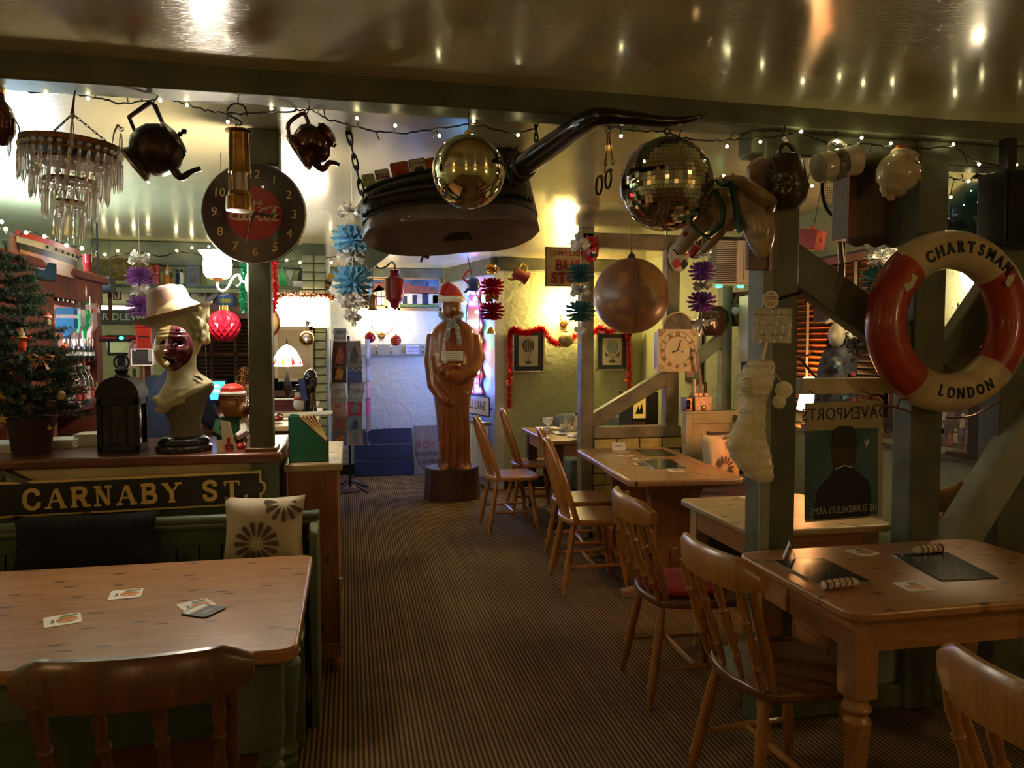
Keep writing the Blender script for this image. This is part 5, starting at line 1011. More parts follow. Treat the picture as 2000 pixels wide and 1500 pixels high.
for s in (-1,1): MB().beam((s*.03,0,0),(s*.12,0,.006+.004*s),.012,.014).build('red_bar',glow('red_bar',(.5,.01,.012),.1,(.08,.003,.003)),t)
MB().box((0,.02,-.005),(.26,.02,.04)).build('housing',M_BLACK,t)
t=thing('red_money_box','tall red box like a post box behind the lantern','box',W(286,715,5.0));h=W(286,640,5).z-W(286,715,5).z;MB().bb((-.045,-.045,0),(.045,.045,h)).build('body',M_RED,t,bev=.006);MB().bb((-.05,-.05,h),(.05,.05,h+.02)).build('cap',M_RED,t,bev=.006);MB().bb((-.03,-.047,h*.75),(.03,-.044,h*.79)).build('slot',M_BLACK,t);MB().bb((-.03,-.03,-t.location.z),(.03,.03,0)).build('pedestal',M_REDWOOD,t)
t=thing('flamingo_neck','pale pink curved neck of an ornament behind the framed blackboard','ornament',W(262,720,5.0));q=f=Fr(262,720,5.0);MB().tube(smoothpts([f.p(258,720),f.p(254,690),f.p(258,670),f.p(268,668),f.p(274,678)],5),[.012]*20+[.006],10).build('neck',pm('dull_pink',(.3,.16,.13),.6),t);MB().lathe([(.05,-.45),(.05,-.44),(.012,-.4),(.01,0)],12).build('stand',M_BLACK,t)
t,a,b,f=board('framed_blackboard','small black notice in a thin white frame behind the bust',257,681,300,714,4.05,M_BLACKPRINT,'notice',M_WHITE,.006,None,.004);MB().cyl((0,.01,CT-f.o.z),(0,.01,.03),.006,n=8).build('stand',M_STEEL,t);MB().bb((f.x(288),-.009,.02),(f.x(297),-.0055,.08)).build('printed_column',pm('grey_print',(.2,.2,.2),.6),t);text('A',.014,M_PAPER,t,(f.x(262),-.0085,.075))
t=thing('red_dispenser','red and white plastic dispenser on the bar back','dispenser',onback(285,6.6));MB().bb((-.05,-.05,0),(.05,.05,.3)).build('body',M_RED,t,bev=.01);MB().bb((-.04,-.055,.02),(.04,-.048,.2)).build('white_panel',M_WHITE,t)
# glasses upside down on the bar, tall vases
random.seed(4)
for i,(px,py) in enumerate(((447,745),(454,746),(462,742),(470,745),(476,747))):
    p=W(px,780,4.5);lath('tumbler',('first','second','third','fourth','fifth')[i]+' stacked clear tumbler from the till behind the toy bear','glass',[(.026,0),(.028,.002),(.03,.2),(.033,.24),(.03,.24),(.026,.01),(.002,.008)],M_GLASS,(p.x,4.5+.03*(i % 2),CT),'tumblers behind the toy bear',14)
p=onbar(470,860);t=thing('tinsel_bundle','sparkling copper tinsel bundle between the bear and the post','tinsel',(W(478,800,3.75).x,3.75,CT));m=MB();random.seed(9)
for i in range(900):
    z=random.uniform(0,.36);a=random.uniform(0,2*PI);r=random.uniform(.01,.045);q=Vector((r*cos(a),r*sin(a),z));d=Vector((random.uniform(-1,1),random.uniform(-1,1),random.uniform(-1,1)))*.02;s_=d.cross(Vector((.3,.5,.8))).normalized()*.0015;m.add([q-s_,q+s_,q+d],[(0,1,2)])
MB().cyl((0,0,0),(0,0,.36),.008,n=6).build('core',M_BRASS,t);stuff(m.build('strands',pm('copper_foil',(.75,.42,.25),.15,1),t,smooth=0))
# right hand end of the bar, past the post
xp=W(610,720,7.2);t,a,b,f=board('painted_door','cream panelled cupboard door with a gold bauble on it',537,638,611,745,7.22,M_PALEPINE,'door',M_CREAM,.02,None,.03)
t=thing('bauble','gold and silver ribbed bauble hung on the cream cupboard door','ornament',W(599,661,7.12));rr=f.m*15
m=MB();m.rings([[(rr*max(.02,cos(u))*(1+.05*(j % 2))*cos(2*PI*j/28),rr*max(.02,cos(u))*(1+.05*(j % 2))*sin(2*PI*j/28),rr*sin(u)) for j in range(28)] for u in [-PI/2+PI*i/10 for i in range(11)]]);m.build('ribbed_ball',M_GOLD,t,rot=(R(80),0,0));MB().ell((0,-rr*.9,0),(rr*.5,rr*.15,rr*.5),14,6).build('silver_rosette',M_SILVER,t);MB().cyl((0,0,rr),(0,0,rr+.03),.003,n=6).build('hook',M_BRASS,t)
rb=thing('bar_end_counter','pale worktop at the end of the bar under the stained glass lamp','counter',(W(575,800,6.3).x,6.3,0));zc=W(575,790,6.4).z;MB().bb((-.2,-.4,0),(.16,.5,zc-.03)).build('body',M_REDWOOD,rb);MB().bb((-.22,-.42,zc-.03),(.18,.52,zc-.004)).build('top',M_PALEPINE,rb,bev=.004)
t=thing('menu_stack','stack of maroon menus at the end of the bar','menus',W(562,792,5.7));t.location.z=CT+.0
sz=W(562,792,5.7);
for i in range(7): MB().box((random.uniform(-.005,.005),0,-.0+i*.011),(.22,.16,.009)).build('menu',M_MAROON,t)
MB().box((0,0,7*.011),(.21,.15,.006)).build('top_page',M_PAPER,t)
mc=thing('service_counter','pale service counter behind the green file','counter',(W(570,830,5.2).x,5.2,0));MB().bb((-.19,-.63,0),(.16,.62,CT-.03)).build('body',M_REDWOOD,mc);MB().bb((-.21,-.65,CT-.03),(.18,.64,CT-.001)).build('top',M_PALEPINE,mc,bev=.004)
p=W(540,848,4.8);t=thing('bronze_figurine','small reddish bronze figurine lying beside the post','figurine',(p.x,4.8,CT));m=MB();m.ell((0,0,.02),(.045,.02,.018),12,8);m.ell((-.03,0,.045),.018,10,8);m.tube([(.0,0,.03),(.02,-.02,.055),(.04,-.01,.04)],.008,8);m.build('body',pm('red_bronze',(.25,.06,.03),.25,.5),t,remesh=.004)
p=W(606,800,5.4);t=thing('phrenology_head','glossy black display head with a blue leaflet at the end of the bar','sculpture',(p.x,5.4,CT));m=MB();f=Fr(606,790,5.4);f.o=Vector((p.x,5.4,CT));m.ell(f.p(607,742),((f.x(621)-f.x(592))/2,.065,.075),18,12);m.sect([(0,0,0,.05,.05),(.03,0,0,.045,.045),(f.z(606,765),0,0,.035,.035),(f.z(606,752),0,0,.045,.045)],16);m.ell(f.p(610,752,-.055),(.014,.02,.02),8,6);m.build('head',pm('black_gloss',(.012,.012,.016),.12,var=0,coat=.6),t,remesh=.006);MB().box(f.p(600,758,-.1),(.04,.004,.15)).build('leaflet',pm('blue_leaflet',(.08,.1,.4),.5,var=.2),t,rot=(0,R(-8),0))
p=W(585,790,5.6);t=thing('snowman_figurine','small snowman in a black top hat beneath the stained glass lamp','figurine',(p.x,5.6,CT));MB().ell((0,0,.05),(.045,.04,.05),14,10).build('body',M_WHITE,t);MB().ell((0,0,.115),.032,14,10).build('head',M_WHITE,t);MB().lathe([(.04,.138),(.04,.144),(.026,.145),(.026,.185),(.001,.186)],16).build('top_hat',M_BLACK,t);MB().torus((0,0,.088),.03,.01,16,6).build('scarf',M_RED,t)
p=W(618,800,5.0);t=thing('paper_roll','long pale roll of paper lying at the end of the bar','paper roll',(p.x-.03,5.0,CT+.02));MB().tube([(-.2,0,0),(.13,.0,.012)],.016,14).build('roll',M_PAPER,t);MB().tube([(.125,0,.012),(.132,0,.0122)],.008,12).build('dark_core',M_IRON,t)
t=thing('striped_bauble','large red and gold striped bauble half hidden by the bar post','ornament',W(518,630,4.2));rr=W(546,630,4.2).x-W(516,630,4.2).x
for k in range(12):
    m=MB();m.rings([[(rr*max(.02,cos(u))*cos(2*PI*(k+j/4)/12),rr*max(.02,cos(u))*sin(2*PI*(k+j/4)/12),rr*sin(u)*1.08) for j in range(5)] for u in [-PI/2+PI*i/14 for i in range(15)]],caps=False);
    n_=5;m.f=[q for q in m.f if max(q)-min(q) < 10 and not ({i % 5 for i in q} == {0,4})];m.mi=[0]*len(m.f)
    m.build('stripe',M_RED if k % 2 else M_GOLDPAINT,t,smooth=60)
MB().cyl((0,0,rr),(0,0,rr+.02),.02,n=12).build('cap',M_GOLD,t);MB().cyl((0,0,rr+.02),(0,0,CEIL-t.location.z),.0015,n=5).build('thread',M_CABLE,t)
# red faceted bauble
t=thing('faceted_bauble','big red diamond faceted bauble hanging beside the bust','ornament',W(437,637,3.95));rr=W(471,637,3.95).x-W(437,637,3.95).x;m=MB();NR,NC=11,16
def bp(i,j,k=1.0): u=-PI/2+PI*i/NR;a=2*PI*(j+(i % 2)*.5)/NC;return Vector((rr*k*max(.03,cos(u))*cos(a),rr*k*max(.03,cos(u))*sin(a),rr*k*sin(u)*.98))
for i in range(1,NR):
    for j in range(NC):
        jj=j if i % 2 == 0 else j
        Lp,Rp=bp(i,j),bp(i,j+1);off=0 if i % 2 == 0 else 1;U_=bp(min(i+1,NR),j+off);D_=bp(max(i-1,0),j+off);c=(Lp+Rp+U_+D_)/4;c=c.normalized()*rr*.9
        m.add([Lp,D_,Rp,U_,c],[(0,1,4),(1,2,4),(2,3,4),(3,0,4)])
m.build('faceted_ball',pm('red_satin',(.42,.008,.03),.32,.25,var=.08),t,smooth=0);MB().ell((0,0,0),rr*.88,16,10).build('inner_ball',M_MAROON,t);MB().cyl((0,0,rr*.95),(0,0,rr+.02),.02,n=14).build('cap',M_GOLD,t);MB().cyl((0,0,rr+.02),(0,0,CEIL-t.location.z),.0015,n=5).build('thread',M_CABLE,t)
# ---------------- bartender behind the bar
def person():
    p0=W(332,800,4.62);t=thing('person','person in a navy top standing behind the bar, turned to the till','person',(p0.x,4.62,0))
    V={};E_=[];rad={}
    def j(n,p,r,par=None): V[n]=Vector(p);rad[n]=r;E_.append((par,n)) if par else None
    j('pelvis',(0,0,.88),.15);j('waist',(0,-.01,1.04),.14,'pelvis');j('chest',(0,-.03,1.24),.155,'waist');j('neck0',(.01,-.05,1.38),.075,'chest');j('neck',(.015,-.07,1.44),.052,'neck0');j('skull',(.02,-.09,1.53),.082,'neck');j('crown',(.02,-.09,1.60),.075,'skull')
    for s in (-1,1):
        n='lr'[s > 0]
        j('hip'+n,(s*.09,0,.84),.10,'pelvis');j('knee'+n,(s*.11,-.01,.47),.062,'hip'+n);j('ank'+n,(s*.11,.01,.09),.042,'knee'+n);j('toe'+n,(s*.125,-.16,.045),.036,'ank'+n)
        j('sh'+n,(s*.165,-.03,1.33),.072,'chest');j('el'+n,(s*.235,-.08+.02*s,1.10),.046,'sh'+n)
        j('wr'+n,(s*.20+.06,-.24,1.13),.030,'el'+n);j('pa'+n,(s*.19+.08,-.315,1.135),.034,'wr'+n)
        for k,(dx,L) in enumerate(((-.026,.075),(-.009,.085),(.009,.08),(.026,.062))):
            b=V['pa'+n]+Vector((dx,-.035,0));j('f%d%sa' % (k,n),b,.010,'pa'+n);j('f%d%sb' % (k,n),b+Vector((dx*.15,-L*.55,-.006)),.009,'f%d%sa' % (k,n));j('f%d%sc' % (k,n),b+Vector((dx*.15,-L*.9,-.03)),.008,'f%d%sb' % (k,n))
        b=V['pa'+n]+Vector((-s*.034,.005,-.004));j('th'+n,b,.011,'pa'+n);j('tt'+n,b+Vector((-s*.02,-.035,-.012)),.009,'th'+n)
    ks=list(V);ix={k: i for i,k in enumerate(ks)};me=bpy.data.meshes.new('body');me.from_pydata([V[k] for k in ks],[(ix[a],ix[b]) for a,b in E_],[])
    o=bpy.data.objects.new('body',me);COL.objects.link(o);sm=o.modifiers.new('skin','SKIN');o.modifiers.new('sub','SUBSURF').levels=2
    lay=me.skin_vertices[0].data
    for k in ks: lay[ix[k]].radius=(rad[k]*(1.2 if k in ('chest','waist','pelvis') else 1),rad[k]*(.8 if k in ('chest','waist','pelvis') else 1))
    lay[0].use_root=True
    dg=bpy.context.evaluated_depsgraph_get();nm=bpy.data.meshes.new_from_object(o.evaluated_get(dg));bpy.data.objects.remove(o)
    nm.materials.clear()
    for mt in (M_NAVY,M_SKIN,M_BLACK): nm.materials.append(mt)
    for pg in nm.polygons:
        c=pg.center;pg.use_smooth=True
        if c.z < .9: pg.material_index=2
        elif c.z > 1.41 or (c.y < -.12 and c.z < 1.3 and c.z > 1.0 and abs(c.x) > .05 and c.y < -.13): pg.material_index=1
    b=bpy.data.objects.new('body',nm);COL.objects.link(b);b.parent=t;b.name='body'
    m=MB();m.ell((.02,-.07,1.575),(.088,.098,.085),16,12);m.ell((.02,-.03,1.52),(.085,.07,.08),14,10);m.build('hair',M_HAIR,t,remesh=.01)
    m=MB();m.ell((.02,-.178,1.52),(.013,.018,.022),10,8);m.build('nose',M_SKIN,t)
    for s in (-1,1): MB().ell((.02+s*.032,-.165,1.545),(.012,.008,.007),8,6).build('eye',M_WHITE,t);MB().ell((.02+s*.085,-.085,1.53),(.008,.018,.028),8,6).build('ear',M_SKIN,t)
    MB().ell((.02,-.168,1.485),(.024,.008,.007),10,6).build('mouth',pm('lips',(.4,.15,.13),.5),t)
    t.rotation_euler=(0,0,R(140));return t
person()
# ================================================================ hanging from the ceiling and the main beam
BU=2.396
def chain(m,p0,p1,r=.010,wire=.0022,step=None):
    p0=Vector(p0);p1=Vector(p1);d=p1-p0;L=d.length;st=step or r*2.3;n=max(2,int(L/st));u,k=frame_of(d);dn=d.normalized();out=[]
    for i in range(n):
        c=p0+d*((i+.5)/n);a=u if i % 2 else k;out.append([c+dn*(cos(2*PI*j/10)*L/n*.72)+a*(sin(2*PI*j/10)*r*.55) for j in range(10)])
    return out
def chain_parts(parent,p0,p1,r=.010,wire=.0022,mat=None):
    for loop in chain(None,p0,p1,r,wire): MB().tube(loop,wire,5,closed=True).build('chain_link',mat or M_IRON,parent)
# ---- crystal chandelier
f=Fr(140,285,2.84);ch=thing('crystal_chandelier','tiered crystal chandelier with a rusty ring hanging from the beam','chandelier',f.o);ch.rotation_euler=(0,R(3),0)
RR=(f.x(238)-f.x(48))/2;tiers=[(RR,.0,.115,34),(RR*.76,-.055,.115,26),(RR*.52,-.115,.115,18),(RR*.28,-.185,.12,11)]
def ringband(R_,z,h,parent,nm): MB().lathe([(R_,z-h/2),(R_+.003,z-h/2),(R_+.003,z+h/2),(R_,z+h/2),(R_,z-h/2)],40).build(nm,M_RUST,parent,smooth=30)
ringband(RR,.0,.016,ch,'top_ring');ringband(RR*.96,-.03,.008,ch,'tier_ring')
for R_,z,L,n in tiers[1:]: ringband(R_,z,.008,ch,'tier_ring')
bead=MB().ell((0,0,0),(.0085,.005,.0085),8,6).build('crystal_bead',M_CRYSTAL,ch);cry=MB().lathe([(.001,-.1),(.0058,-.08),(.0062,-.02),(.0035,-.004),(.001,0)],6).build('crystal_drop',M_CRYSTAL,ch,smooth=0);fb=fc=True
for ti,(R_,z,L,n) in enumerate(tiers):
    for i in range(n):
        a=2*PI*i/n+.1*ti;x,y=R_*cos(a),R_*sin(a)
        if fb: bead.location=(x,y,z-.018);fb=False
        else: share(bead,(x,y,z-.018),ch)
        if fc: cry.location=(x,y,z-.028);fc=False
        else: share(cry,(x,y,z-.028),ch,rot=(random.uniform(-.04,.04),random.uniform(-.04,.04),a),sc=(1,1,L/.11))
    if ti < 3:
        R2,z2=tiers[ti+1][0],tiers[ti+1][1]
        for k in range(3): a=2*PI*k/3+.5;MB().tube([(R_*cos(a),R_*sin(a),z),(R2*cos(a),R2*sin(a),z2)],.0015,5).build('tier_wire',M_RUST,ch)
for k in range(3):
    a=2*PI*k/3+2.6;chain_parts(ch,(RR*cos(a),RR*sin(a),.008),(0,0,.105),.006,.0012)
    a2=2*PI*k/3+3.3 if k else 3.3;a2=(3.2,2.2+PI*.9,5.9)[k]
    x,y=RR*cos(a2),RR*sin(a2);e=Vector((x*1.22,y*1.22,.055));MB().tube([(x,y,0),(x*1.05,y*1.05,.045),(x*1.14,y*1.14,.07),e],[.002,.008,.008,.002],6,flat=.25).build('leaf_arm',M_RUST,ch);share(cry,e+Vector((0,0,-.012)),ch);share(bead,e,ch)
MB().tube([(0,0,.1),(0,0,.125),(.006,.0,BU-f.o.z)],[.008,.004,.003],6).build('hook',M_IRON,ch)
# ---- pots and lamps on hooks
def hookwire(parent,top_local,bottom_local,r=.0022): MB().tube([top_local,Vector(top_local).lerp(Vector(bottom_local),.5)+Vector((.002,0,0)),bottom_local],r,6).build('hook',M_IRON,parent)
def teapot(name,label,px,py,Y,size,mat,tilt,body,spout,handle,lid=True,foot=None,top=BU,hook_off=None,extra=None):
    o=W(px,py,Y);t=thing(name,label,'teapot',o);t.rotation_euler=(0,R(tilt),0)
    MB().lathe([(r*size,z*size) for r,z in body],28).build('body',mat,t,smooth=40)
    MB().tube([Vector(p)*size for p in smoothpts(spout[0],4)],[spout[1]*size*(1-.55*i/(4*(len(spout[0])-1))) for i in range(4*(len(spout[0])-1)+1)],10).build('spout',mat,t)
    MB().tube([Vector(p)*size for p in smoothpts(handle[0],5)],handle[1]*size,8).build('handle',mat,t)
    if lid: MB().lathe([(r*size,z*size) for r,z in lid],20).build('lid',mat,t,smooth=40)
    if foot: MB().lathe([(r*size,z*size) for r,z in foot],26).build('foot',M_STEEL if foot[0][0] > .6 else mat,t,smooth=40)
    if hook_off is not None:
        h=hook_off;Ri=Matrix.Rotation(R(tilt),3,'Y').inverted();a=Ri @ Vector((h[0],0,h[1]));b=Ri @ Vector((h[0],0,top-o.z));hookwire(t,b,a)
    return t
m_=Fr(320,280,2.84).m
# dark coffee pot hung by its handle
f=Fr(320,280,2.84);t=thing('coffee_pot','dark bronze engraved coffee pot with a square handle hanging tipped over','teapot',f.o)
ax0,ax1=f.p(268,318),f.p(352,262)
d=(ax1-ax0).normalized();sd=Vector((-d.z,0,d.x))
def axis_lathe(prof,nm,mat,parent,p0,dv,n=26):
    m=MB();m.lathe(prof,n);q=Vector((0,0,1)).rotation_difference(dv).to_matrix().to_4x4();m.xf(Matrix.Translation(p0) @ q);return m.build(nm,mat,parent,smooth=40)
k=f.m
axis_lathe([(36*k,-6*k),(38*k,0),(36*k,4*k),(34*k,9*k),(42*k,16*k),(50*k,26*k),(54*k,48*k),(52*k,66*k),(42*k,82*k),(36*k,90*k),(38*k,94*k),(30*k,99*k),(10*k,104*k),(.001,104*k)],'body',M_DARKBRASS,t,ax0-d*2*k,d)
axis_lathe([(3*k,104*k),(6*k,108*k),(3*k,112*k),(7*k,118*k),(2*k,124*k),(.001,124*k)],'lid_finial',M_DARKBRASS,t,ax0-d*2*k,d);axis_lathe([(44*k,-8*k),(45*k,-5*k),(44*k,-2*k),(40*k,-4*k)],'foot_rim',M_STEEL,t,ax0-d*2*k,d)
MB().tube([f.p(268,268),f.p(252,229),f.p(293,200),f.p(302,206),f.p(322,250)],[.006,.0085,.009,.009,.006],8).build('handle',M_DARKBRASS,t);MB().tube(smoothpts([f.p(332,318),f.p(352,346),f.p(372,336),f.p(392,329)],4),[.017,.016,.015,.014,.013,.012,.011,.01,.0095,.009,.009,.009,.010],10).build('spout',M_DARKBRASS,t)
hookwire(t,(f.p(309,200).x,0,BU-f.o.z),f.p(296,203));MB().tube([f.p(340,330),f.p(362,300)],[.006,.004],6).build('spout_band',M_DARKBRASS,t)
# copper lustre teapot
f=Fr(605,285,2.84);t=thing('lustre_teapot','brown lustre teapot hanging on its side with a mirror bright base','teapot',f.o);k=f.m
p0=f.p(584,297);d=(f.p(648,258)-p0).normalized()
axis_lathe([(.001,-3*k),(38*k,-4*k),(40*k,0),(38*k,4*k),(33*k,10*k),(38*k,20*k),(42*k,34*k),(37*k,48*k),(26*k,56*k),(24*k,60*k),(29*k,64*k),(26*k,72*k),(12*k,78*k),(.001,79*k)],'body',pm('brown_lustre',(.11,.03,.018),.14,.5,var=.5,vs=25,bump=.5,bs=30,coat=.5),t,p0,d);axis_lathe([(.001,-5*k),(33*k,-5*k),(33*k,-3*k)],'bright_base',M_CHROME,t,p0,d)
MB().tube(smoothpts([f.p(568,276),f.p(563,243),f.p(590,222),f.p(598,230),f.p(608,258)],4),.0075,8).build('handle',MC['brown_lustre'],t);MB().tube(smoothpts([f.p(608,310),f.p(630,330),f.p(644,317),f.p(663,322)],4),[.016,.015,.014,.013,.012,.011,.01,.009,.009,.008,.008,.007,.007],10).build('spout',MC['brown_lustre'],t);hookwire(t,(f.p(605,200).x,0,BU-f.o.z),f.p(596,228))
# miner's lamp
f=Fr(467,310,2.80);t=thing('miners_lamp','brass miners safety lamp hanging in front of the round clock','lamp',f.o);k=f.m;z=lambda py: f.z(467,py)
MB().lathe([(22*k,z(338)),(22*k,z(336)),(20*k,z(262)),(21*k,z(260)),(27*k,z(257)),(27*k,z(255)),(18*k,z(252)),(.001,z(251))],26).build('bonnet',M_BRASS,t,smooth=30);MB().lathe([(.001,z(415)),(27*k,z(412)),(28*k,z(408)),(27*k,z(385)),(23*k,z(382)),(22*k,z(374)),(.001,z(373))],26).build('fuel_base',M_BRASS,t,smooth=30)
MB().lathe([(15*k,z(374)),(15*k,z(338))],20).build('glass_chimney',pm('smoky_glass',(.75,.7,.66),.1,var=.1),t)
for a in range(6): MB().cyl((19*k*cos(a*PI/3),19*k*sin(a*PI/3),z(375)),(19*k*cos(a*PI/3),19*k*sin(a*PI/3),z(337)),.0035,n=8).build('cage_rod',M_BRASS,t)
MB().tube(smoothpts([f.p(463,252),f.p(461,243),f.p(468,245),f.p(472,240),f.p(464,233),f.p(448,226),f.p(444,215),f.p(452,205),f.p(464,203),f.p(476,207),f.p(481,218),f.p(482,227)],4),.0028,7).build('swivel_hook',M_IRON,t);hookwire(t,(f.p(464,180).x,0,BU-f.o.z),f.p(464,203))
# ---- round clock on the bar post
f=Fr(497,417,3.46);ck=thing('wall_clock','large round dark clock with a red centre fixed to the bar post','clock',f.o);rc=(f.x(599)-f.x(394))/2
def disc(r,y0,y1,nm,mat,parent,n=48,bev=0): return MB().prism([(r*cos(2*PI*i/n),r*sin(2*PI*i/n)) for i in range(n)],y0,y1).build(nm,mat,parent,smooth=40,bev=bev)
disc(rc*.985,.0,.035,'case',M_BLACK,ck,bev=.004);disc(rc*.965,-.004,.001,'dial',pm('dark_brown_dial',(.035,.014,.016),.25,var=.1,coat=.4),ck);disc(rc*.53,-.006,-.0035,'red_centre',pm('red_enamel',(.33,.012,.016),.3,var=.08),ck)
MB().torus((0,0,0),rc*.985,.004,56,8,Matrix.Rotation(R(90),3,'X')).build('chrome_rim',M_STEEL,ck)
for n in range(1,13): a=R(90-30*n);text(str(n),rc*.24,M_GOLDPAINT,ck,(rc*.76*cos(a),-.0045,rc*.76*sin(a)),ext=.0006,name='numeral',shear=.08)
text('DRINK',rc*.115,M_PAPER,ck,(0,-.0065,rc*.2),ext=.0006);GS={'C': (1.05,[(1.0,1.6),(.75,1.85),(.3,1.6),(.05,.9),(.15,.25),(.5,0),(.9,.2)]),'o': (.8,[(.4,.95),(.1,.7),(.1,.2),(.4,0),(.7,.25),(.7,.7),(.4,.95)]),'c': (.72,[(.65,.8),(.4,.95),(.1,.65),(.12,.2),(.4,0),(.7,.15)]),'a': (.88,[(.65,.85),(.35,.95),(.08,.55),(.15,.1),(.4,.02),(.62,.4),(.66,.9),(.64,.2),(.85,.05)]),'l': (.5,[(.1,.3),(.45,1.5),(.35,1.85),(.2,1.5),(.22,.3),(.45,.02)]),'-': (.45,[(.05,.45),(.35,.5)])}
gx=-3.5;gu=rc*.128
for g_ in 'Coca-Cola':
    pts=smoothpts([Vector(((gx+x+.25*z)*gu,0,z*gu-rc*.13)) for x,z in GS[g_][1]],4);MB().ribbon([(p.x,p.z) for p in pts],.0062,-.006,-.0072).build('script_swash',M_CREAM,ck,smooth=0);gx += GS[g_][0]
MB().ribbon([(p.x,p.z) for p in smoothpts([Vector((-rc*.44,0,rc*.02)),Vector((-rc*.46,0,-rc*.1)),Vector((-rc*.3,0,-rc*.14)),Vector((-rc*.08,0,-rc*.12))],5)],.004,-.006,-.007).build('script_swash',M_CREAM,ck);MB().ribbon([(p.x,p.z) for p in smoothpts([Vector((rc*.06,0,rc*.12)),Vector((rc*.22,0,rc*.1)),Vector((rc*.34,0,rc*.15)),Vector((rc*.47,0,rc*.12))],5)],.004,-.006,-.007).build('script_swash',M_CREAM,ck)
MB().prism([(-.004,0),(.006,0),(-rc*.17,-rc*.5),(-rc*.19,-rc*.5)],-.009,-.0085).build('hour_hand',M_BLACK,ck);MB().prism([(0,.005),(0,-.004),(rc*.32,-rc*.06),(rc*.32,-.001)],-.011,-.0105).build('minute_hand',M_BLACK,ck);disc(.006,-.013,-.006,'hand_boss',M_BLACK,ck,14)
MB().cyl((-.01,-.01,0),(rc*-.17,-.01,-rc*.6),.0008,n=5).build('second_hand',M_PAPER,ck)
# ---- silver ball, mirror ball
f=Fr(915,336,2.80);rr=(f.x(985)-f.x(845))/2;t=thing('mirror_globe','smooth gold tinted mirror ball hanging in front of the giant boot','ball',f.o);MB().ell((0,0,0),rr,56,36).build('ball',pm('gold_tinted_mirror',(.82,.74,.52),.02,1,var=0),t,smooth=80);MB().cyl((0,0,rr*.98),(0,0,rr+.014),.014,n=14).build('cap',M_GOLD,t);MB().cyl((0,0,rr),(0,0,BU-f.o.z+.002),.0018,n=6).build('hook',M_IRON,t)
f=Fr(1302,360,2.84);rr=(f.x(1386)-f.x(1218))/2;t=thing('mirror_ball','disco mirror ball of many small square tiles hanging from the beam','ball',f.o);m=MB();random.seed(11);NR=34
for i in range(NR):
    u=-PI/2+PI*(i+.5)/NR;n=max(6,int(2*NR*cos(u)));hh=rr*PI/NR*.46
    for j in range(n):
        a=2*PI*j/n;c=Vector((cos(u)*cos(a),cos(u)*sin(a),sin(u)));nn=(c+Vector((random.gauss(0,.022),random.gauss(0,.022),random.gauss(0,.022)))).normalized();e1=Vector((-sin(a),cos(a),0));e1=(e1-nn*e1.dot(nn)).normalized();e2=nn.cross(e1);ww=PI*rr*cos(u)/n*.94
        q=c*rr;m.add([q-e1*ww-e2*hh,q+e1*ww-e2*hh,q+e1*ww+e2*hh,q-e1*ww+e2*hh],[(0,1,2,3)])
stuff(m.build('mirror_tiles',pm('mirror_tile',(.8,.76,.66),.035,1,var=0),t,smooth=0));MB().ell((0,0,0),rr*.985,32,20).build('core',M_IRON,t);MB().torus((0,0,rr+.022),.012,.0025,14,6,Matrix.Rotation(R(90),3,'X')).build('hanging_eye',M_IRON,t);MB().cyl((0,0,rr*.98),(0,0,rr+.012),.006,n=8).build('stud',M_STEEL,t);MB().lathe([(.001,-rr-.025),(.004,-rr-.012),(.006,-rr*.985)],8).build('bottom_spike',M_STEEL,t);hookwire(t,(0,0,BU-f.o.z),(0,0,rr+.033));MB().torus((rr*.42,0,rr*.94),.010,.0018,12,5,Matrix.Rotation(R(90),3,'X')).build('spare_eye',M_IRON,t)
# ---- giant boot
f=bf=Fr(880,430,3.55);bo=thing('giant_boot','giant black leather boot with zips hung sole down from chains','boot',f.o)
LX0,LX1=f.x(705),f.x(1050);CX=(LX0+LX1)/2;LH=(LX1-LX0)/2;NS=34
def plan(u): # half width of the sole along the length u -1 toe .. 1 heel
    return .155*(max(0,1-abs(u)**3.2))**.5*(1.0-.10*math.exp(-((u-.25)/.3)**2))
def ring_sole(k,z): return [(CX+u*LH*k,s*plan(u)*k,z) for s,us in ((-1,[-1+2*i/NS for i in range(NS+1)]),(1,[1-2*i/NS for i in range(1,NS)])) for u in us]
TILT=Matrix.Rotation(R(-27),4,'X') @ Matrix.Rotation(R(-5),4,'Y')
def bt(m): 
    m.xf(TILT);return m
zoff=-.02
def bh(u): return .19+.10*(u+.9)
M_SOLE=pm('dark_purple_sole',(.15,.11,.135),.3,var=.25,vs=5,coat=.5)
bt(MB().rings([ring_sole(.93,-.075+zoff),ring_sole(1.0,-.06+zoff),ring_sole(1.005,-.01+zoff),ring_sole(.99,.0+zoff)])).build('sole',M_SOLE,bo,smooth=40)
rs=[]
N2=26
for i in range(N2):
    u=-.985+1.97*i/(N2-1);h=bh(u) if u < .35 else bh(.35)+.10*min(1,(u-.35)/.4);w_=plan(u)*.97+.006;tp=.85
    if u < -.8: h *= .55+.45*math.sqrt(max(0,1-((u+.8)/.2)**2))
    rs.append([(CX+u*LH,w_*cos(a)*(1 if sin(a) < .3 else tp+(1-tp)*(1-(sin(a)-.3)/.7)),zoff+h*max(0,sin(a))**.45 if sin(a) > 0 else zoff) for a in [2*PI*j/24 for j in range(24)]])
bt(MB().rings(rs)).build('leather_upper',M_BLACKLEATHER,bo,smooth=60)
bt(MB().lathe([(.115,.26),(.12,.30),(.118,.36),(.112,.40),(.10,.40),(.10,.30)],24,(CX+LH*.62,0,0))).build('ankle_cuff',M_BLACKLEATHER,bo,smooth=50)
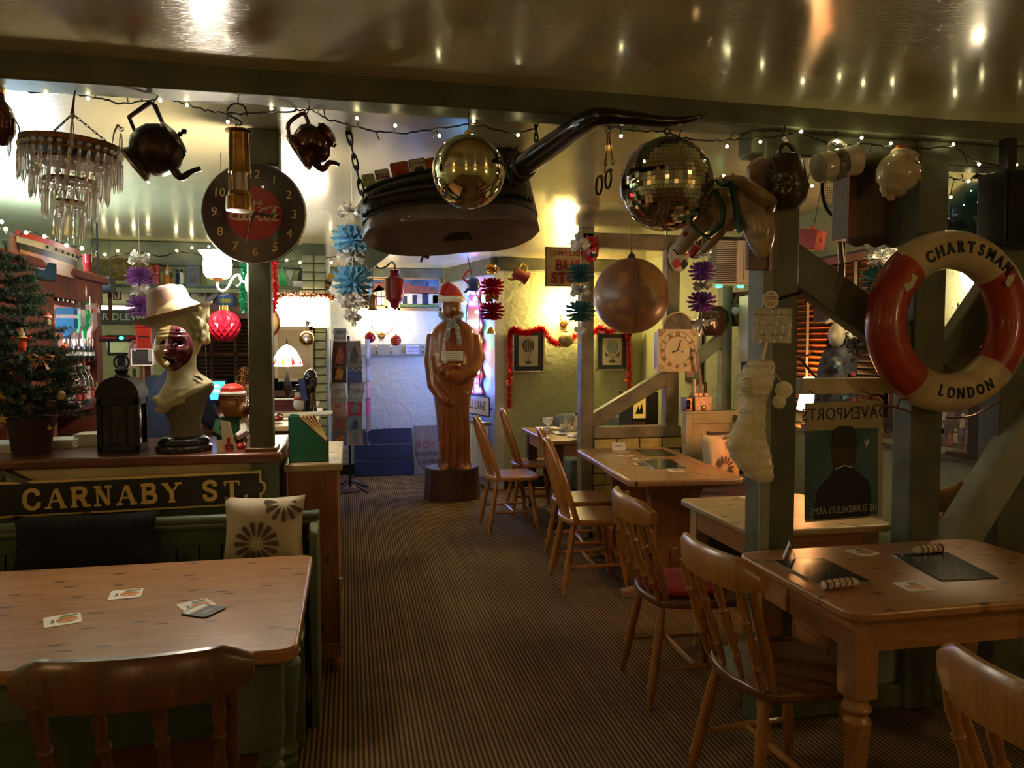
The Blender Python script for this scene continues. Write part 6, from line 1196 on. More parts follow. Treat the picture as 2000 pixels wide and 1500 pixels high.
def zip_line(zf,k,u0,u1,side=-1,n=44):
    m=MB();pts=[];sa=zf**(1/.45);k=max(k*0+1.01*math.sqrt(1-sa*sa)*(1 if sa < .3 else .85+.15*(1-(sa-.3)/.7)),.2)
    for i in range(n):
        u=u0+(u1-u0)*i/(n-1);h=bh(u);p=Vector((CX+u*LH,side*(plan(u)*.97+.008)*k,zoff+h*zf));pts.append(p)
    bt(MB().tube(pts,.007,6)).build('zip_tape',M_BLACK,bo)
    for i in range(0,n,1): m.box(pts[i]+Vector((0,side*.004,0)),(.008,.012,.016))
    bt(m).build('zip_teeth',M_IRON,bo)
zip_line(.12,1.02,-.97,.9);zip_line(.5,.99,-.95,.35);zip_line(.8,.9,-.92,.2)
bt(MB().tube(smoothpts([(CX-LH*.9,-.1,.06),(CX-LH*.55,-.155,.055),(CX-LH*.2,-.16,.07),(CX+LH*.2,-.155,.09)],5),.009,8)).build('leather_fold',M_BLACKLEATHER,bo);MB().tube(smoothpts([TILT @ Vector((CX-LH*.92,-.09,.075)),TILT @ Vector((CX-LH*.97,-.09,.04)),TILT @ Vector((CX-LH*.85,-.13,.015)),TILT @ Vector((CX-LH*.78,-.15,.02))],5),.0025,6).build('zip_pull',M_IRON,bo)
bt(MB().prism([(CX-LH*.18,-.05),(CX+LH*.12,-.06),(CX+LH*.06,-.0),(CX-LH*.10,.0)],-.0765+zoff,-.074+zoff).xf(Matrix.Identity(4))) if False else None
m=MB();m.slab([(CX-LH*.12,.02),(CX+LH*.22,.02),(CX+LH*.16,-.035),(CX-LH*.03,-.035)],-.080+zoff,-.074+zoff);bt(m).build('sole_patch',M_BLACK,bo)
random.seed(6)
for i in range(7): 
    z=.1+i*.035;p=[TILT @ Vector((CX+LH*(.86+.05*((i+k) % 2)),-.10+.2*k/5,z+.012*((k+i) % 2))) for k in range(6)];MB().tube(smoothpts(p,3),.005,6).build('lace',M_BLACK,bo)
MB().tube([f.p(838,503),f.p(826,500),f.p(822,512)],[.008,.008,.006],8).build('bolt',M_RUST,bo)
a=f.p(681,272);a.y=-.1;top=Vector((f.p(680,272).x,-.1,CEIL-f.o.z));e=TILT @ Vector((CX-LH*.94,-.05,.06));chain_parts(bo,top,e,.020,.0045);MB().cyl(top+Vector((0,0,-.02)),top+Vector((0,0,.01)),.012,n=8).build('ceiling_hook',M_IRON,bo)
for s in (-.08,.08): chain_parts(bo,Vector((CX+LH*.75,s+.1,CEIL-f.o.z)),TILT @ Vector((CX+LH*.72,s,.33)),.018,.004)
# horn standing out of the boot
f2=Fr(1020,330,3.35);hn=thing('giant_shoe_horn','long black curved horn reaching from the boot in front of the beam','horn',f2.o)
def hp(px,py,Y): return W(px,py,Y)-f2.o
path=[hp(1000,345,3.4),hp(1030,318,3.2),hp(1090,275,2.92),hp(1140,240,2.68),hp(1170,227,2.6),hp(1230,230,2.55),hp(1300,237,2.52),hp(1350,232,2.5),hp(1383,222,2.48)]
sp_=smoothpts(path,6);rad=[(.062-.0*i)*(1-(i/(len(sp_)-1))**1.5*.96)*(1 if i < 26 else .96) for i in range(len(sp_))];rad=[max(.0015,min(.052,r*.8)) for r in rad]
MB().tube(sp_,rad,18).build('horn',pm('black_polished_horn',(.012,.010,.008),.2,var=.3,coat=.5),hn,smooth=60)
for i,r in ((3,.06),(5,.056)): 
    d=(sp_[i+1]-sp_[i-1]).normalized();M_=Vector((0,0,1)).rotation_difference(d).to_matrix();MB().torus(sp_[i],r-.008,.011,24,8,M_).build('collar',M_BLACKLEATHER,hn)
chain_parts(hn,hp(1046,262,3.15)+Vector((0,0,.12)),sp_[8]+Vector((0,0,.03)),.014,.0035);chain_parts(hn,hp(1000,330,3.2),hp(995,372,3.25),.012,.003)
# drink cards standing along the boot
M_OLDCARD=pm('old_card',(.5,.45,.33),.6,var=.2,vs=20);M_YCARD=pm('yellow_green_card',(.42,.40,.18),.6,var=.2,vs=20);M_OCARD=pm('orange_card',(.45,.12,.03),.6,var=.3,vs=20)
f=bf
for i,(px,py,w_,mt,lab) in enumerate(((730,338,26,M_YCARD,'pale yellow card at the toe end of the boot'),(759,315,30,M_OLDCARD,'cream card with a dark red band on the boot'),(797,305,38,M_OCARD,'orange card with a printed red tractor on the boot'),(835,293,36,M_OLDCARD,'orange edged card with old lettering on the boot'),(868,280,30,M_OCARD,'reddish card half hidden behind the gold tinted ball'))):
    Yc=3.42;p=W(px,py,Yc);kk=Fr(px,py,Yc).m;h=w_*kk*.55;ww=w_*kk*.5;xb=(p-f.o).x;p=f.o+TILT @ Vector((xb,-.05,zoff+bh((xb-CX)/LH)+h*.75));t=thing('beer_mat',lab,'card',p,0,'cards standing on the boot');t.rotation_euler=(R(-14),R(-12),R(0))
    MB().prism(rrect(-ww,-h,ww,h,.01,4),-.002,.002).build('card',M_OCARD if i == 3 else mt,t)
    if i == 1: MB().prism([(-ww*.9,-.008),(ww*.9,-.008),(ww*.9,.012),(-ww*.9,.012)],-.0035,-.0021).build('red_band',M_MAROON,t);text("O'BRIENS",.014,M_PAPER,t,(0,-.004,.002),ext=.0003)
    if i == 2: MB().prism([(-ww*.6,-h*.5),(ww*.6,-h*.5),(ww*.6,0),(0,h*.1),(-ww*.2,h*.5),(-ww*.6,h*.4)],-.0035,-.0021).build('printed_tractor',M_RED,t);[disc(h*.25,-.004,-.0022,'printed_wheel',M_BLACKPRINT,t,14).__setattr__('location',(x,0,-h*.55)) for x in (-ww*.4,ww*.45)]
    if i == 3: MB().prism(rrect(-ww*.88,-h*.88,ww*.88,h*.88,.008,4),-.0032,-.0021).build('cream_face',M_OLDCARD,t);text('Old Fathers',.019,M_MAROON,t,(0,-.004,h*.5),ext=.0003);MB().prism([(-ww*.5,-h*.5),(ww*.6,-h*.4),(ww*.5,h*.1),(-ww*.4,0)],-.004,-.0033).build('printed_ship',M_BLACKPRINT,t)
    if i == 0: MB().tube([(ww*.5*cos(a),-.003,h*.4*sin(a)) for a in [PI*j/8 for j in range(9)]],.002,5).build('printed_arch',M_OLDCARD,t)
# shackles on a chain
f=Fr(1188,250,2.80);t=thing('iron_shackles','pair of rusty iron shackles on short chains hanging under the horn','shackles',f.o)
hookwire(t,(0,0,BU-f.o.z),(0,0,-.004));MB().torus((0,0,-.012),.009,.0018,12,5,Matrix.Rotation(R(90),3,'X')).build('ring',M_IRON,t)
chain_parts(t,(0,0,-.02),f.p(1181,335),.009,.002,M_BRASS);chain_parts(t,(.002,0,-.02),f.p(1197,320),.009,.002,M_BRASS)
for cx,cy in ((1170,362),(1188,350)): 
    c=f.p(cx,cy);MB().tube([c+Vector((.016*cos(a)*1.0,.012*cos(a),.034*sin(a)+.010*cos(a))) for a in [2*PI*i/20 for i in range(20)]],.0045,8,closed=True).build('cuff',M_DARKBRASS,t);MB().ell(c+Vector((.01,0,.033)),(.009,.008,.008),8,6).build('lock',M_BRASS,t)
# ---- foil garlands
def burst(mat,parent,z,r,n,droop,wd,seed,thick=.0008,tip=True,layers=3):
    random.seed(seed);m=MB()
    for i in range(n):
        a=2*PI*i/n+random.uniform(-.15,.15);el=random.uniform(-.5,.75)+droop;d=Vector((cos(a)*cos(el),sin(a)*cos(el),sin(el)));u,k=frame_of(d);ro=random.uniform(0,PI);s=(u*cos(ro)+k*sin(ro));nr=d.cross(s);L=r*random.uniform(.82,1.08)
        b=Vector((0,0,z));pts=[b,b+d*L*.45+s*wd*.55+nr*wd*.22,b+d*L*.85+s*wd+nr*wd*.1,b+d*L+s*wd*.35,b+d*L*.92,b+d*L-s*wd*.35,b+d*L*.85-s*wd+nr*wd*.1,b+d*L*.45-s*wd*.55+nr*wd*.22,b+d*L*.5-nr*wd*.25]
        m.add(pts,[(0,1,8),(1,2,4,8),(2,3,4),(4,5,6),(8,4,6,7),(8,7,0)])
    return m.build('foil_burst',mat,parent,smooth=0)
def pleat(mat,parent,z,r,n,seed):
    random.seed(seed);m=MB()
    for el,k in ((-1.15,.8),(-.75,.95),(-.38,1.0),(0.0,.97),(.38,1.0),(.75,.95),(1.15,.8)):
        off=random.random();b=len(m.v);vv=[(0,0,z)]
        for i in range(2*n):
            a=2*PI*(i+off)/(2*n);rr_=r*k*(1.0 if i % 2 else .86)*random.uniform(.93,1.05);e=el+(.09 if i % 2 else -.09)
            vv.append((rr_*cos(e)*cos(a),rr_*cos(e)*sin(a),z+rr_*sin(e)*.9))
        m.add(vv,[(0,1+i,1+(i+1) % (2*n)) for i in range(2*n)])
    return m.build('foil_burst',mat,parent,smooth=0)
def garland(label,px,pyt,Y,items,tail=None,top=None):
    f=Fr(px,pyt,Y);t=thing('foil_garland',label,'garland',f.o,0,'hanging foil garlands');zb=0
    for k,(py,rp,mat,n,wd,droop) in enumerate(items):
        z=f.z(px,py);(burst(mat,t,z,rp*f.m,int(n*1.5),droop,wd*f.m,k*7+px) if mat in (M_SILVER,M_GOLD) else pleat(mat,t,z,rp*f.m,15,k*7+px));zb=min(zb,z)
    if tail:
        z=f.z(px,tail);m=MB();[m.add([(0,0,z+.05),(.02*cos(a),.02*sin(a),z),(.02*cos(a+.9),.02*sin(a+.9),z-.02)],[(0,1,2)]) for a in [i*PI/3 for i in range(6)]];m.build('foil_tail',M_SILVER,t,smooth=0);zb=min(zb,z)
    MB().cyl((0,0,(top or CEIL)-f.o.z),(0,0,zb),.0012,n=5).build('thread',M_SILVER,t);return t
garland('silver and blue foil garland beside the giant boot',687,400,4.3,[(415,30,M_SILVER,26,7,.1),(468,44,M_BLUEFOIL,34,9,.0),(500,30,M_SILVER,26,8,0),(548,46,M_BLUEFOIL,38,9,0),(585,34,M_SILVER,26,9,-.2),(610,22,M_SILVER,14,8,-.6)],632)
garland('silver and purple foil garland over the bar beside the hat',272,490,5.0,[(507,22,M_SILVER,22,6,0),(540,31,M_PURPLEFOIL,40,4,0),(567,22,M_SILVER,20,6,0),(598,33,M_PURPLEFOIL,44,4,-.1),(628,14,M_SILVER,12,6,-.5)],640)
garland('gold and red foil garland with a bell beside the carved statue',961,515,7.6,[(526,14,M_GOLD,22,5,0),(560,26,M_REDFOIL,34,6,0),(583,15,M_GOLD,20,5,0),(608,27,M_REDFOIL,36,6,0)],None)
garland('silver and teal foil garland in front of the bus stop sign',1134,462,5.6,[(478,20,M_SILVER,24,6,0),(534,28,M_TEALFOIL,40,5,0),(568,22,M_SILVER,22,6,0),(608,31,M_TEALFOIL,42,5,0),(640,14,M_SILVER,12,5,-.6)],668)
garland('silver and purple foil garland under the wooden horse',1372,480,4.9,[(495,17,M_SILVER,20,5,0),(530,27,M_PURPLEFOIL,44,4,0),(558,19,M_SILVER,22,5,0),(590,29,M_PURPLEFOIL,46,4,0),(628,20,M_SILVER,16,6,-.5)],650)
garland('silver and teal foil garland behind the lifebuoy',1722,470,3.6,[(490,26,M_SILVER,26,7,0),(545,36,M_TEALFOIL,36,9,0),(505,30,M_SILVER,14,4,.1)],None)
t=thing('gold_bell','small gold bell hanging on silver ribbons below the red foil','bell',W(959,645,7.6));MB().lathe([(.045,-.035),(.042,-.025),(.034,.0),(.02,.025),(.004,.032),(.001,.033)],18).build('bell',M_GOLD,t)
for k in range(4): MB().beam((-.01+k*.007,0,.03),(-.03+k*.02,0,.13),.004,.001).build('ribbon',M_SILVER,t)
# dark bauble at the picture edge
f=Fr(3,240,2.84);t=thing('bauble','dark red glass bauble cut by the picture edge at the beam','ornament',f.o);MB().lathe([(.001,-.075),(.02,-.068),(.04,-.03),(.042,.01),(.03,.05),(.012,.075),(.01,.1),(.001,.1)],22).build('glass',pm('dark_red_glass',(.09,.015,.01),.06,.2,var=.3,coat=.6),t);MB().lathe([(.012,.095),(.013,.115),(.001,.116)],12).build('cap',M_GOLD,t);hookwire(t,(0,0,BU-f.o.z),(0,0,.11))
# ================================================================ far end: rack, pictures, statue
# ---- greeting card rack
f=Fr(683,870,8.3);rk=thing('card_rack','tall wire carousel of greeting cards beside the brick pillar','card rack',(f.o.x,8.3,0));f.o.z=0
zb=f.z(683,868);zt=f.z(683,662);hw=(f.x(718)-f.x(648))/2
MB().cyl((0,0,.05),(0,0,zt+.03),.014,n=10).build('pole',M_IRON,rk)
for k in range(4): a=PI/4+k*PI/2;MB().tube([(0,0,.12),(.2*cos(a),.2*sin(a),.03),(.26*cos(a),.26*sin(a),.012)],.012,8).build('foot',M_BLACK,rk)
for sx in (-1,0,1):
    for sy in (-1,1): MB().cyl((sx*hw,sy*.12,zb),(sx*hw,sy*.12,zt),.003,n=6).build('upright_wire',M_STEEL,rk)
rows_=[(665,718),(700,748),(745,785),(778,812),(812,842),(838,868)]
for i,(pt_,pb_) in enumerate(rows_):
    z=f.z(683,pb_)+.01;
    for dz in (0,.035): MB().tube([(-hw,-.12,z+dz),(-hw,-.145,z+dz),(hw,-.145,z+dz),(hw,-.12,z+dz)],.0022,5).build('pocket_wire',M_STEEL,rk)
    MB().tube([(hw,-.12,z),(hw+.022,-.10,z),(hw+.022,.10,z),(hw,.12,z)],.0022,5).build('pocket_wire',M_STEEL,rk)
cols=[((.10,.02,.02),'dark card with a red dancer print'),((.25,.24,.30),'grey card with two printed figures'),((.04,.015,.012),'black card with an orange flame print'),((.05,.10,.42),'blue card with pale lettering'),((.52,.50,.52),'white lettered card in a wire pocket, third row'),((.40,.42,.52),'pale blue card with a short greeting, third row'),((.62,.35,.33),'pink card with red writing'),((.55,.05,.18),'bright magenta plain card'),((.30,.18,.12),'brown photo card low on the rack'),((.22,.34,.48),'sky blue picture card low on the rack'),((.22,.2,.34),'violet card at the foot of the rack'),((.45,.32,.36),'rosy patterned card at the foot of the rack')]
word={1: None,3: 'SOON!',4: 'Just for',5: 'New Home',6: 'Happy'}
for i,(c,lab) in enumerate(cols):
    r_,c_=divmod(i,2);pt_,pb_=rows_[r_];px=661 if c_ == 0 else 691;x=f.x(px);z0_=f.z(px,pb_)+.006;h=(f.z(px,pt_)-f.z(px,pb_))*(.94 if r_ < 2 else 1.0)
    t=thing('greeting_card',lab,'card',(f.o.x+x,8.3-.137,z0_),0,'greeting cards on the rack');t.rotation_euler=(R(-3),R((4,-2,0,1,-6,8,-4,0,3,-1,0,0)[i]),0)
    ww=f.m*14;MB().bb((-ww,-.001,0),(ww,.001,h)).build('card',pm('card_%d' % i,c,.45,var=.25,vs=14),t);MB().bb((-ww*.92,.002,.01),(ww*1.04,.004,h*1.03)).build('envelope',M_PAPER,t)
    if i in word and word[i]: text(word[i],h*.17 if i != 3 else h*.24,M_PAPER if i in (3,) else (M_RED if i == 6 else M_NAVY),t,(0,-.0016,h*.58),ext=.0002)
    else: MB().prism([(-ww*.6,h*.2),(ww*.3,h*.15),(ww*.6,h*.5),(ww*.1,h*.85),(-ww*.3,h*.6)],-.0018,-.0011).build('printed_motif',pm('motif_%d' % (i % 4),((.45,.1,.05),(.1,.1,.14),(.5,.2,.03),(.2,.3,.4))[i % 4],.5,var=.4,vs=30),t)
for i in range(5):
    pt_,pb_=rows_[i];t=thing('greeting_card','edge on card in the side pocket, %s row of the rack' % ('top','second','third','fourth','fifth')[i],'card',(f.o.x+hw+.012,8.26,f.z(700,pb_)+.006),R(72),'greeting cards on the rack');h=f.z(700,pt_)-f.z(700,pb_);MB().bb((-.08,-.002,0),(.08,.002,h)).build('card',MC['card_%d' % (i+4)],t);MB().bb((-.075,.003,0),(.085,.005,h*1.02)).build('envelope',M_PAPER,t)
t=thing('price_card','handwritten card price notice above the rack','notice',W(664,668,8.2));h=W(664,641,8.2).z-W(664,668,8.2).z;MB().bb((-.065,-.002,0),(.065,.002,h)).build('card',pm('pale_blue_paper',(.55,.55,.68),.7,var=.05),t);text('CARDS',h*.36,M_NAVY,t,(0,-.003,h*.68),ext=.0002);text('50p each',h*.24,M_NAVY,t,(0,-.003,h*.3),ext=.0002);MB().cyl((0,.004,-.05),(0,.004,h*.5),.003,n=6).build('clip_rod',M_STEEL,t)
# ---- coat rail, notice, paintings
f=Fr(768,683,9.38);t=thing('coat_rail','blue grey coat rail with brass hooks on the far wall','coat rail',f.o);a=f.p(693,695);b=f.p(850,672);MB().bb((a.x,-.02,a.z),(b.x,.018,b.z)).build('board',pm('blue_grey_paint',(.22,.24,.25),.5),t,bev=.004)
for px in (703,735,763,792,826): c=f.p(px,684,-.02);MB().tube(smoothpts([c+Vector((0,0,.04)),c+Vector((0,-.03,.03)),c+Vector((0,-.05,.045))],4),.007,7).build('coat_hook',M_BRASS,t);MB().tube(smoothpts([c+Vector((0,0,-.01)),c+Vector((0,-.03,-.04)),c+Vector((0,-.055,-.01))],4),.007,7).build('coat_hook',M_BRASS,t)
t=thing('toilet_notice','small white paper notice with arrows hung on the coat rail','notice',W(806,691,9.30));q=Fr(806,691,9.30).m;MB().bb((-13*q,-.002,0),(13*q,.002,17*q)).build('paper',pm('pale_blue_paper',(.55,.55,.68)),t);text('LADIES',6*q,M_NAVY,t,(-2*q,-.003,12*q),ext=.0003);text('GENTS',6*q,M_NAVY,t,(3*q,-.003,5*q),ext=.0003)
for z_,s in ((12*q,1),(5*q,-1)): MB().prism([(s*8*q,z_-1.5*q),(s*12*q,z_),(s*8*q,z_+1.5*q)],-.004,-.002).build('arrow',M_NAVY,t)
M_SKYP=pm('painted_sky',(.08,.16,.30),.5,var=.5,vs=4);M_ROOFP=pm('painted_roof',(.20,.06,.035),.6,var=.3,vs=12);M_WALLP=pm('painted_white_house',(.6,.55,.45),.6,var=.15);M_FRAMEP=wood('thin_gilt_frame',(.25,.14,.06),(.38,.22,.1),0,.4,False)
def painting(label,pxl,pyt,pxr,pyb,house,Y=9.36):
    f=Fr((pxl+pxr)/2,pyb,Y);t=thing('framed_painting',label,'picture',f.o);a,b=f.p(pxl,pyb),f.p(pxr,pyt);w_,h=b.x-a.x,b.z;fr=.035
    for q in (((a.x,0),(b.x,fr)),((a.x,h-fr),(b.x,h)),((a.x,0),(a.x+fr,h)),((b.x-fr,0),(b.x,h))): MB().bb((q[0][0],-.02,q[0][1]),(q[1][0],.012,q[1][1])).build('frame',M_FRAMEP,t,bev=.004)
    MB().bb((a.x,-.004,0),(b.x,.01,h)).build('canvas',M_SKYP,t);X=lambda u: a.x+u*w_;Z=lambda v: v*h
    for poly,mt,nm in house: MB().prism([(X(u),Z(v)) for u,v in poly],-.0065-.0005*len(nm) % .002,-.0041).build(nm,mt,t)
    return t
R4=lambda a,b,c,d: [(a,b),(c,b),(c,d),(a,d)]
painting('long framed painting of a white farmhouse with red roofs',776,541,862,607,[(R4(.05,.1,.95,.2),M_GREENPRINT,'painted_ground'),(R4(.08,.15,.93,.52),M_WALLP,'painted_wall'),([(.06,.5),(.95,.5),(.85,.7),(.33,.74),(.22,.85),(.08,.55)],M_ROOFP,'painted_roof'),(R4(.12,.2,.22,.42),M_NAVY,'painted_window_pair'),(R4(.34,.2,.44,.46),M_NAVY,'painted_windows_two'),(R4(.56,.18,.70,.5),M_NAVY,'painted_bay_window_set'),(R4(.8,.22,.92,.46),M_NAVY,'painted_windows_last'),(R4(.64,.72,.7,.84),M_BLACKPRINT,'painted_chimney')])
painting('framed painting of a half timbered gable house',713,541,757,603,[([(.35,.1),(.9,.1),(.9,.6),(.62,.75),(.35,.55)],M_WALLP,'painted_wall'),([(.3,.5),(.95,.6),(.8,.82),(.4,.78)],M_ROOFP,'painted_roof'),(R4(.5,.1,.54,.55),M_BLACKPRINT,'painted_timber_a'),(R4(.7,.1,.74,.55),M_BLACKPRINT,'painted_timber_bb'),(R4(.36,.36,.9,.4),M_BLACKPRINT,'painted_timber_ccc'),(R4(.78,.8,.84,.95),M_ROOFP,'painted_chimney')])
# red lantern on its bracket, baubles
f=Fr(771,560,8.0);t=thing('red_lantern','ruby quilted glass lantern hanging from an iron bracket','lantern',f.o);k=f.m;z=lambda py: f.z(771,py)
MB().lathe([(.001,z(605)),(8*k,z(600)),(10*k,z(592)),(18*k,z(585)),(19*k,z(560)),(18*k,z(545)),(10*k,z(538)),(9*k,z(534)),(11*k,z(528)),(6*k,z(526)),(.001,z(526))],16).build('glass',pm('ruby_lantern_glass',(.30,.01,.008),.1,var=.25,trans=.35,bump=.5,bs=20),t,smooth=30);MB().tube(smoothpts([f.p(771,527),f.p(771,518),f.p(765,512),f.p(755,520),f.p(745,524),f.p(735,522)],4),.009,8).build('bracket',M_TIMBER,t);MB().tube([f.p(735,522),f.p(735,522)+Vector((0,.1,.05)),Vector((f.p(735,500).x,.1,CEIL-f.o.z))],.009,8).build('bracket_stay',M_TIMBER,t)
f=Fr(706,592,7.6);t=thing('small_lantern','small dark brass lantern behind the blue foil garland','lantern',W(728,595,8.2));MB().lathe([(.05,-.06),(.055,-.05),(.04,-.04),(.04,.06),(.05,.07),(.02,.11),(.004,.12)],14).build('body',M_BRASS,t);MB().cyl((0,0,.12),(0,0,CEIL-t.location.z),.003,n=5).build('hanger',M_IRON,t)
def bauble(label,px,py,Y,rp,mat,stripes=None,top=CEIL,hang=.25):
    f=Fr(px,py,Y);r=rp*f.m;t=thing('bauble',label,'ornament',f.o,0,'round baubles');MB().ell((0,0,0),r,24,16).build('ball',mat,t,smooth=80);MB().cyl((0,0,r*.97),(0,0,r*1.18),r*.22,n=12).build('cap',M_GOLD,t);MB().cyl((0,0,r*1.18),(0,0.0,r*1.18+hang),.0018,n=5).build('thread',M_CABLE,t)
    if stripes:
        for v in (-.55,-.2,.15,.5): MB().torus((0,0,r*v),r*math.sqrt(1-v*v),r*.04,24,6).build('stripe',stripes,t)
M_REDB=pm('red_bauble',(.45,.008,.015),.14,.45,var=0,coat=.4);bauble('plain glossy red bauble below the wall lamps',723,659,9.0,11,M_REDB,hang=.84);bauble('red bauble with gold stripes below the wall lamps',773,665,9.0,11,M_REDB,M_GOLD,hang=.88);bauble('matt gold bauble on the red tinsel swag',1105,664,7.85,14,pm('matt_gold_ball',(.42,.3,.12),.35,.5,var=.05),hang=.25)
# ---- leaning boards
for i,(pxl,pxr,pyt,pyb,lab) in enumerate(((692,747,838,927,'dark navy folding board leaning beside the card rack'),(748,806,836,925,'dark navy folding board beside the insurance sign'))):
    a,b=W(pxl,pyb,9.2),W(pxr,pyt,9.2);t=thing('folding_board',lab,'board',((a.x+b.x)/2,9.2,0),0,'navy folding boards');t.rotation_euler=(R(-7),0,R(3 if i else -3));w_=(b.x-a.x)/2;h=b.z
    for k in range(3): MB().bb((-w_,-.012,h*k/3+.006),(w_,.012,h*(k+1)/3-.002)).build('panel',pm('navy_board',(.018,.025,.055),.6,var=.15),t,bev=.003)
a,b=W(808,922,9.22),W(872,830,9.22);t=thing('insurance_sign','old wooden insurance company sign leaning on the far wall','sign',((a.x+b.x)/2,9.2,0));t.rotation_euler=(R(-6),0,0);w_=(b.x-a.x)/2;h=b.z;MB().bb((-w_,-.01,0),(w_,.01,h)).build('board',wood('worn_sign_board',(.16,.12,.09),(.27,.21,.16),2,.6,False,0),t,bev=.004)
text('ROYAL',h*.2,pm('faded_red_lettering',(.25,.05,.035),.6),t,(.03,-.012,h*.6),sp=1.1);text('INSURANCE',h*.125,M_BLACKPRINT,t,(.03,-.012,h*.42));text('COMPANY',h*.125,M_BLACKPRINT,t,(.03,-.012,h*.26));MB().tube(smoothpts([(-w_*.92,-.011,h*.72),(-w_*.86,-.011,h*.4),(-w_*.5,-.011,h*.15),(0,-.011,h*.04)],6),.003,5).build('painted_shield',M_BLACKPRINT,t)
# office chair foot peeping past the cabinet
t=thing('dark_mat','dark patterned doormat with yellow marks beside the cabinet','mat',(WZ(672,950,0).x-.05,WZ(672,950,0).y,.0));MB().slab(rrect(-.3,-.45,.28,.45,.28,8),.001,.012).build('mat',pm('plum_mat',(.09,.03,.035),.95,var=.3),t)
for k in range(5): MB().box((.17+.02*sin(k),-.12+k*.09,.014),(.09,.03,.004),Matrix.Rotation(R(20+8*k),3,'Z')).build('yellow_mark',pm('yellow_mark',(.4,.35,.12),.9),t)
# ---- carved statue
f=Fr(885,975,7.62);ST=Vector((f.o.x,7.72,0));sb=thing('tree_stump_plinth','dark polished tree stump under the carved statue','plinth',ST);f.Y=7.5;f.o=Vector((ST.x,ST.y,0));fs=Fr(885,975,7.72);fs.o=Vector((ST.x,7.72,0))
hz=W(885,916,7.55).z;rx=(W(941,950,7.6).x-W(831,950,7.6).x)/2;random.seed(8);rs=[]
for zf,k in ((0,1.0),(.04,1.0),(.5,.96),(.92,.94),(.97,.95),(1,.93)):
    rs.append([((rx*k*(1+.04*sin(3*a+1)+.03*sin(7*a)))*cos(a)+.0,rx*.82*k*(1+.03*sin(5*a))*sin(a),hz*zf) for a in [2*PI*j/40 for j in range(40)]])
MB().rings(rs[:5]).build('bark',M_STUMP,sb,smooth=50);MB().rings([[(x*1,y*1,z) for x,y,z in rs[4]],rs[5]]).build('cut_face',M_STUMP,sb)
stt=thing('wooden_statue','life size carved wooden figure of a robed man standing on a stump','statue',(ST.x,ST.y,hz));fs.o.z=hz
def sr(py,l,r,ry,yc=0): a=fs.x(l,py);b=fs.x(r,py);return (fs.z(885,py),(a+b)/2,yc,(b-a)/2,ry)
m=MB();m.sect([sr(914,855,922,.15),sr(905,856,920,.155),sr(880,860,914,.14),sr(850,856,914,.145),sr(800,850,916,.155),sr(770,846,920,.165),sr(745,840,926,.175),sr(715,838,930,.18),sr(690,836,932,.18),sr(665,838,930,.17),sr(645,844,926,.155),sr(632,856,915,.13),sr(624,868,902,.085),sr(614,868,897,.07)],30,2.5)
m.sect([sr(628,868,896,.06),sr(618,864,899,.082,-.02),sr(606,863,901,.098,-.022),sr(592,864,900,.1,-.01),sr(582,868,898,.09),sr(576,874,892,.05)],20)
m.ell(fs.p(881,605,-.125),(.018,.03,.034),10,8)
# arms and sleeves
m.tube([fs.p(848,655,-.02),fs.p(842,705,-.06),fs.p(846,752,-.10),fs.p(860,775,-.155),fs.p(872,782,-.175)],[.085,.08,.072,.06,.045],14);m.tube([fs.p(922,655,-.02),fs.p(928,700,-.05),fs.p(915,725,-.13),fs.p(890,736,-.18),fs.p(866,728,-.19)],[.085,.085,.08,.075,.06],14)
m.ell(fs.p(860,722,-.2),(.05,.045,.05),12,8);m.tube([fs.p(862,718,-.22),fs.p(878,712,-.215),fs.p(894,714,-.19)],[.025,.03,.02],10)
for k in range(4): m.tube([fs.p(868+k*3,776+k*2,-.17),fs.p(873+k*2.5,788+k,-.185)],[.014,.010],8)
for px,dx in ((862,-4),(872,-2),(886,0),(899,1),(908,3)): m.tube([fs.p(px,765,-.15),fs.p(px+dx*.5,830,-.145),fs.p(px+dx,905,-.15)],[.016,.02,.022],8)
for x in (865,905): m.ell(fs.p(x,910,-.15),(.055,.08,.03),12,8)
m.build('carved_figure',M_STATUE,stt,remesh=.012)
for s in (-1,1): MB().ell(fs.p(881+s*7,598,-.104),(.012,.008,.006),8,6).build('carved_eye',M_STUMP,stt)
MB().ell(fs.p(881,615,-.105),(.022,.01,.006),8,6).build('carved_mouth',M_STUMP,stt)
q=thing('name_card','small white printed card pinned to the statue chest','card',fs.p(878,704,-.2)+fs.o);w_=fs.m*21;h=fs.m*18;MB().bb((-w_,-.002,0),(w_,.002,h)).build('card',M_PAPER,q)
for k in range(4): MB().bb((-w_*(.8-.1*k),-.0032,h*(.8-.2*k)-.006),(w_*(.75-.1*(k % 2)),-.0021,h*(.8-.2*k))).build('printed_line',pm('grey_text',(.25,.24,.22),.7),q)
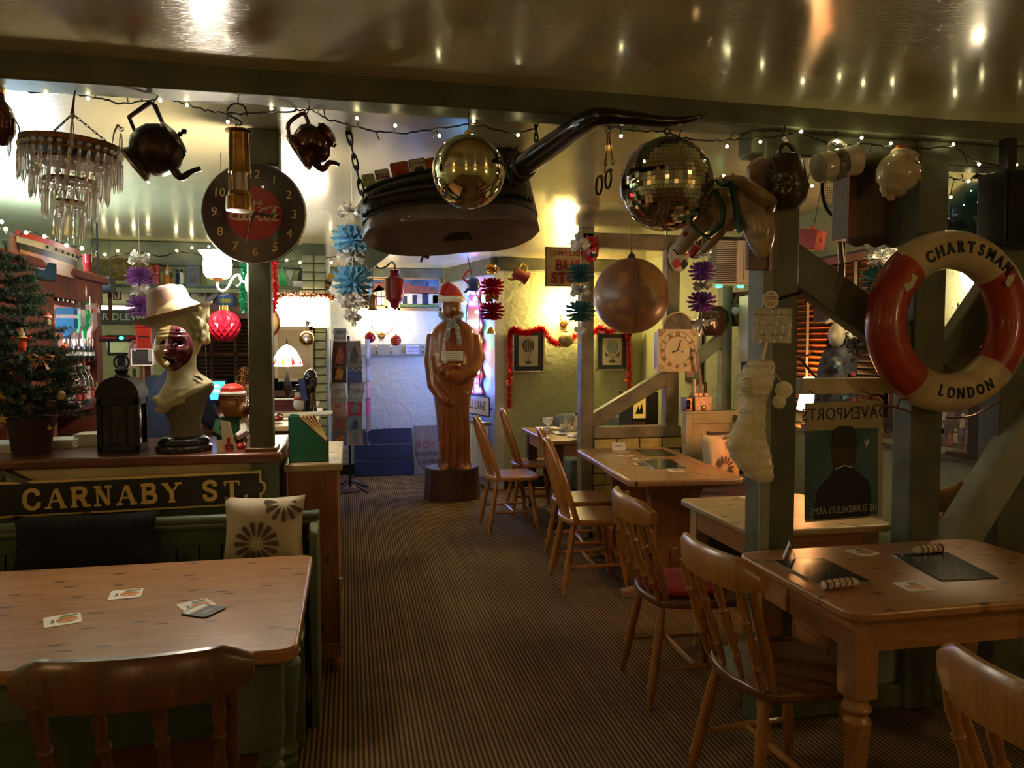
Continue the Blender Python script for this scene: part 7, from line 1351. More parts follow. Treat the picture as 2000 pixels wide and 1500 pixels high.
# santa hat, silver scarf
q=thing('santa_hat','red santa hat with white trim on the statue head','hat',fs.p(882,583)+fs.o);rs=[]
for zf,xo,r in ((-.02,0,.115),(.03,0,.112),(.08,-.005,.09),(.12,-.01,.06),(.15,-.03,.035)): rs.append([(xo+r*cos(a),-.01+r*sin(a),zf) for a in [2*PI*j/24 for j in range(24)]])
MB().rings(rs).build('cap',M_RED,q,smooth=60);MB().torus((0,-.01,-.01),.108,.03,28,10).build('fur_trim',M_FUR,q);MB().tube(smoothpts([(-.03,-.02,.14),(-.08,-.04,.11),(-.11,-.05,.02)],4),[.035,.033,.031,.03,.028,.026,.024,.022,.02],10).build('floppy_tip',M_RED,q);MB().ell((-.112,-.05,-.0),.034,14,10).build('pompom',M_FUR,q)
def tinsel(name,label,pts,r,mat,n,cat='tinsel',seed=1,parent_loc=None,w_=.0016):
    o0=Vector(pts[0]);t=thing(name,label,cat,o0);P=[Vector(p)-o0 for p in pts];sp=smoothpts(P,8);random.seed(seed);m=MB()
    for i in range(n):
        k=random.random()*(len(sp)-1.001);a=sp[int(k)].lerp(sp[int(k)+1],k-int(k));d=Vector((random.gauss(0,1),random.gauss(0,1),random.gauss(0,1))).normalized()*r*random.uniform(.7,1.2);s=d.cross(Vector((random.gauss(0,1),random.gauss(0,1),random.gauss(0,1)))).normalized()*w_;m.add([a-s,a+s,a+d+s*.5,a+d-s*.5],[(0,1,2,3)])
    MB().tube(sp,r*.12,5).build('core',mat,t);stuff(m.build('strands',mat,t,smooth=0));return t
sc=lambda px,py,dy: fs.p(px,py,dy)+fs.o
tinsel('tinsel_scarf','silver tinsel scarf knotted round the statue neck',[sc(866,662,-.22),sc(872,640,-.2),sc(880,628,-.17),sc(897,618,-.1),sc(899,610,.05),sc(880,610,.1),sc(863,612,.04),sc(864,622,-.1),sc(880,632,-.18),sc(888,645,-.21),sc(891,672,-.22)],.032,pm('dull_silver_tinsel',(.75,.74,.76),.25,.7),3400,seed=3,w_=.003)
# ---- radiator, hall lane sign, hung kettles
t=thing('radiator','white panel radiator below the lettered road name plate','radiator',onsplay(.68,.12,.06),SR);
for k in range(15): MB().bb((-.03,-.40+k*.053,0),(.0,-.40+k*.053+.043,.58)).build('fin',M_WHITE,t,bev=.01)
MB().bb((-.02,-.40,.0),(.02,.40,.03)).build('bottom_rail',M_WHITE,t);MB().bb((-.045,-.41,.57),(.03,.41,.61)).build('top_grille',M_STEEL,t,bev=.006);MB().cyl((-.02,-.42,-.1),(-.02,-.42,.1),.01,n=8).build('valve_pipe',M_STEEL,t)
for k in (-.36,.36): MB().cyl((0,k,.01),(0,k,-.12),.014,n=8).build('foot',M_STEEL,t)
p=onsplay(.74,W(938,790,8.45).z,.07);hl=thing('road_name_plate','white road name plate with black lettering above the radiator','sign',p,R(-90));w_=.38;h=.22
hl.rotation_euler=(0,0,SR-PI/2);MB().prism(rrect(-w_,-h/2,w_,h/2,.02,4),-.008,.0).build('black_edge',M_BLACK,hl);MB().prism(rrect(-w_+.015,-h/2+.015,w_-.015,h/2-.015,.015,4),-.011,-.007).build('white_face',M_WHITE,hl);text('HALL LANE',.135,M_BLACKPRINT,hl,(0,-.012,0),sx=.86)
for s in (-.3,.3): MB().bb((s-.01,0,-.04),(s+.01,.06,-.02)).build('bracket',M_IRON,hl)
f=Fr(925,556,7.9);t=thing('enamel_kettle','blue enamel kettle hanging high beside the statue','kettle',f.o);t.rotation_euler=(0,R(-12),0);k=f.m;MB().lathe([(.001,-12*k),(10*k,-11*k),(15*k,-3*k),(15*k,4*k),(9*k,11*k),(.001,12*k)],22).xf(Matrix.Rotation(R(90),4,'Y')).build('body',pm('blue_enamel',(.03,.05,.22),.2,coat=.4),t,smooth=50);MB().tube(smoothpts([(-10*k,0,6*k),(-17*k,0,16*k),(-8*k,0,26*k),(0,0,28*k)],4),.012,8).build('handle',M_RED,t);MB().tube([(-12*k,0,-6*k),(-19*k,0,-12*k),(-21*k,0,-9*k)],[.02,.012,.01],8).build('spout',MC['blue_enamel'],t);MB().cyl((0,0,11*k),(0,0,CEIL-f.o.z),.005,n=6).build('hook',M_IRON,t)
f=Fr(1016,537,7.95);t=thing('red_jug','small red jug with a gilt handle hung on the green timber','jug',f.o);t.rotation_euler=(0,R(118),0);k=f.m;MB().lathe([(.001,-14*k),(9*k,-14*k),(12*k,-8*k),(11*k,6*k),(13*k,16*k),(12*k,16*k),(8*k,0),(.001,-8*k)],20).build('body',pm('dark_red_glaze',(.2,.018,.025),.18,coat=.4),t,smooth=50);MB().tube(smoothpts([(-11*k,0,8*k),(-20*k,0,6*k),(-20*k,0,-6*k),(-11*k,0,-8*k)],4),.008,7).build('handle',M_GOLD,t);MB().tube([(10*k,0,-4*k),(17*k,0,-12*k),(17*k,0,-18*k)],[.018,.012,.008],8).build('spout',MC['dark_red_glaze'],t)
MB().tube([Matrix.Rotation(R(-118),3,'Y') @ Vector((0,0,.06)),Matrix.Rotation(R(-118),3,'Y') @ Vector((0,.03,.12))],.004,6).build('nail',M_IRON,t)
t=thing('small_notice','tiny printed notice high on the wall by the kettle','notice',onsplay(.42,W(905,535,8.8).z,.012),SR);MB().bb((-.004,-.06,-.06),(.004,.06,.06)).build('card',M_PAPER,t)
for k in range(4): MB().bb((-.006,-.045,.03-k*.022),(-.0035,.045,.036-k*.022)).build('printed_line',M_RED,t)
# ---- balloon prints and tinsel
M_MATB=pm('navy_mount',(.03,.04,.06),.4,var=.08)
def balloon_print(label,pxl,pyt,pxr,pyb,Y,kind):
    f=Fr((pxl+pxr)/2,pyb,Y);t=thing('balloon_print',label,'picture',f.o,0,'balloon prints');a,b=f.p(pxl,pyb),f.p(pxr,pyt);w_,h=b.x-a.x,b.z;fr=.018
    for q in (((a.x,0),(b.x,fr)),((a.x,h-fr),(b.x,h)),((a.x,0),(a.x+fr,h)),((b.x-fr,0),(b.x,h))): MB().bb((q[0][0],-.02,q[0][1]),(q[1][0],.01,q[1][1])).build('silver_frame',M_STEEL,t,bev=.003)
    MB().bb((a.x+fr,-.006,fr),(b.x-fr,.01,h-fr)).build('navy_mount',M_MATB,t);MB().bb((a.x+w_*.2,-.008,h*.15),(b.x-w_*.2,-.0055,h*.86)).build('print',pm('antique_print',(.5,.45,.34),.6,var=.08),t)
    cx,cz,r=0,h*.63,w_*.19;ink=pm('sepia_ink',(.09,.07,.05),.6,var=.2) ;ink2=pm('blue_ink',(.2,.28,.32),.6,var=.2)
    MB().prism([(cx+r*cos(2*PI*i/24),cz+r*1.05*sin(2*PI*i/24)) for i in range(24)],-.0095,-.0078).build('balloon',ink if kind == 0 else ink2,t)
    for k in (-.6,-.2,.2,.6): MB().ribbon([(cx+k*r*math.sqrt(max(0,1-v*v)),cz+r*v) for v in (-.9,-.5,0,.5,.9)],.006,-.0096,-.0102).build('gore_line',MC['antique_print'],t)
    for s in (-1,1): MB().ribbon([(cx+s*r*.6,cz-r*.8),(cx+s*.012,cz-r*1.9)],.004,-.008,-.0095).build('rope',ink,t)
    MB().prism([(-w_*.11,h*.27),(w_*.11,h*.27),(w_*.08,h*.21),(-w_*.08,h*.21)],-.0095,-.0078).build('gondola',ink,t);MB().bb((-.005,-.0095,h*.27),(.005,-.0078,h*.34)).build('aeronaut',ink,t)
    if kind: [MB().prism([(s*w_*.12,h*.4),(s*w_*.26,h*.52),(s*w_*.2,h*.36)],-.0095,-.0078).build('wing',ink,t) for s in (-1,1)]
    MB().bb((a.x+fr,-.012,fr),(b.x-fr,-.0115,h-fr)).build('glazing',pm('picture_glass',(1,1,1),.02,0,var=0,trans=1,alpha=.12),t)
balloon_print('framed print of a striped balloon hung with red tinsel',1000,644,1063,728,8.04,0);balloon_print('framed print of a winged blue balloon below the brown globe',1164,650,1226,724,8.04,1)
M_TINR=pm('red_tinsel',(.65,.02,.02),.22,.8,var=.15);g8=lambda px,py: W(px,py,7.98)
tinsel('tinsel_garland','red tinsel draped over the striped balloon print',[g8(994,795),g8(995,740),g8(995,690),g8(996,655),g8(1005,644),g8(1025,650),g8(1050,642),g8(1063,646),g8(1075,665),g8(1090,672),g8(1110,668),g8(1125,655)],.045,M_TINR,5200,seed=5,w_=.0022)
tinsel('tinsel_garland','red tinsel draped over the winged balloon print',[g8(1160,650),g8(1172,641),g8(1190,648),g8(1212,642),g8(1226,652),g8(1229,700),g8(1229,760),g8(1229,808)],.045,M_TINR,3600,seed=6,w_=.0022)
# ---- bus stop sign, masks, brown globe, square clock on the partition
f=Fr(1108,560,5.78);t=thing('bus_stop_sign','old yellow compulsory bus stop sign with red lettering','sign',f.o);a,b=f.p(1064,560),f.p(1152,485);h=b.z;MB().bb((a.x,-.02,0),(b.x,.0,h)).build('plate',pm('aged_yellow_enamel',(.50,.33,.12),.4,var=.2,vs=9),t,bev=.003);M_LETR=pm('red_lettering',(.36,.035,.02),.5,var=.1);cx=(a.x+b.x)/2
for q in (((a.x,0),(b.x,.008)),((a.x,h-.008),(b.x,h)),((a.x,0),(a.x+.008,h)),((b.x-.008,0),(b.x,h))): MB().bb((q[0][0],-.023,q[0][1]),(q[1][0],-.019,q[1][1])).build('rust_edge',M_RUST,t)
text('COMPULSORY',h*.175,M_LETR,t,(cx,-.022,h*.84),sx=.86,bold=.001);text('BUS',h*.37,M_LETR,t,(cx-.0,-.022,h*.53),bold=.005,sp=1.15);text('STOP',h*.37,M_LETR,t,(cx+.0,-.022,h*.2),bold=.005,sp=1.05)
MB().bb((b.x-.03,0,h*.3),(b.x+.03,.06,h*.7)).build('fixing_block',M_TIMBER2,t)
f=Fr(1155,500,5.7);t=thing('devil_mask','glossy red grinning devil mask at the top of the partition post','mask',f.o);m=MB();k=f.m
m.sect([(f.z(1155,512),.0,0,6*k,.03),(f.z(1155,500),0,0,13*k,.05),(f.z(1155,485),0,0,15*k,.06),(f.z(1155,470),0,0,13*k,.055),(f.z(1155,463),0,0,7*k,.04)],20);m.ell((0,-.055,f.z(1155,486)),(.018,.03,.03),10,8)
for s in (-1,1): m.ell((s*.03,-.045,f.z(1155,478)),(.022,.02,.012),8,6);m.tube([(s*.03,-.01,f.z(1155,466)),(s*.05,-.02,f.z(1155,458))],[.014,.003],8)
m.build('face',pm('red_gloss_mask',(.45,.012,.015),.25,coat=.5),t,remesh=.007);MB().ell((.0,-.052,f.z(1155,499)),(.03,.012,.022),12,8).build('mouth',M_BLACK,t)
for s in (-1,1): MB().box((s*.009,-.064,f.z(1155,495)),(.015,.006,.02)).build('tooth',M_WHITE,t);MB().ell((s*.03,-.062,f.z(1155,481)),(.010,.006,.005),8,6).build('eye',M_BLACK,t)
f=Fr(1233,578,4.7);rr=(f.x(1303)-f.x(1164))/2;t=thing('hanging_globe','big brown antique globe hanging before the timber partition','globe',f.o)
def globe_mat():
    m,nt,b=_mat('antique_globe');v=_coords(nt);n=_noise(nt,v,5.5,6,.4)
    c=_ramp(nt,n,[(.42,(.20,.09,.045)),(.5,(.26,.11,.05)),(.505,(.10,.045,.025)),(.52,(.34,.15,.055)),(.75,(.40,.2,.08))]);nt.links.new(c,b.inputs['Base Color']);b.inputs['Roughness'].default_value=.4;b.inputs['Coat Weight'].default_value=.15;return m
MB().ell((0,0,0),rr,48,30).build('sphere',globe_mat(),t,smooth=80);MB().torus((0,0,0),rr*1.0,.003,60,6,Matrix.Rotation(R(80),3,'Z') @ Matrix.Rotation(R(90),3,'X')).build('seam',M_DARKWOOD,t);MB().lathe([(.03,rr*.97),(.02,rr+.02),(.006,rr+.035),(.004,rr+.06)],14).build('cap',M_DARKWOOD,t);MB().cyl((0,0,rr+.05),(0,0,CEIL-f.o.z),.002,n=5).build('wire',M_IRON,t);MB().lathe([(.001,-rr-.02),(.01,-rr-.01),(.012,-rr*.98)],10).build('bottom_pin',M_BRASS,t)
f=Fr(1323,725,5.72);t=thing('square_clock','cream square clock dial with roman numerals and painted corners','clock',f.o);a,b=f.p(1284,726),f.p(1362,643);w_=b.x-a.x;h=b.z-a.z;cx=(a.x+b.x)/2;cz=(a.z+b.z)/2
MB().bb((a.x,-.004,a.z),(b.x,.02,b.z)).build('dial_plate',pm('cream_dial',(.74,.55,.32),.45,var=.08),t,bev=.003);MB().bb((a.x+.02,.02,a.z+.02),(b.x-.02,.12,b.z-.02)).build('case',M_DARKWOOD,t)
def ringp(r0,nm,mat,y): MB().torus((cx,y,cz),r0,.0025,48,6,Matrix.Rotation(R(90),3,'X')).build(nm,mat,t)
ringp(w_*.44,'chapter_ring',M_BRASS,-.005);ringp(w_*.33,'chapter_ring',M_BRASS,-.005)
for i,n in enumerate(('XII','I','II','III','IIII','V','VI','VII','VIII','IX','X','XI')): an=R(90-30*i);text(n,w_*.14,M_BLACKPRINT,t,(cx+w_*.385*cos(an),-.0055,cz+w_*.385*sin(an)),(PI/2,-(an-PI/2),0),.0004,'numeral',sx=.7,bold=.0012)
M_SPAND=pm('painted_spandrel',(.48,.18,.04),.5,var=.3,vs=30)
for sx in (-1,1):
    for sz in (-1,1):
        for k in (1,2,3): MB().tube([(cx+sx*(w_/2-.004-w_*.05*k*cos(q)),-.005,cz+sz*(h/2-.004-w_*.05*k*sin(q))) for q in [PI/2*j/8 for j in range(9)]],.0035,5).build('corner_scroll',M_SPAND,t)
MB().prism([(cx-.004,cz),(cx+.004,cz),(cx+w_*.07+.003,cz+h*.24),(cx+w_*.07-.003,cz+h*.24)],-.011,-.009).build('minute_hand',M_BLACKPRINT,t);MB().prism([(cx,cz-.005),(cx,cz+.005),(cx-w_*.14,cz-h*.045+.006),(cx-w_*.14,cz-h*.045-.006)],-.009,-.007).build('hour_hand',M_BLACKPRINT,t);disc(.008,-.006,-.0045,'winding_hole',M_BLACKPRINT,t,12).location=(cx+w_*.12,0,cz-.01)
arc=[(cx+(w_*.38)*cos(PI*i/16),b.z+(f.z(1323,610)-b.z)*sin(PI*i/16)) for i in range(17)];MB().prism(arc,-.003,.02).build('painted_arch',pm('painted_arch',(.16,.085,.04),.4,var=.6,vs=14),t,smooth=40);MB().tube([(x,-.003,z) for x,z in arc],.006,6).build('arch_rim',M_GOLDPAINT,t)
f=Fr(1325,530,5.81);t=thing('harlequin_mask','black, white and red diamond harlequin mask on the partition','mask',f.o);k=f.m
m=MB();m.sect([(0,0,0,8*k,.03),(12*k,0,0,16*k,.045),(28*k,0,0,20*k,.05),(42*k,0,0,18*k,.045),(52*k,0,0,10*k,.03)],20);m.ell((0,-.05,22*k),(.016,.025,.035),10,8);m.build('face',M_CREAM,t,remesh=.007)
for (x,z_,w2,h2,mt) in ((-6,38,9,10,M_BLACK),(9,34,7,7,M_RED),(-9,13,8,9,M_RED),(6,12,7,9,M_BLACK),(10,46,5,6,M_BLACK)): MB().prism([(x*k,(z_-h2)*k),((x+w2)*k,z_*k),(x*k,(z_+h2)*k),((x-w2)*k,z_*k)],-.062,-.03).build('diamond',mt,t)
for s in (-1,1): MB().ell((s*7*k,-.05,29*k),(.014,.01,.006),8,6).build('eye',M_BLACK,t)
MB().ell((0,-.05,10*k),(.022,.01,.007),8,6).build('lips',M_RED,t)
# things seen through the partition
t=thing('far_settee','pale blue settee with a patterned cushion beyond the partition','sofa',(2.66,7.66,0));
MB().bb((-.5,-.3,.1),(.45,.25,.42)).build('seat',pm('pale_blue_cloth',(.22,.27,.3),.8),t,bev=.04,seg=3);MB().bb((-.5,.15,.3),(.45,.35,.82)).build('backrest',MC['pale_blue_cloth'],t,bev=.05,seg=3);MB().bb((.35,-.3,.1),(.5,.3,.62)).build('arm',MC['pale_blue_cloth'],t,bev=.04,seg=3)
for x in (-.45,.42): MB().cyl((x,-.2,0),(x,-.2,.1),.02,n=8).build('foot',M_BLACK,t)
cushion('patterned cushion on the pale blue settee beyond the partition',(2.42,7.42,.44),.36,.3,.1,M_CREAMCLOTH,-10,0)
t=thing('fruit_machine','dark amusement cabinet with a lit yellow picture beyond the partition','machine',(2.64,6.8,0));h=W(1272,765,6.7).z;MB().bb((-.1,-.15,0),(.16,.2,h)).build('cabinet',M_BLACK,t,bev=.008);a=W(1250,808,7.45);MB().bb((-.09,-.158,h-.24),(.03,-.149,h-.05)).build('glass',glow('yellow_art',(.55,.33,.05),.5),t);MB().bb((-.09,-.158,h-.36),(.03,-.149,h-.27)).build('lower_glass',pm('orange_art',(.3,.09,.03),.3),t)
MB().prism([(-.07,h-.2),(-.04,h-.12),(-.03,h-.17),(-.01,h-.1),(.01,h-.2)],-.161,-.1581).build('printed_castle',M_BLACKPRINT,t)
f=Fr(1385,660,7.9);t=thing('dark_framed_picture','dark framed picture on the far wall behind the copper grinder','picture',WX(1358,748,3.199),R(-90));q=.0068;MB().bb((-26*q,-.025,0),(26*q,0,90*q)).build('frame',M_DARKWOOD,t,bev=.005);MB().bb((-20*q,-.027,6*q),(20*q,-.024,84*q)).build('canvas',pm('green_dark_canvas',(.09,.13,.07),.4,var=.4),t);MB().bb((-20*q,-.029,8*q),(6*q,-.0265,22*q)).build('painted_band',pm('rose_band',(.35,.12,.1),.5),t)
# copper grinder on the settle
p=W(1352,803,5.68);t=thing('copper_grinder','pinkish copper coin box grinder on the settle top','machine',(p.x,5.65,ZT));k=Fr(1352,803,5.65).m;M_COPPER=pm('pinkish_copper',(.62,.38,.30),.35,.4,var=.2,vs=30)
MB().bb((-5*k,-.06,0),(29*k,.06,27*k)).build('box',M_COPPER,t,bev=.006);MB().bb((-8*k,-.05,0),(-20*k,.05,24*k)).build('rear_box',M_BRASS,t,bev=.004);MB().lathe([(.001,-.02),(.028,-.018),(.04,0),(.034,.012),(.001,.014)],18).xf(Matrix.Translation((-18*k,-.07,12*k)) @ Matrix.Rotation(R(70),4,'Z') @ Matrix.Rotation(R(90),4,'X')).build('black_bell',M_BLACK,t);MB().ell((12*k,-.062,6*k),(.022,.012,.022),12,8).build('knob',M_STEEL,t)
for x in (0,9,20): MB().bb(((x-4)*k,-.04,27*k),((x+4)*k,.04,32*k)).build('top_lug',M_COPPER,t,bev=.002)
MB().cyl((0,0,30*k),(0,0,58*k),.018,n=12).build('funnel',M_COPPER,t);MB().tube(smoothpts([(12*k,0,32*k),(12*k,0,60*k),(7*k,0,82*k),(4*k,0,108*k)],5),.013,8).build('lever',M_COPPER,t);MB().cyl((22*k,0,0),(22*k,0,52*k),.012,n=8).build('rod',M_BRASS,t)
# dark pot head, AC unit
f=Fr(1392,656,5.88);t=thing('dark_pot_head','dark brown glazed pot shaped like a head on the partition brace','pot',f.o);k=f.m;m=MB();m.sect([(0,0,0,14*k,.06),(10*k,0,0,24*k,.09),(28*k,0,0,30*k,.11),(44*k,0,0,27*k,.1),(54*k,0,0,15*k,.06)],20);m.ell((-18*k,-.07,24*k),(.03,.04,.04),10,8);m.tube([(26*k,0,40*k),(36*k,0,34*k),(30*k,0,12*k)],[.014,.016,.014],8);m.build('body',pm('dark_brown_glaze',(.07,.025,.012),.2,coat=.5),t,remesh=.01)
for s in (-1,1): MB().ell((-8*k+s*7*k,-.1,34*k),(.014,.01,.01),8,6).build('eye',M_BRASS,t)
f=Fr(1430,555,5.55);t=thing('air_conditioner','ivory air conditioning unit with a slatted grille above the nook','air conditioner',f.o);a,b=f.p(1394,553),f.p(1470,472);xm=f.x(1432)
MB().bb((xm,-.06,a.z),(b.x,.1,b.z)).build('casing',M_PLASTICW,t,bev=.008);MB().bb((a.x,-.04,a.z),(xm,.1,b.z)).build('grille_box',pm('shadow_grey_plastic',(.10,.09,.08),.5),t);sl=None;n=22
for i in range(n):
    z=a.z+.01+(b.z-a.z-.02)*i/(n-1)
    if sl is None: sl=MB().bb((a.x,-.055,-.003),(xm,-.035,.003)).build('grille_slat',M_PLASTICW,t,loc=(0,0,z))
    else: share(sl,(0,0,z),t)
disc(.012,-.064,-.058,'dial',M_PLASTICW,t,18).location=(xm+.035,0,(a.z+b.z)/2);MB().bb((a.x-.005,-.065,a.z-.015),(b.x+.005,.1,a.z)).build('drip_tray',M_PLASTICW,t,bev=.004);MB().bb((xm+.05,-.063,a.z+.02),(xm+.054,-.058,b.z-.02)).build('seam_line',MC['shadow_grey_plastic'],t)
for px in (1404,1446): MB().ell(f.p(px,560,-.0),(.03,.02,.008),10,6).build('status_light',glow('green_status',(.02,.9,.45),9),t)
MB().bb((b.x-.06,.1,b.z-.1),(b.x,.28,b.z-.05)).build('bracket',M_TIMBER,t)
t=thing('cat_coffin_plaque','small wooden plaque with a brown and white carved face','ornament',WX(1450,637,3.17));h=WX(1450,570,3.17).z-WX(1450,637,3.17).z;t.rotation_euler=(0,0,R(-72))
MB().bb((-.1,-.02,0),(.1,.0,h)).build('backboard',M_REDWOOD,t,bev=.004);m=MB();m.sect([(h*.08,0,-.02,.03,.03),(h*.3,0,-.03,.06,.05),(h*.6,0,-.035,.075,.06),(h*.8,0,-.03,.06,.05),(h*.93,0,-.02,.03,.02)],16);m.build('carved_face',pm('carved_brown',(.25,.1,.04),.4),t,smooth=60);MB().ell((0,-.08,h*.45),(.045,.02,h*.13),12,8).build('white_muzzle',M_WHITE,t)
for s in (-1,1): MB().ell((s*.03,-.085,h*.68),(.012,.008,.008),8,6).build('eye',M_BLACK,t)
M_TING=pm('green_tinsel',(.02,.28,.14),.25,.7,var=.15);w4=lambda px,py: W(px,py,4.1)
tinsel('tinsel_garland','green tinsel strand hanging behind the bar post',[w4(480,510),w4(477,540),w4(476,575),w4(479,606)],.03,M_TING,900,seed=7,w_=.002);tinsel('tinsel_garland','short red tinsel strand on the other side of the bar post',[w4(534,512),w4(536,545),w4(537,580),w4(534,606)],.024,M_TINR,800,seed=8,w_=.002)
w7=lambda px,py: W(px,py,7.16);tinsel('tinsel_garland','copper tinsel along the top of the glowing panel',[w7(540,580),w7(570,576),w7(600,578),w7(630,576),w7(652,582)],.04,MC['copper_foil'],1200,seed=9,w_=.003)
# ================================================================ timber frame on the nook side
PF=2.77   # face of the posts
# ---- painted carousel horse head on its plaque
f=Fr(1500,430,2.72);pq=thing('carousel_horse_head','painted wooden horse head with a green bridle mounted on a plaque','sculpture',f.o)
M_HORSE=pm('aged_painted_horse',(.40,.30,.18),.22,var=.35,vs=12,coat=.5);hp_=lambda px,py,dy=0: W(px,py,2.70+.0018*max(0,1490-px)+dy)-f.o
a,b=f.p(1470,525),f.p(1532,306);MB().prism([(a.x,a.z),(b.x,a.z),(b.x,b.z),(a.x+.035,b.z),(a.x,b.z-.03)],.03,.06).build('plaque',pm('dusky_pink_board',(.20,.115,.09),.5,var=.1),pq,bev=.004);MB().bb((b.x-.045,.022,a.z-.004),(b.x-.03,.032,b.z)).build('plaque_moulding',M_REDWOOD,pq)
m=MB();dy=-.03
m.tube(smoothpts([hp_(1488,505,dy),hp_(1486,470,dy),hp_(1478,430,dy),hp_(1455,400,dy),hp_(1425,372,dy)],4),[.016,.024,.034,.043,.05,.056,.06,.062,.063,.063,.062,.061,.06,.058,.056,.053,.05],18)
m.tube(smoothpts([hp_(1418,368,dy),hp_(1405,395,dy),hp_(1380,425,dy),hp_(1352,455,dy),hp_(1332,482,dy),hp_(1324,492,dy)],4),[.05,.055,.058,.06,.062,.06,.057,.054,.05,.047,.044,.042,.040,.038,.036,.035,.034,.032,.03,.026,.02],18)
m.tube(smoothpts([hp_(1422,420,dy),hp_(1405,448,dy),hp_(1385,478,dy),hp_(1370,492,dy)],4),[.045,.042,.038,.034,.03,.027,.024,.022,.02,.018,.016,.015,.013],14)
m.ell(hp_(1425,425,dy-.01),(.055,.05,.055),16,12)
m.build('head',M_HORSE,pq,remesh=.006)
for k,(x0_,y0_) in enumerate(((1405,352),(1428,348))): MB().tube([hp_(x0_,y0_+14,dy+.03*k-.02),hp_(x0_+1,y0_,dy+.03*k-.03),hp_(x0_+5,y0_-10,dy+.03*k-.03)],[.018,.014,.003],10,flat=.6).build('ear',M_HORSE,pq)
for k in range(6): o_=k*.012;MB().tube(smoothpts([hp_(1415+k*4,350,dy-.05+o_),hp_(1450+k*2,356+k*3,dy-.065+o_),hp_(1485,378+k*4,dy-.065+o_),hp_(1510-k*2,394+k*6,dy-.05+o_),hp_(1504-k*4,412+k*4,dy-.05+o_)],4),[.012,.016,.019,.021,.022,.022,.022,.022,.022,.021,.02,.018,.016,.014,.011,.008,.004],8).build('mane_lock',pm('golden_mane',(.26,.17,.07),.25,var=.3,coat=.5),pq)
for pts in ([(1398,372),(1412,405),(1408,440),(1385,462)],[(1428,355),(1436,400),(1440,432),(1446,452)],[(1352,440),(1368,456),(1385,465)],[(1400,352),(1415,362),(1432,352)]):
    MB().tube(smoothpts([hp_(x,y,dy-.068) for x,y in pts],4),.016,8,flat=.5).build('bridle_strap',pm('green_bridle',(.012,.085,.06),.3,var=.2,coat=.3),pq)
MB().ell(hp_(1390,402,dy-.052),(.016,.012,.016),14,10).build('eye',pm('cream_eye',(.5,.4,.16),.2),pq);MB().ell(hp_(1388,402,dy-.064),(.005,.004,.006),8,6).build('pupil',M_BLACK,pq);MB().ell(hp_(1339,457,dy-.036),(.017,.008,.013),12,8).build('nostril_rim',M_CREAM,pq);MB().ell(hp_(1339,457,dy-.042),(.011,.006,.008),12,8).build('nostril',M_RED,pq)
MB().tube([hp_(1362,480,dy-.01),hp_(1352,496,dy-.01),hp_(1350,504,dy-.01)],[.016,.017,.010],10).build('red_mouth',M_RED,pq)
for k in range(4): MB().box(hp_(1344+k*5,490-k*6,dy-.03),(.007,.006,.008)).build('tooth',M_CREAM,pq)
# ---- boar head jug on the post
f=Fr(1535,340,2.72);t=thing('boar_head_jug','dark brown boar head jug hanging from the beam at the post','jug',f.o);M_BOAR=pm('dark_brown_jug',(.055,.032,.014),.3,var=.4,vs=14,bump=.4,bs=30,coat=.4);m=MB();k=f.m
m.sect([(f.z(1535,410),.01,0,18*k,.035),(f.z(1535,390),.015,0,30*k,.055),(f.z(1535,365),.01,0,38*k,.07),(f.z(1535,340),.0,0,36*k,.07),(f.z(1535,318),0,0,30*k,.06),(f.z(1535,302),0,0,24*k,.05)],20);m.ell(f.p(1515,365,-.055),(.035,.045,.04),12,10);m.tube([f.p(1508,375,-.05),f.p(1500,388,-.08)],[.028,.022],10)
for x in (1508,1556): m.tube([f.p(x,325,-.02),f.p(x-6,305,-.03)],[.022,.004],8)
m.build('head',M_BOAR,t,remesh=.007);MB().tube(smoothpts([f.p(1520,312),f.p(1524,288),f.p(1540,282),f.p(1552,298),f.p(1556,315)],4),.009,8).build('handle',M_BOAR,t)
for x,s in ((1500,-1),(1512,1)): MB().tube([f.p(x,385,-.1),f.p(x+s*3,376,-.11)],[.005,.001],6).build('tusk',M_CREAM,t)
MB().ell(f.p(1512,348,-.075),.006,8,6).build('eye',M_BRASS,t);hookwire(t,(f.p(1533,250).x,0,BU-f.o.z),f.p(1534,284));MB().tube(smoothpts([f.p(1530,268),f.p(1536,280),f.p(1530,288)],4),.006,6).build('white_tie',M_WHITE,t)
# ---- mug, floral teapot
f=Fr(1632,317,2.74);t=thing('tankard_mug','white china tankard hanging on its side from the beam','mug',f.o);k=f.m;d=(f.p(1668,308)-f.p(1602,322)).normalized();axis_lathe([(.001,0),(25*k,0),(26*k,2*k),(25*k,20*k),(26*k,60*k),(27*k,74*k),(25*k,74*k),(23*k,10*k),(.001,6*k)],'body',pm('white_china',(.52,.48,.40),.15,var=.12,vs=20,coat=.5),t,f.p(1598,328),d)
MB().tube(smoothpts([f.p(1618,303),f.p(1617,282),f.p(1632,274),f.p(1648,280),f.p(1652,294)],4),.007,8).build('handle',MC['white_china'],t);hookwire(t,(0,0,BU-f.o.z),f.p(1632,275))
axis_lathe([(26*k,26*k),(26.6*k,28*k),(26.6*k,44*k),(26*k,46*k)],'dark_print',pm('grey_transfer',(.16,.16,.14),.3,var=.5,vs=30),t,f.p(1598,328),d)
f=Fr(1760,335,2.74);t=thing('floral_teapot','cream floral teapot with an orange handle hanging from the beam','teapot',f.o);k=f.m;M_FLORAL=pm('floral_china',(.50,.42,.28),.2,var=.12,vs=12,coat=.5)
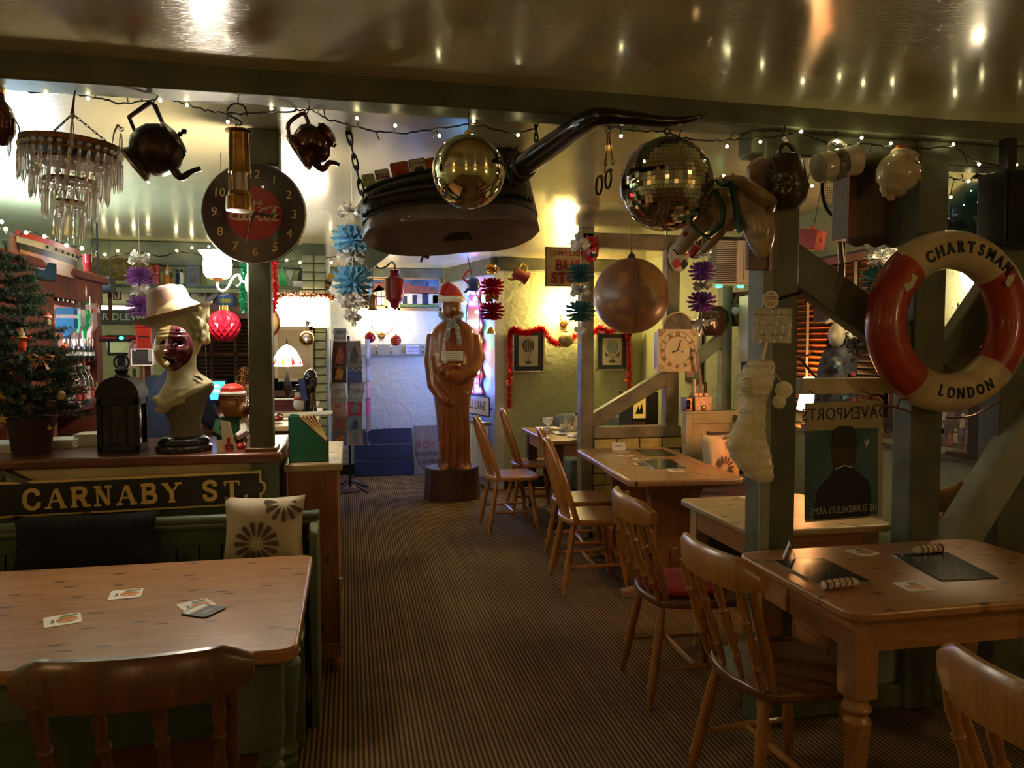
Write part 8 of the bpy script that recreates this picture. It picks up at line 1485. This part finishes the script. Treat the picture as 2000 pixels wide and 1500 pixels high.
d=(f.p(1745,372)-f.p(1764,312)).normalized();axis_lathe([(.001,-8*k),(22*k,-8*k),(25*k,-4*k),(24*k,2*k),(34*k,14*k),(36*k,30*k),(31*k,46*k),(20*k,56*k),(22*k,60*k),(16*k,66*k),(.001,68*k)],'body',M_FLORAL,t,f.p(1764,308),d);axis_lathe([(.001,66*k),(6*k,68*k),(7*k,74*k),(.001,78*k)],'lid_knob',M_FLORAL,t,f.p(1764,308),d);MB().tube(smoothpts([f.p(1735,345),f.p(1724,352),f.p(1726,372),f.p(1728,384)],4),[.018,.017,.016,.015,.014,.013,.012,.012,.011,.011,.010,.010,.009],10).build('spout',M_FLORAL,t)
MB().tube(smoothpts([f.p(1748,308),f.p(1750,290),f.p(1762,286),f.p(1776,292),f.p(1780,312)],4),.0075,8).build('handle',pm('orange_glaze',(.36,.12,.03),.25),t)
random.seed(2)
for i in range(22): a_=random.uniform(0,2*PI);r_=random.uniform(4,26);MB().ell((r_*k*cos(a_),-35*k*math.sqrt(max(.1,1-(r_/36)**2)),r_*k*sin(a_)),(.006,.0012,.005),7,5).build('painted_flower',random.choice((M_GREENPRINT,M_ORANGEPRINT,M_MAROON)),t)
hookwire(t,(0,0,BU-f.o.z),f.p(1763,287))
# ---- wall clock case hung from the lintel, racket, oar
f=Fr(1690,485,2.98);t=thing('hanging_wall_cabinet','dark wooden wall cabinet with a scalloped bottom hanging behind the teapot','cabinet',f.o);a,b=f.p(1640,472),f.p(1748,350)
MB().bb((a.x,-.06,a.z+.01),(b.x,.06,b.z)).build('case',M_DARKWOOD,t,bev=.004);MB().bb((a.x-.012,-.07,b.z-.01),(b.x+.012,.07,b.z+.012)).build('cornice',M_DARKWOOD,t,bev=.005);MB().prism([(a.x-.01,b.z+.012),(b.x+.01,b.z+.012),(.02,f.z(1690,325)),(-.02,f.z(1690,325))],-.05,.05).build('pitched_top',M_DARKWOOD,t);MB().lathe([(.012,f.z(1690,326)),(.008,f.z(1690,318)),(.014,f.z(1690,310)),(.002,f.z(1690,302))],12).build('finial',M_DARKWOOD,t);MB().bb((a.x-.004,-.062,a.z+.012),(a.x+.035,-.058,b.z-.012)).build('side_stile',M_REDWOOD,t)
sc_=[(a.x,a.z+.012)]
for kx in range(41): u=kx/40;sc_.append((a.x+(b.x-a.x)*u,a.z-.012-.016*abs(sin(u*PI*3))))
sc_.append((b.x,a.z+.012));MB().prism(sc_,-.06,-.045).build('scalloped_apron',M_DARKWOOD,t)
MB().cyl((0,0,f.z(1690,305)),(0,0,2.30-f.o.z),.003,n=6).build('hook',M_IRON,t)
f=Fr(1632,375,3.25);t=thing('tennis_racket','old wooden tennis racket behind the hanging cabinet','racket',f.o);t.rotation_euler=(0,R(-8),R(10));k=f.m;rx_,rz_=30*k,42*k
MB().tube([(rx_*cos(q),0,rz_*sin(q)) for q in [2*PI*i/32 for i in range(32)]],.009,8,closed=True).build('frame',M_BLACK,t);MB().tube([(0,0,-rz_),(0,0,-rz_-.22)],[.012,.014],8).build('handle',M_REDWOOD,t)
m=MB()
for i in range(-6,7): x=rx_*i/7;h=rz_*math.sqrt(1-(i/7)**2);m.cyl((x,0,-h),(x,0,h),.001,n=4)
for i in range(-9,10): z_=rz_*i/10;h=rx_*math.sqrt(1-(i/10)**2);m.cyl((-h,.001,z_),(h,.001,z_),.001,n=4)
stuff(m.build('strings',M_BLACK,t));MB().cyl((0,0,rz_),(0,.0,CEIL-f.o.z),.002,n=5).build('hanger',M_IRON,t)
f=Fr(1642,585,3.3);t=thing('red_oar','dark red painted oar hanging behind the scalloped cabinet','oar',f.o);L=f.z(1642,470);MB().bb((-.018,-.008,0),(.018,.008,L)).build('blade',pm('dark_red_oar',(.10,.02,.014),.4,var=.15),t,bev=.006);MB().prism([(-.016,L*.6),(0,L*.92),(.016,L*.6),(.010,L*.6),(0,L*.8),(-.010,L*.6)],-.0095,-.0075).build('painted_chevron',M_CREAM,t);MB().cyl((0,0,L),(0,0,CEIL-f.o.z),.009,n=8).build('shaft',M_DARKWOOD,t)
# ---- red cube lantern
f=Fr(1585,468,3.9);t=thing('red_cube_lantern','small coral red cube ornament hanging beyond the post','ornament',f.o);t.rotation_euler=(R(10),0,R(28));s=f.m*17;MB().box((0,0,0),(2*s,2*s,2*s)).build('cube',pm('coral_red',(.5,.06,.045),.45),t,bev=.006)
for x,z_ in ((0,0),): MB().ell((0,-s,0),(.008,.003,.012),8,6).build('printed_motif',M_DKGREEN,t)
MB().prism([(-s*.6,s),(s*.6,s),(s*.3,s*1.35),(-s*.3,s*1.35)],-.004,.004).build('top_flap',MC['coral_red'],t);MB().cyl((0,0,s),(0,0,s+.5),.0018,n=5).build('thread',M_CABLE,t)
# ---- teal glass ball, black speaker
f=Fr(1908,415,3.02);t=thing('teal_glass_ball','large dark teal glass ball hanging above the lifebuoy','ball',f.o);rr=f.m*56;MB().ell((0,0,0),rr,40,26).build('ball',pm('dark_teal_glass',(.012,.05,.06),.05,.35,var=0,coat=.7),t,smooth=80);MB().cyl((0,0,rr*.97),(0,0,rr+.015),.02,n=12).build('neck',M_DARKBRASS,t);MB().cyl((0,0,rr),(0,0,CEIL-f.o.z),.003,n=6).build('cord',M_IRON,t)
f=Fr(1975,410,2.68);t=thing('speaker','black loudspeaker box at the picture edge under the beam','speaker',f.o);a,b=f.p(1936,482),f.p(2030,340);MB().bb((a.x,-.06,a.z),(b.x,.08,b.z)).build('cabinet',M_BLACK,t,bev=.006);MB().bb((a.x+.012,-.066,a.z+.012),(b.x-.012,-.059,b.z-.012)).build('grille_cloth',pm('black_grille',(.009,.009,.009),.9,var=.3,vs=120),t);MB().bb((-.02,.0,b.z),(.02,.05,BU-f.o.z)).build('bracket',M_BLACK,t)
# ---- badge, laminated notice, stocking
f=Fr(1505,585,2.752);t=thing('look_out_badge','round white badge with red lettering pinned on the stocking post','badge',f.o);r=f.m*16;disc(r,-.003,.001,'disc',M_WHITE,t,28);disc(r*1.0,0,.002,'steel_back',M_STEEL,t,28);text('LOOK',r*.62,M_LETR,t,(0,-.004,r*.12),ext=.0003,sx=.9);text('OUT',r*.62,M_LETR,t,(0,-.004,-r*.5),ext=.0003,sx=.9);text('THE',r*.26,M_BLACKPRINT,t,(0,-.004,r*.62),ext=.0003)
MB().tube([(r*.9,0,0),(r*2.2,.01,r*.4),(r*4,.015,r*.9)],.006,6).build('dark_strap',M_BLACK,t)
f=Fr(1509,670,2.748);t=thing('laminated_notice','laminated paper notice pinned to the stocking post','notice',f.o);a,b=f.p(1469,671),f.p(1547,601);
MB().bb((a.x+.004,-.0016,a.z+.004),(b.x-.004,.0,b.z-.004)).build('paper',pm('notice_paper',(.55,.53,.53),.6,var=.04),t);rs=MB();N=14;vv=[]
for i in range(N+1):
    for jx in range(N+1): vv.append((a.x+(b.x-a.x)*i/N,-.0045-.003*sin(i*1.3+jx*.7)*sin(jx*.9),a.z+(b.z-a.z)*jx/N))
rs.add(vv,[(i*(N+1)+jx,(i+1)*(N+1)+jx,(i+1)*(N+1)+jx+1,i*(N+1)+jx+1) for i in range(N) for jx in range(N)]);rs.build('plastic_pocket',pm('glossy_pocket',(1,1,1),.08,0,var=0,alpha=.22,coat=1),t,smooth=80)
hh=b.z-a.z;tx=(a.x+b.x)/2
for s_,v in (('Children must be accompanied',.80),('by an adult at all times',.52),('whilst on the premises',.24)): text(s_,hh*.125,M_BLACKPRINT,t,(tx,-.0022,a.z+hh*v),ext=.0002,sx=.72)
for px in (1509,): MB().ell(f.p(px,604,-.006),.005,8,6).build('drawing_pin',M_BRASS,t)
f=Fr(1465,820,2.73);t=thing('christmas_stocking','cream furry christmas stocking with pompoms hanging on the post','stocking',f.o);m=MB()
def kr(py,l,r,ry): a=f.x(l,py);b=f.x(r,py);return (f.z(1465,py),(a+b)/2,0,(b-a)/2,ry)
m.sect([kr(941,1484,1500,.012),kr(936,1470,1508,.028),kr(920,1450,1508,.038),kr(900,1432,1506,.042),kr(880,1423,1502,.043),kr(862,1419,1496,.043),kr(840,1430,1493,.042),kr(815,1443,1493,.04),kr(790,1452,1495,.037),kr(770,1456,1497,.037),kr(758,1452,1500,.04)],24)
m.sect([kr(774,1450,1494,.044),kr(768,1446,1500,.05),kr(745,1444,1508,.054),kr(722,1452,1510,.052),kr(708,1462,1508,.046),kr(702,1472,1502,.03)],24);m.ell(f.p(1454,752,-.02),(.022,.03,.035),12,8)
o=m.build('furry_sock',M_FUR,t,remesh=.008)
fu=MB();random.seed(12)
src=[Vector(v) for v in m.v]
for i in range(9000):
    fa=random.choice(m.f);w3=[random.random() for _ in fa];s3=sum(w3);p=sum((src[q]*w for q,w in zip(fa,w3)),Vector())/s3
    c_=Vector((f.x(1472,820),0,p.z));d_=(p-c_);d_.z=0;d_=(d_.normalized()*.7+Vector((random.uniform(-.5,.5),random.uniform(-.5,.5),-.5))).normalized()*.011;s_=d_.cross(Vector((random.random(),random.random(),random.random()))).normalized()*.0012;p -= d_*.25
    fu.add([p-s_,p+s_,p+d_],[(0,1,2)])
stuff(fu.build('fur_pile',M_FUR,t,smooth=0))
for px,py,r_ in ((1517,760,15),(1508,783,12)): 
    MB().ell(f.p(px,py,-.05),r_*f.m,16,12).build('pompom',M_FUR,t);MB().tube([f.p(1506,728,-.03),f.p(1512,745,-.05),f.p(px,py-8,-.05)],.002,5).build('pompom_cord',M_PAPER,t)
MB().beam(f.p(1497,668),f.p(1488,712),.012,.003,(0,1,0)).build('hanging_tape',M_FUR,t)
# ---- mirror lettered glass sign hanging from the rail
f=Fr(1650,1016,2.74);sg=thing('pub_sign','pub sign of a man in a dark hat seen from behind, lettered in reverse','sign',f.o);a,b=f.p(1573,1018),f.p(1728,783);sg.rotation_euler=(0,R(-1.2),R(0))
MB().bb((a.x,-.005,0.004),(b.x,.005,b.z)).build('cream_border',pm('cream_sign_glass',(.34,.28,.17),.25,var=.08,coat=.4),sg,bev=.003);px0,px1,z1_=f.x(1578),f.x(1722),f.z(1650,838)
def sign_sky():
    m,nt,b_=_mat('painted_teal_sky');v=_coords(nt);n=_noise(nt,v,4,4);nt.links.new(_ramp(nt,n,[(.3,(.03,.06,.08)),(.7,(.07,.15,.19))]),b_.inputs['Base Color']);b_.inputs['Roughness'].default_value=.25;return m
MB().bb((px0,-.0075,.016),(px1,-.0048,z1_)).build('painted_sky',sign_sky(),sg)
X_=lambda px: f.x(px);Z_=lambda py: f.z(1650,py)
coat=smoothpts([Vector((X_(x),0,Z_(y))) for x,y in ((1597,1010),(1600,970),(1606,948),(1626,930),(1638,912),(1652,908),(1672,914),(1690,930),(1704,945),(1708,975),(1706,1010))],4);M_DKCOAT=pm('near_black_paint',(.010,.009,.010),.4,var=.1)
MB().prism([(p.x,p.z) for p in coat],-.0095,-.0072).build('painted_coat',M_DKCOAT,sg);MB().prism([(X_(x),Z_(y)) for x,y in ((1636,918),(1630,890),(1631,870),(1680,868),(1678,895),(1672,918))],-.0093,-.0071).build('painted_head',pm('dark_brown_paint',(.045,.024,.014),.4,var=.15),sg);MB().ribbon([(X_(1638),Z_(914)),(X_(1655),Z_(908)),(X_(1671),Z_(913))],.005,-.0095,-.0105).build('painted_collar',M_CREAM,sg)
hatp=smoothpts([Vector((X_(x),0,Z_(y))) for x,y in ((1632,868),(1632,845),(1640,834),(1656,831),(1672,835),(1678,848),(1678,868))],4);MB().prism([(p.x,p.z) for p in hatp],-.0101,-.0078).build('painted_hat_crown',M_DKCOAT,sg);MB().ribbon([(X_(1627),Z_(866)),(X_(1640),Z_(871)),(X_(1670),Z_(870)),(X_(1684),Z_(863))],.009,-.0098,-.0112).build('painted_hat_brim',M_DKCOAT,sg)
MB().prism([(X_(x),Z_(y)) for x,y in ((1692,858),(1699,866),(1704,856),(1702,868),(1698,876),(1697,868))],-.0092,-.0076).build('painted_bird',M_CREAM,sg)
text('DAVENPORTS',f.m*30,M_DKCOAT,sg,((a.x+b.x)/2,-.0062,Z_(808)),ext=.0006,sx=-.82,sp=1.1);text('THE SURREALISTS ARMS',f.m*17,pm('pale_sign_lettering',(.35,.36,.32),.5),sg,((a.x+b.x)/2,-.0112,Z_(994)),ext=.0006,sx=-.76)
for px in (1603,1705): MB().torus(f.p(px,778,.0),.006,.0014,12,5,Matrix.Rotation(R(90),3,'X')).build('ring',M_IRON,sg);MB().tube([f.p(px,783,0),f.p(px,772,.0),f.p(px,764,.06)],.002,6).build('hook',M_IRON,sg)
# ---- lifebuoy
f=Fr(1852,628,2.665);lb=thing('lifebuoy','red and white lifebuoy ring with stencilled black lettering','lifebuoy',f.o);RB,rb_=.287,.078
def seg(a0,a1,nm,mat):
    n=22;rs=[]
    for i in range(n+1):
        a=R(a0+(a1-a0)*i/n);rs.append([((RB+rb_*cos(q))*cos(a),rb_*.95*sin(q),(RB+rb_*cos(q))*sin(a)) for q in [2*PI*j/24 for j in range(24)]])
    MB().rings(rs,caps=False).build(nm,mat,lb,smooth=60)
M_BW=pm('old_cream_canvas',(.50,.40,.24),.4,var=.18,vs=9,bump=.08,coat=.25);M_BR=pm('old_red_canvas',(.36,.035,.012),.35,var=.16,vs=9,bump=.08,coat=.3)
seg(46,133,'cream_segment',M_BW);seg(133,235,'red_segment',M_BR);seg(235,319,'cream_segment',M_BW);seg(319,406,'red_segment',M_BR)
for i,chh in enumerate('CHARTSMAN'): an=122-i*(76/8);q=R(an);r_=RB-.0;text(chh,.062,M_BLACK,lb,(r_*cos(q),-rb_*.95-.001,r_*sin(q)),(PI/2,-(q-PI/2),0),.003,sx=.82,bold=.0016)
for i,chh in enumerate('LONDON'): an=252+i*(46/5);q=R(an);r_=RB+.0;text(chh,.06,M_BLACK,lb,(r_*cos(q),-rb_*.95-.001,r_*sin(q)),(PI/2,-(q+PI/2),0),.003,sx=.72,bold=.0012)
for pts in ([(1700,790),(1730,793),(1760,800),(1800,818)],[(1840,815),(1890,812),(1930,790),(1960,770)],[(1700,560),(1712,530),(1745,495)],[(1745,795),(1752,780),(1765,778)]): MB().tube(smoothpts([f.p(x,y,-.02) for x,y in pts],5),.0045,7).build('grab_rope',M_RUST,lb)
for an,pol in ((150,[(0,0),(.03,.02),(.05,.06),(.025,.075),(.02,.04),(-.01,.03)]),(42-6,[(0,0),(.025,.03),(.03,.055),(.0,.045),(-.015,.02)])):
    q=R(an);m=MB();m.prism(pol,-.002,.002);m.xf(Matrix.Translation(((RB-.01)*cos(q)-.02,-rb_*.95-.0012,(RB-.01)*sin(q)-.03)));m.build('paint_chip',M_CREAM,lb)
MB().cyl((.0,.06,RB+.03),(0,.12,RB+.06),.008,n=8).build('wall_hook',M_IRON,lb)
# ---- nook: figurine, dark card, ship, wall picture, scroll hook
p=WX(1650,760,3.02);t=thing('masked_doll','seated doll with a white mask face and dark feathers on the ledge','doll',(p.x-.06,p.y,1.0));q=Fr(1650,760,p.y);z=lambda py: EYE+(W(1650,py,p.y).z-EYE)-1.0;X=lambda px: W(px,700,p.y).x-p.x
m=MB();m.sect([(0,0,0,.16,.1),(.1,0,0,.15,.1),(z(740),.0,0,.13,.1),(z(705),.01,0,.12,.09),(z(680),.02,0,.09,.08),(z(662),.03,0,.06,.05)],18);m.build('dark_robe',pm('dark_patchwork',(.05,.045,.05),.6,var=.7,vs=30),t,remesh=.012)
m=MB();m.ell((X(1640),-.05,z(655)),(.045,.06,.075),16,12);m.ell((X(1630),-.07,z(657)),(.02,.02,.026),8,6);m.build('white_mask',pm('ivory_mask',(.6,.5,.33),.4),t,remesh=.007);MB().tube(smoothpts([(X(1642),-.03,z(636)),(X(1634),-.04,z(625)),(X(1620),-.04,z(632))],4),[.016]*6+[.012,.01,.004],8).build('pale_horn',M_CREAM,t)
m=MB();random.seed(5)
for i in range(700):
    b_=Vector((X(1665)+random.gauss(0,.045),random.gauss(0,.04),z(672)+random.gauss(0,.035)));d_=Vector((random.gauss(0,1),random.gauss(0,1),-abs(random.gauss(0,1)))).normalized()*.05;s_=d_.cross(Vector((.3,.7,.2))).normalized()*.005;m.add([b_-s_,b_+s_,b_+d_],[(0,1,2)])
stuff(m.build('feathers',M_BLACK,t,smooth=0));m=MB();m.ell((X(1672),.0,z(655)),(.07,.05,.035),14,10);m.build('white_ruff',M_WHITE,t)
for k in range(14): MB().box((random.uniform(-.13,.12),-.1-.005*k % .02,random.uniform(.12,z(700))),(.03,.006,.022),Matrix.Rotation(random.uniform(-.5,.5),3,'Y')).build('patch',pm('patch_%d' % (k % 4),((.35,.06,.05),(.1,.2,.28),(.4,.38,.34),(.08,.14,.1))[k % 4],.4),t)
p=WX(1623,595,3.06);t=thing('dark_card','dark square card with a pale edge hanging on the orange blind','card',p,R(-80));MB().box((0,0,0),(.30,.006,.22)).build('card',M_DARKWOOD,t);MB().box((0,.005,-.004),(.31,.004,.226)).build('pale_edge',M_CREAM,t)
f=Fr(1600,735,3.9);t=thing('iron_scroll_hook','black twisted iron scroll hook in front of the orange blind','hook',WX(1580,700,2.95));o_=t.location.copy();c_=lambda px,py: WX(px,py,2.95)-o_;MB().tube(smoothpts([c_(1560,698),c_(1572,712),c_(1585,728),c_(1595,737),c_(1604,735),c_(1605,726),c_(1599,724)],5),.009,8).build('scroll',M_IRON,t);MB().tube([c_(1560,698),c_(1545,690)+Vector((.2,0,0))],.008,6).build('arm',M_IRON,t);MB().cyl(c_(1585,728),c_(1585,728)+Vector((.22,0,-.02)),.005,n=6).build('stay',M_IRON,t)
# model galleon
p=WX(1912,720,3.02);t=thing('model_galleon','dark model galleon on the ledge seen through the lifebuoy','model ship',(p.x,p.y,1.0));z=lambda py: W(1912,py,p.y).z-1.0;t.rotation_euler=(0,0,R(-70));hz_=z(715)
MB().bb((-.03,-.03,0),(.03,.03,hz_)).build('stand',M_DARKWOOD,t);MB().bb((-.12,-.06,0),(.12,.06,.02)).build('stand_foot',M_DARKWOOD,t);rs=[]
for i in range(13): u=-1+i/6;w_=.06*(1-abs(u)**2.4)+.006;rs.append([(u*.2,-w_,hz_+.09+.03*u*u),(u*.18,-w_*.6,hz_+.02),(u*.17,0,hz_),(u*.18,w_*.6,hz_+.02),(u*.2,w_,hz_+.09+.03*u*u)])
MB().rings(rs).build('hull',M_BLACK,t)
for k,x in enumerate((-.11,.01,.12)): MB().cyl((x,0,hz_+.08),(x,0,hz_+.34-.03*abs(k-1)),.004,n=6).build('mast',M_DARKWOOD,t);[MB().cyl((x,-.09+.02*j,hz_+.15+.07*j),(x,.09-.02*j,hz_+.15+.07*j),.003,n=6).build('yard',M_DARKWOOD,t) for j in range(3)];MB().tube([(x,.06,hz_+.1),(x,.0,hz_+.32),(x,-.06,hz_+.1)],.0012,4).build('shroud',M_BLACK,t)
for k in range(7): MB().box((-.13+k*.043,-.064,hz_+.07),(.014,.012,.014)).build('gun_port',M_CREAM,t)
# crowd picture on the nook wall
pa,pb=WX(1700,845,3.19),WX(1928,900,3.19);za=WX(1700,720,3.19).z;t=thing('crowd_print','large framed print of a crowd of figures on the nook wall','picture',(3.19,(pa.y+pb.y)/2,.95),R(-90));hw_=abs(pa.y-pb.y)/2;hh=.36
MB().bb((-hw_,-.012,0),(hw_,.008,hh)).build('frame',M_WHITE,t,bev=.003);MB().bb((-hw_-.012,-.008,-.012),(hw_+.012,.009,hh+.012)).build('dark_edge',M_BLACK,t);MB().bb((-hw_+.02,-.014,.02),(hw_-.02,-.0115,hh-.02)).build('print',pm('dusky_print',(.16,.10,.085),.5,var=.5,vs=25),t);random.seed(21)
for k in range(46):
    x=random.uniform(-hw_+.05,hw_-.05);z_=random.uniform(.06,hh*.55);c=random.choice(((.5,.42,.33),(.32,.1,.09),(.1,.08,.09),(.4,.3,.22),(.2,.17,.2)));mt=pm('crowd_%d' % (int(c[0]*100)),c,.5,var=.3,vs=40);s=random.uniform(.8,1.2)
    m=MB();m.prism([(x-.018*s,z_),(x+.018*s,z_),(x+.014*s,z_+.055*s),(x-.014*s,z_+.055*s)],-.0165-.0002*k % .001,-.014);m.prism([(x+.010*s*cos(q*PI/4),z_+.067*s+.011*s*sin(q*PI/4)) for q in range(8)],-.0168,-.014);m.build('printed_figure',mt,t,smooth=0)
# pale door edge beyond the stocking post
t=thing('pale_cupboard','pale cupboard edge with a dark opening behind the notice','cupboard',WX(1478,790,3.15));h0=t.location.z;t.location.z=1.0;h=WX(1478,578,3.15).z-1.0;MB().bb((-.1,-.12,0),(.04,.12,h)).build('carcass',M_PLASTICW,t,bev=.004);MB().prism(rrect(-.08,h*.25,.08,h*.45,.02,4),-.102,-.09).xf(Matrix.Rotation(R(-90),4,'Z')).build('dark_opening',M_BLACK,t)
# ---------------- details that belong to a part become that part's children
SUBS=(('letter','black_field'),('numeral','dial'),('numeral','dial_plate'),('hour_hand','dial'),('minute_hand','dial'),('second_hand','dial'),('red_centre','dial'),('script_swash','dial'),('corner_scroll','dial_plate'),('chapter_ring','dial_plate'),('label','glass'),('printed_fruit','card'),('printed_leaf','card'),('printed_band','card'),('printed_motif','card'),('printed_petal','cover'),('pupil','eye'),('nostril','nostril_rim'),('printed_figure','print'),('screen_button','display'),('gore_line','balloon'),('zip_teeth','zip_tape'),('stripe','ball'),('printed_stripe','napkin'),('tooth','face'),('tooth','head'),('bridle_strap','head'),('painted_flower','body'),('grille_slat','grille_box'),('sole_patch','sole'),('gun_port','cream_gun_deck'),('glass_petal','glass_shade'),('lettering','board'),('lettering','plate'),('lettering','card'),('lettering','paper'),('lettering','white_face'),('lettering','disc'),('lettering','plinth'),('lettering','dial'),('lettering','cream_border'),('lettering','cream_segment'),('hat_trim','santa_hat'),('hat_band','crown'),('buckle','crown'),('scroll','curled_arm'),('floppy_tip','cap'),('bulb_lead','cable'),('gilt_edge','cover'))
base=lambda o: o.name.split('.')[0]
for root in [o for o in COL.objects if o.parent is None and len(o.children) > 1]:
    kids=list(root.children)
    for small,big in SUBS:
        host=next((c for c in kids if base(c) == big and c.type == 'MESH' and c.location.length < 1e-6 and Vector(c.rotation_euler).length < 1e-6),None)
        if host:
            for c in kids:
                if base(c) == small and c.parent == root: c.parent=host
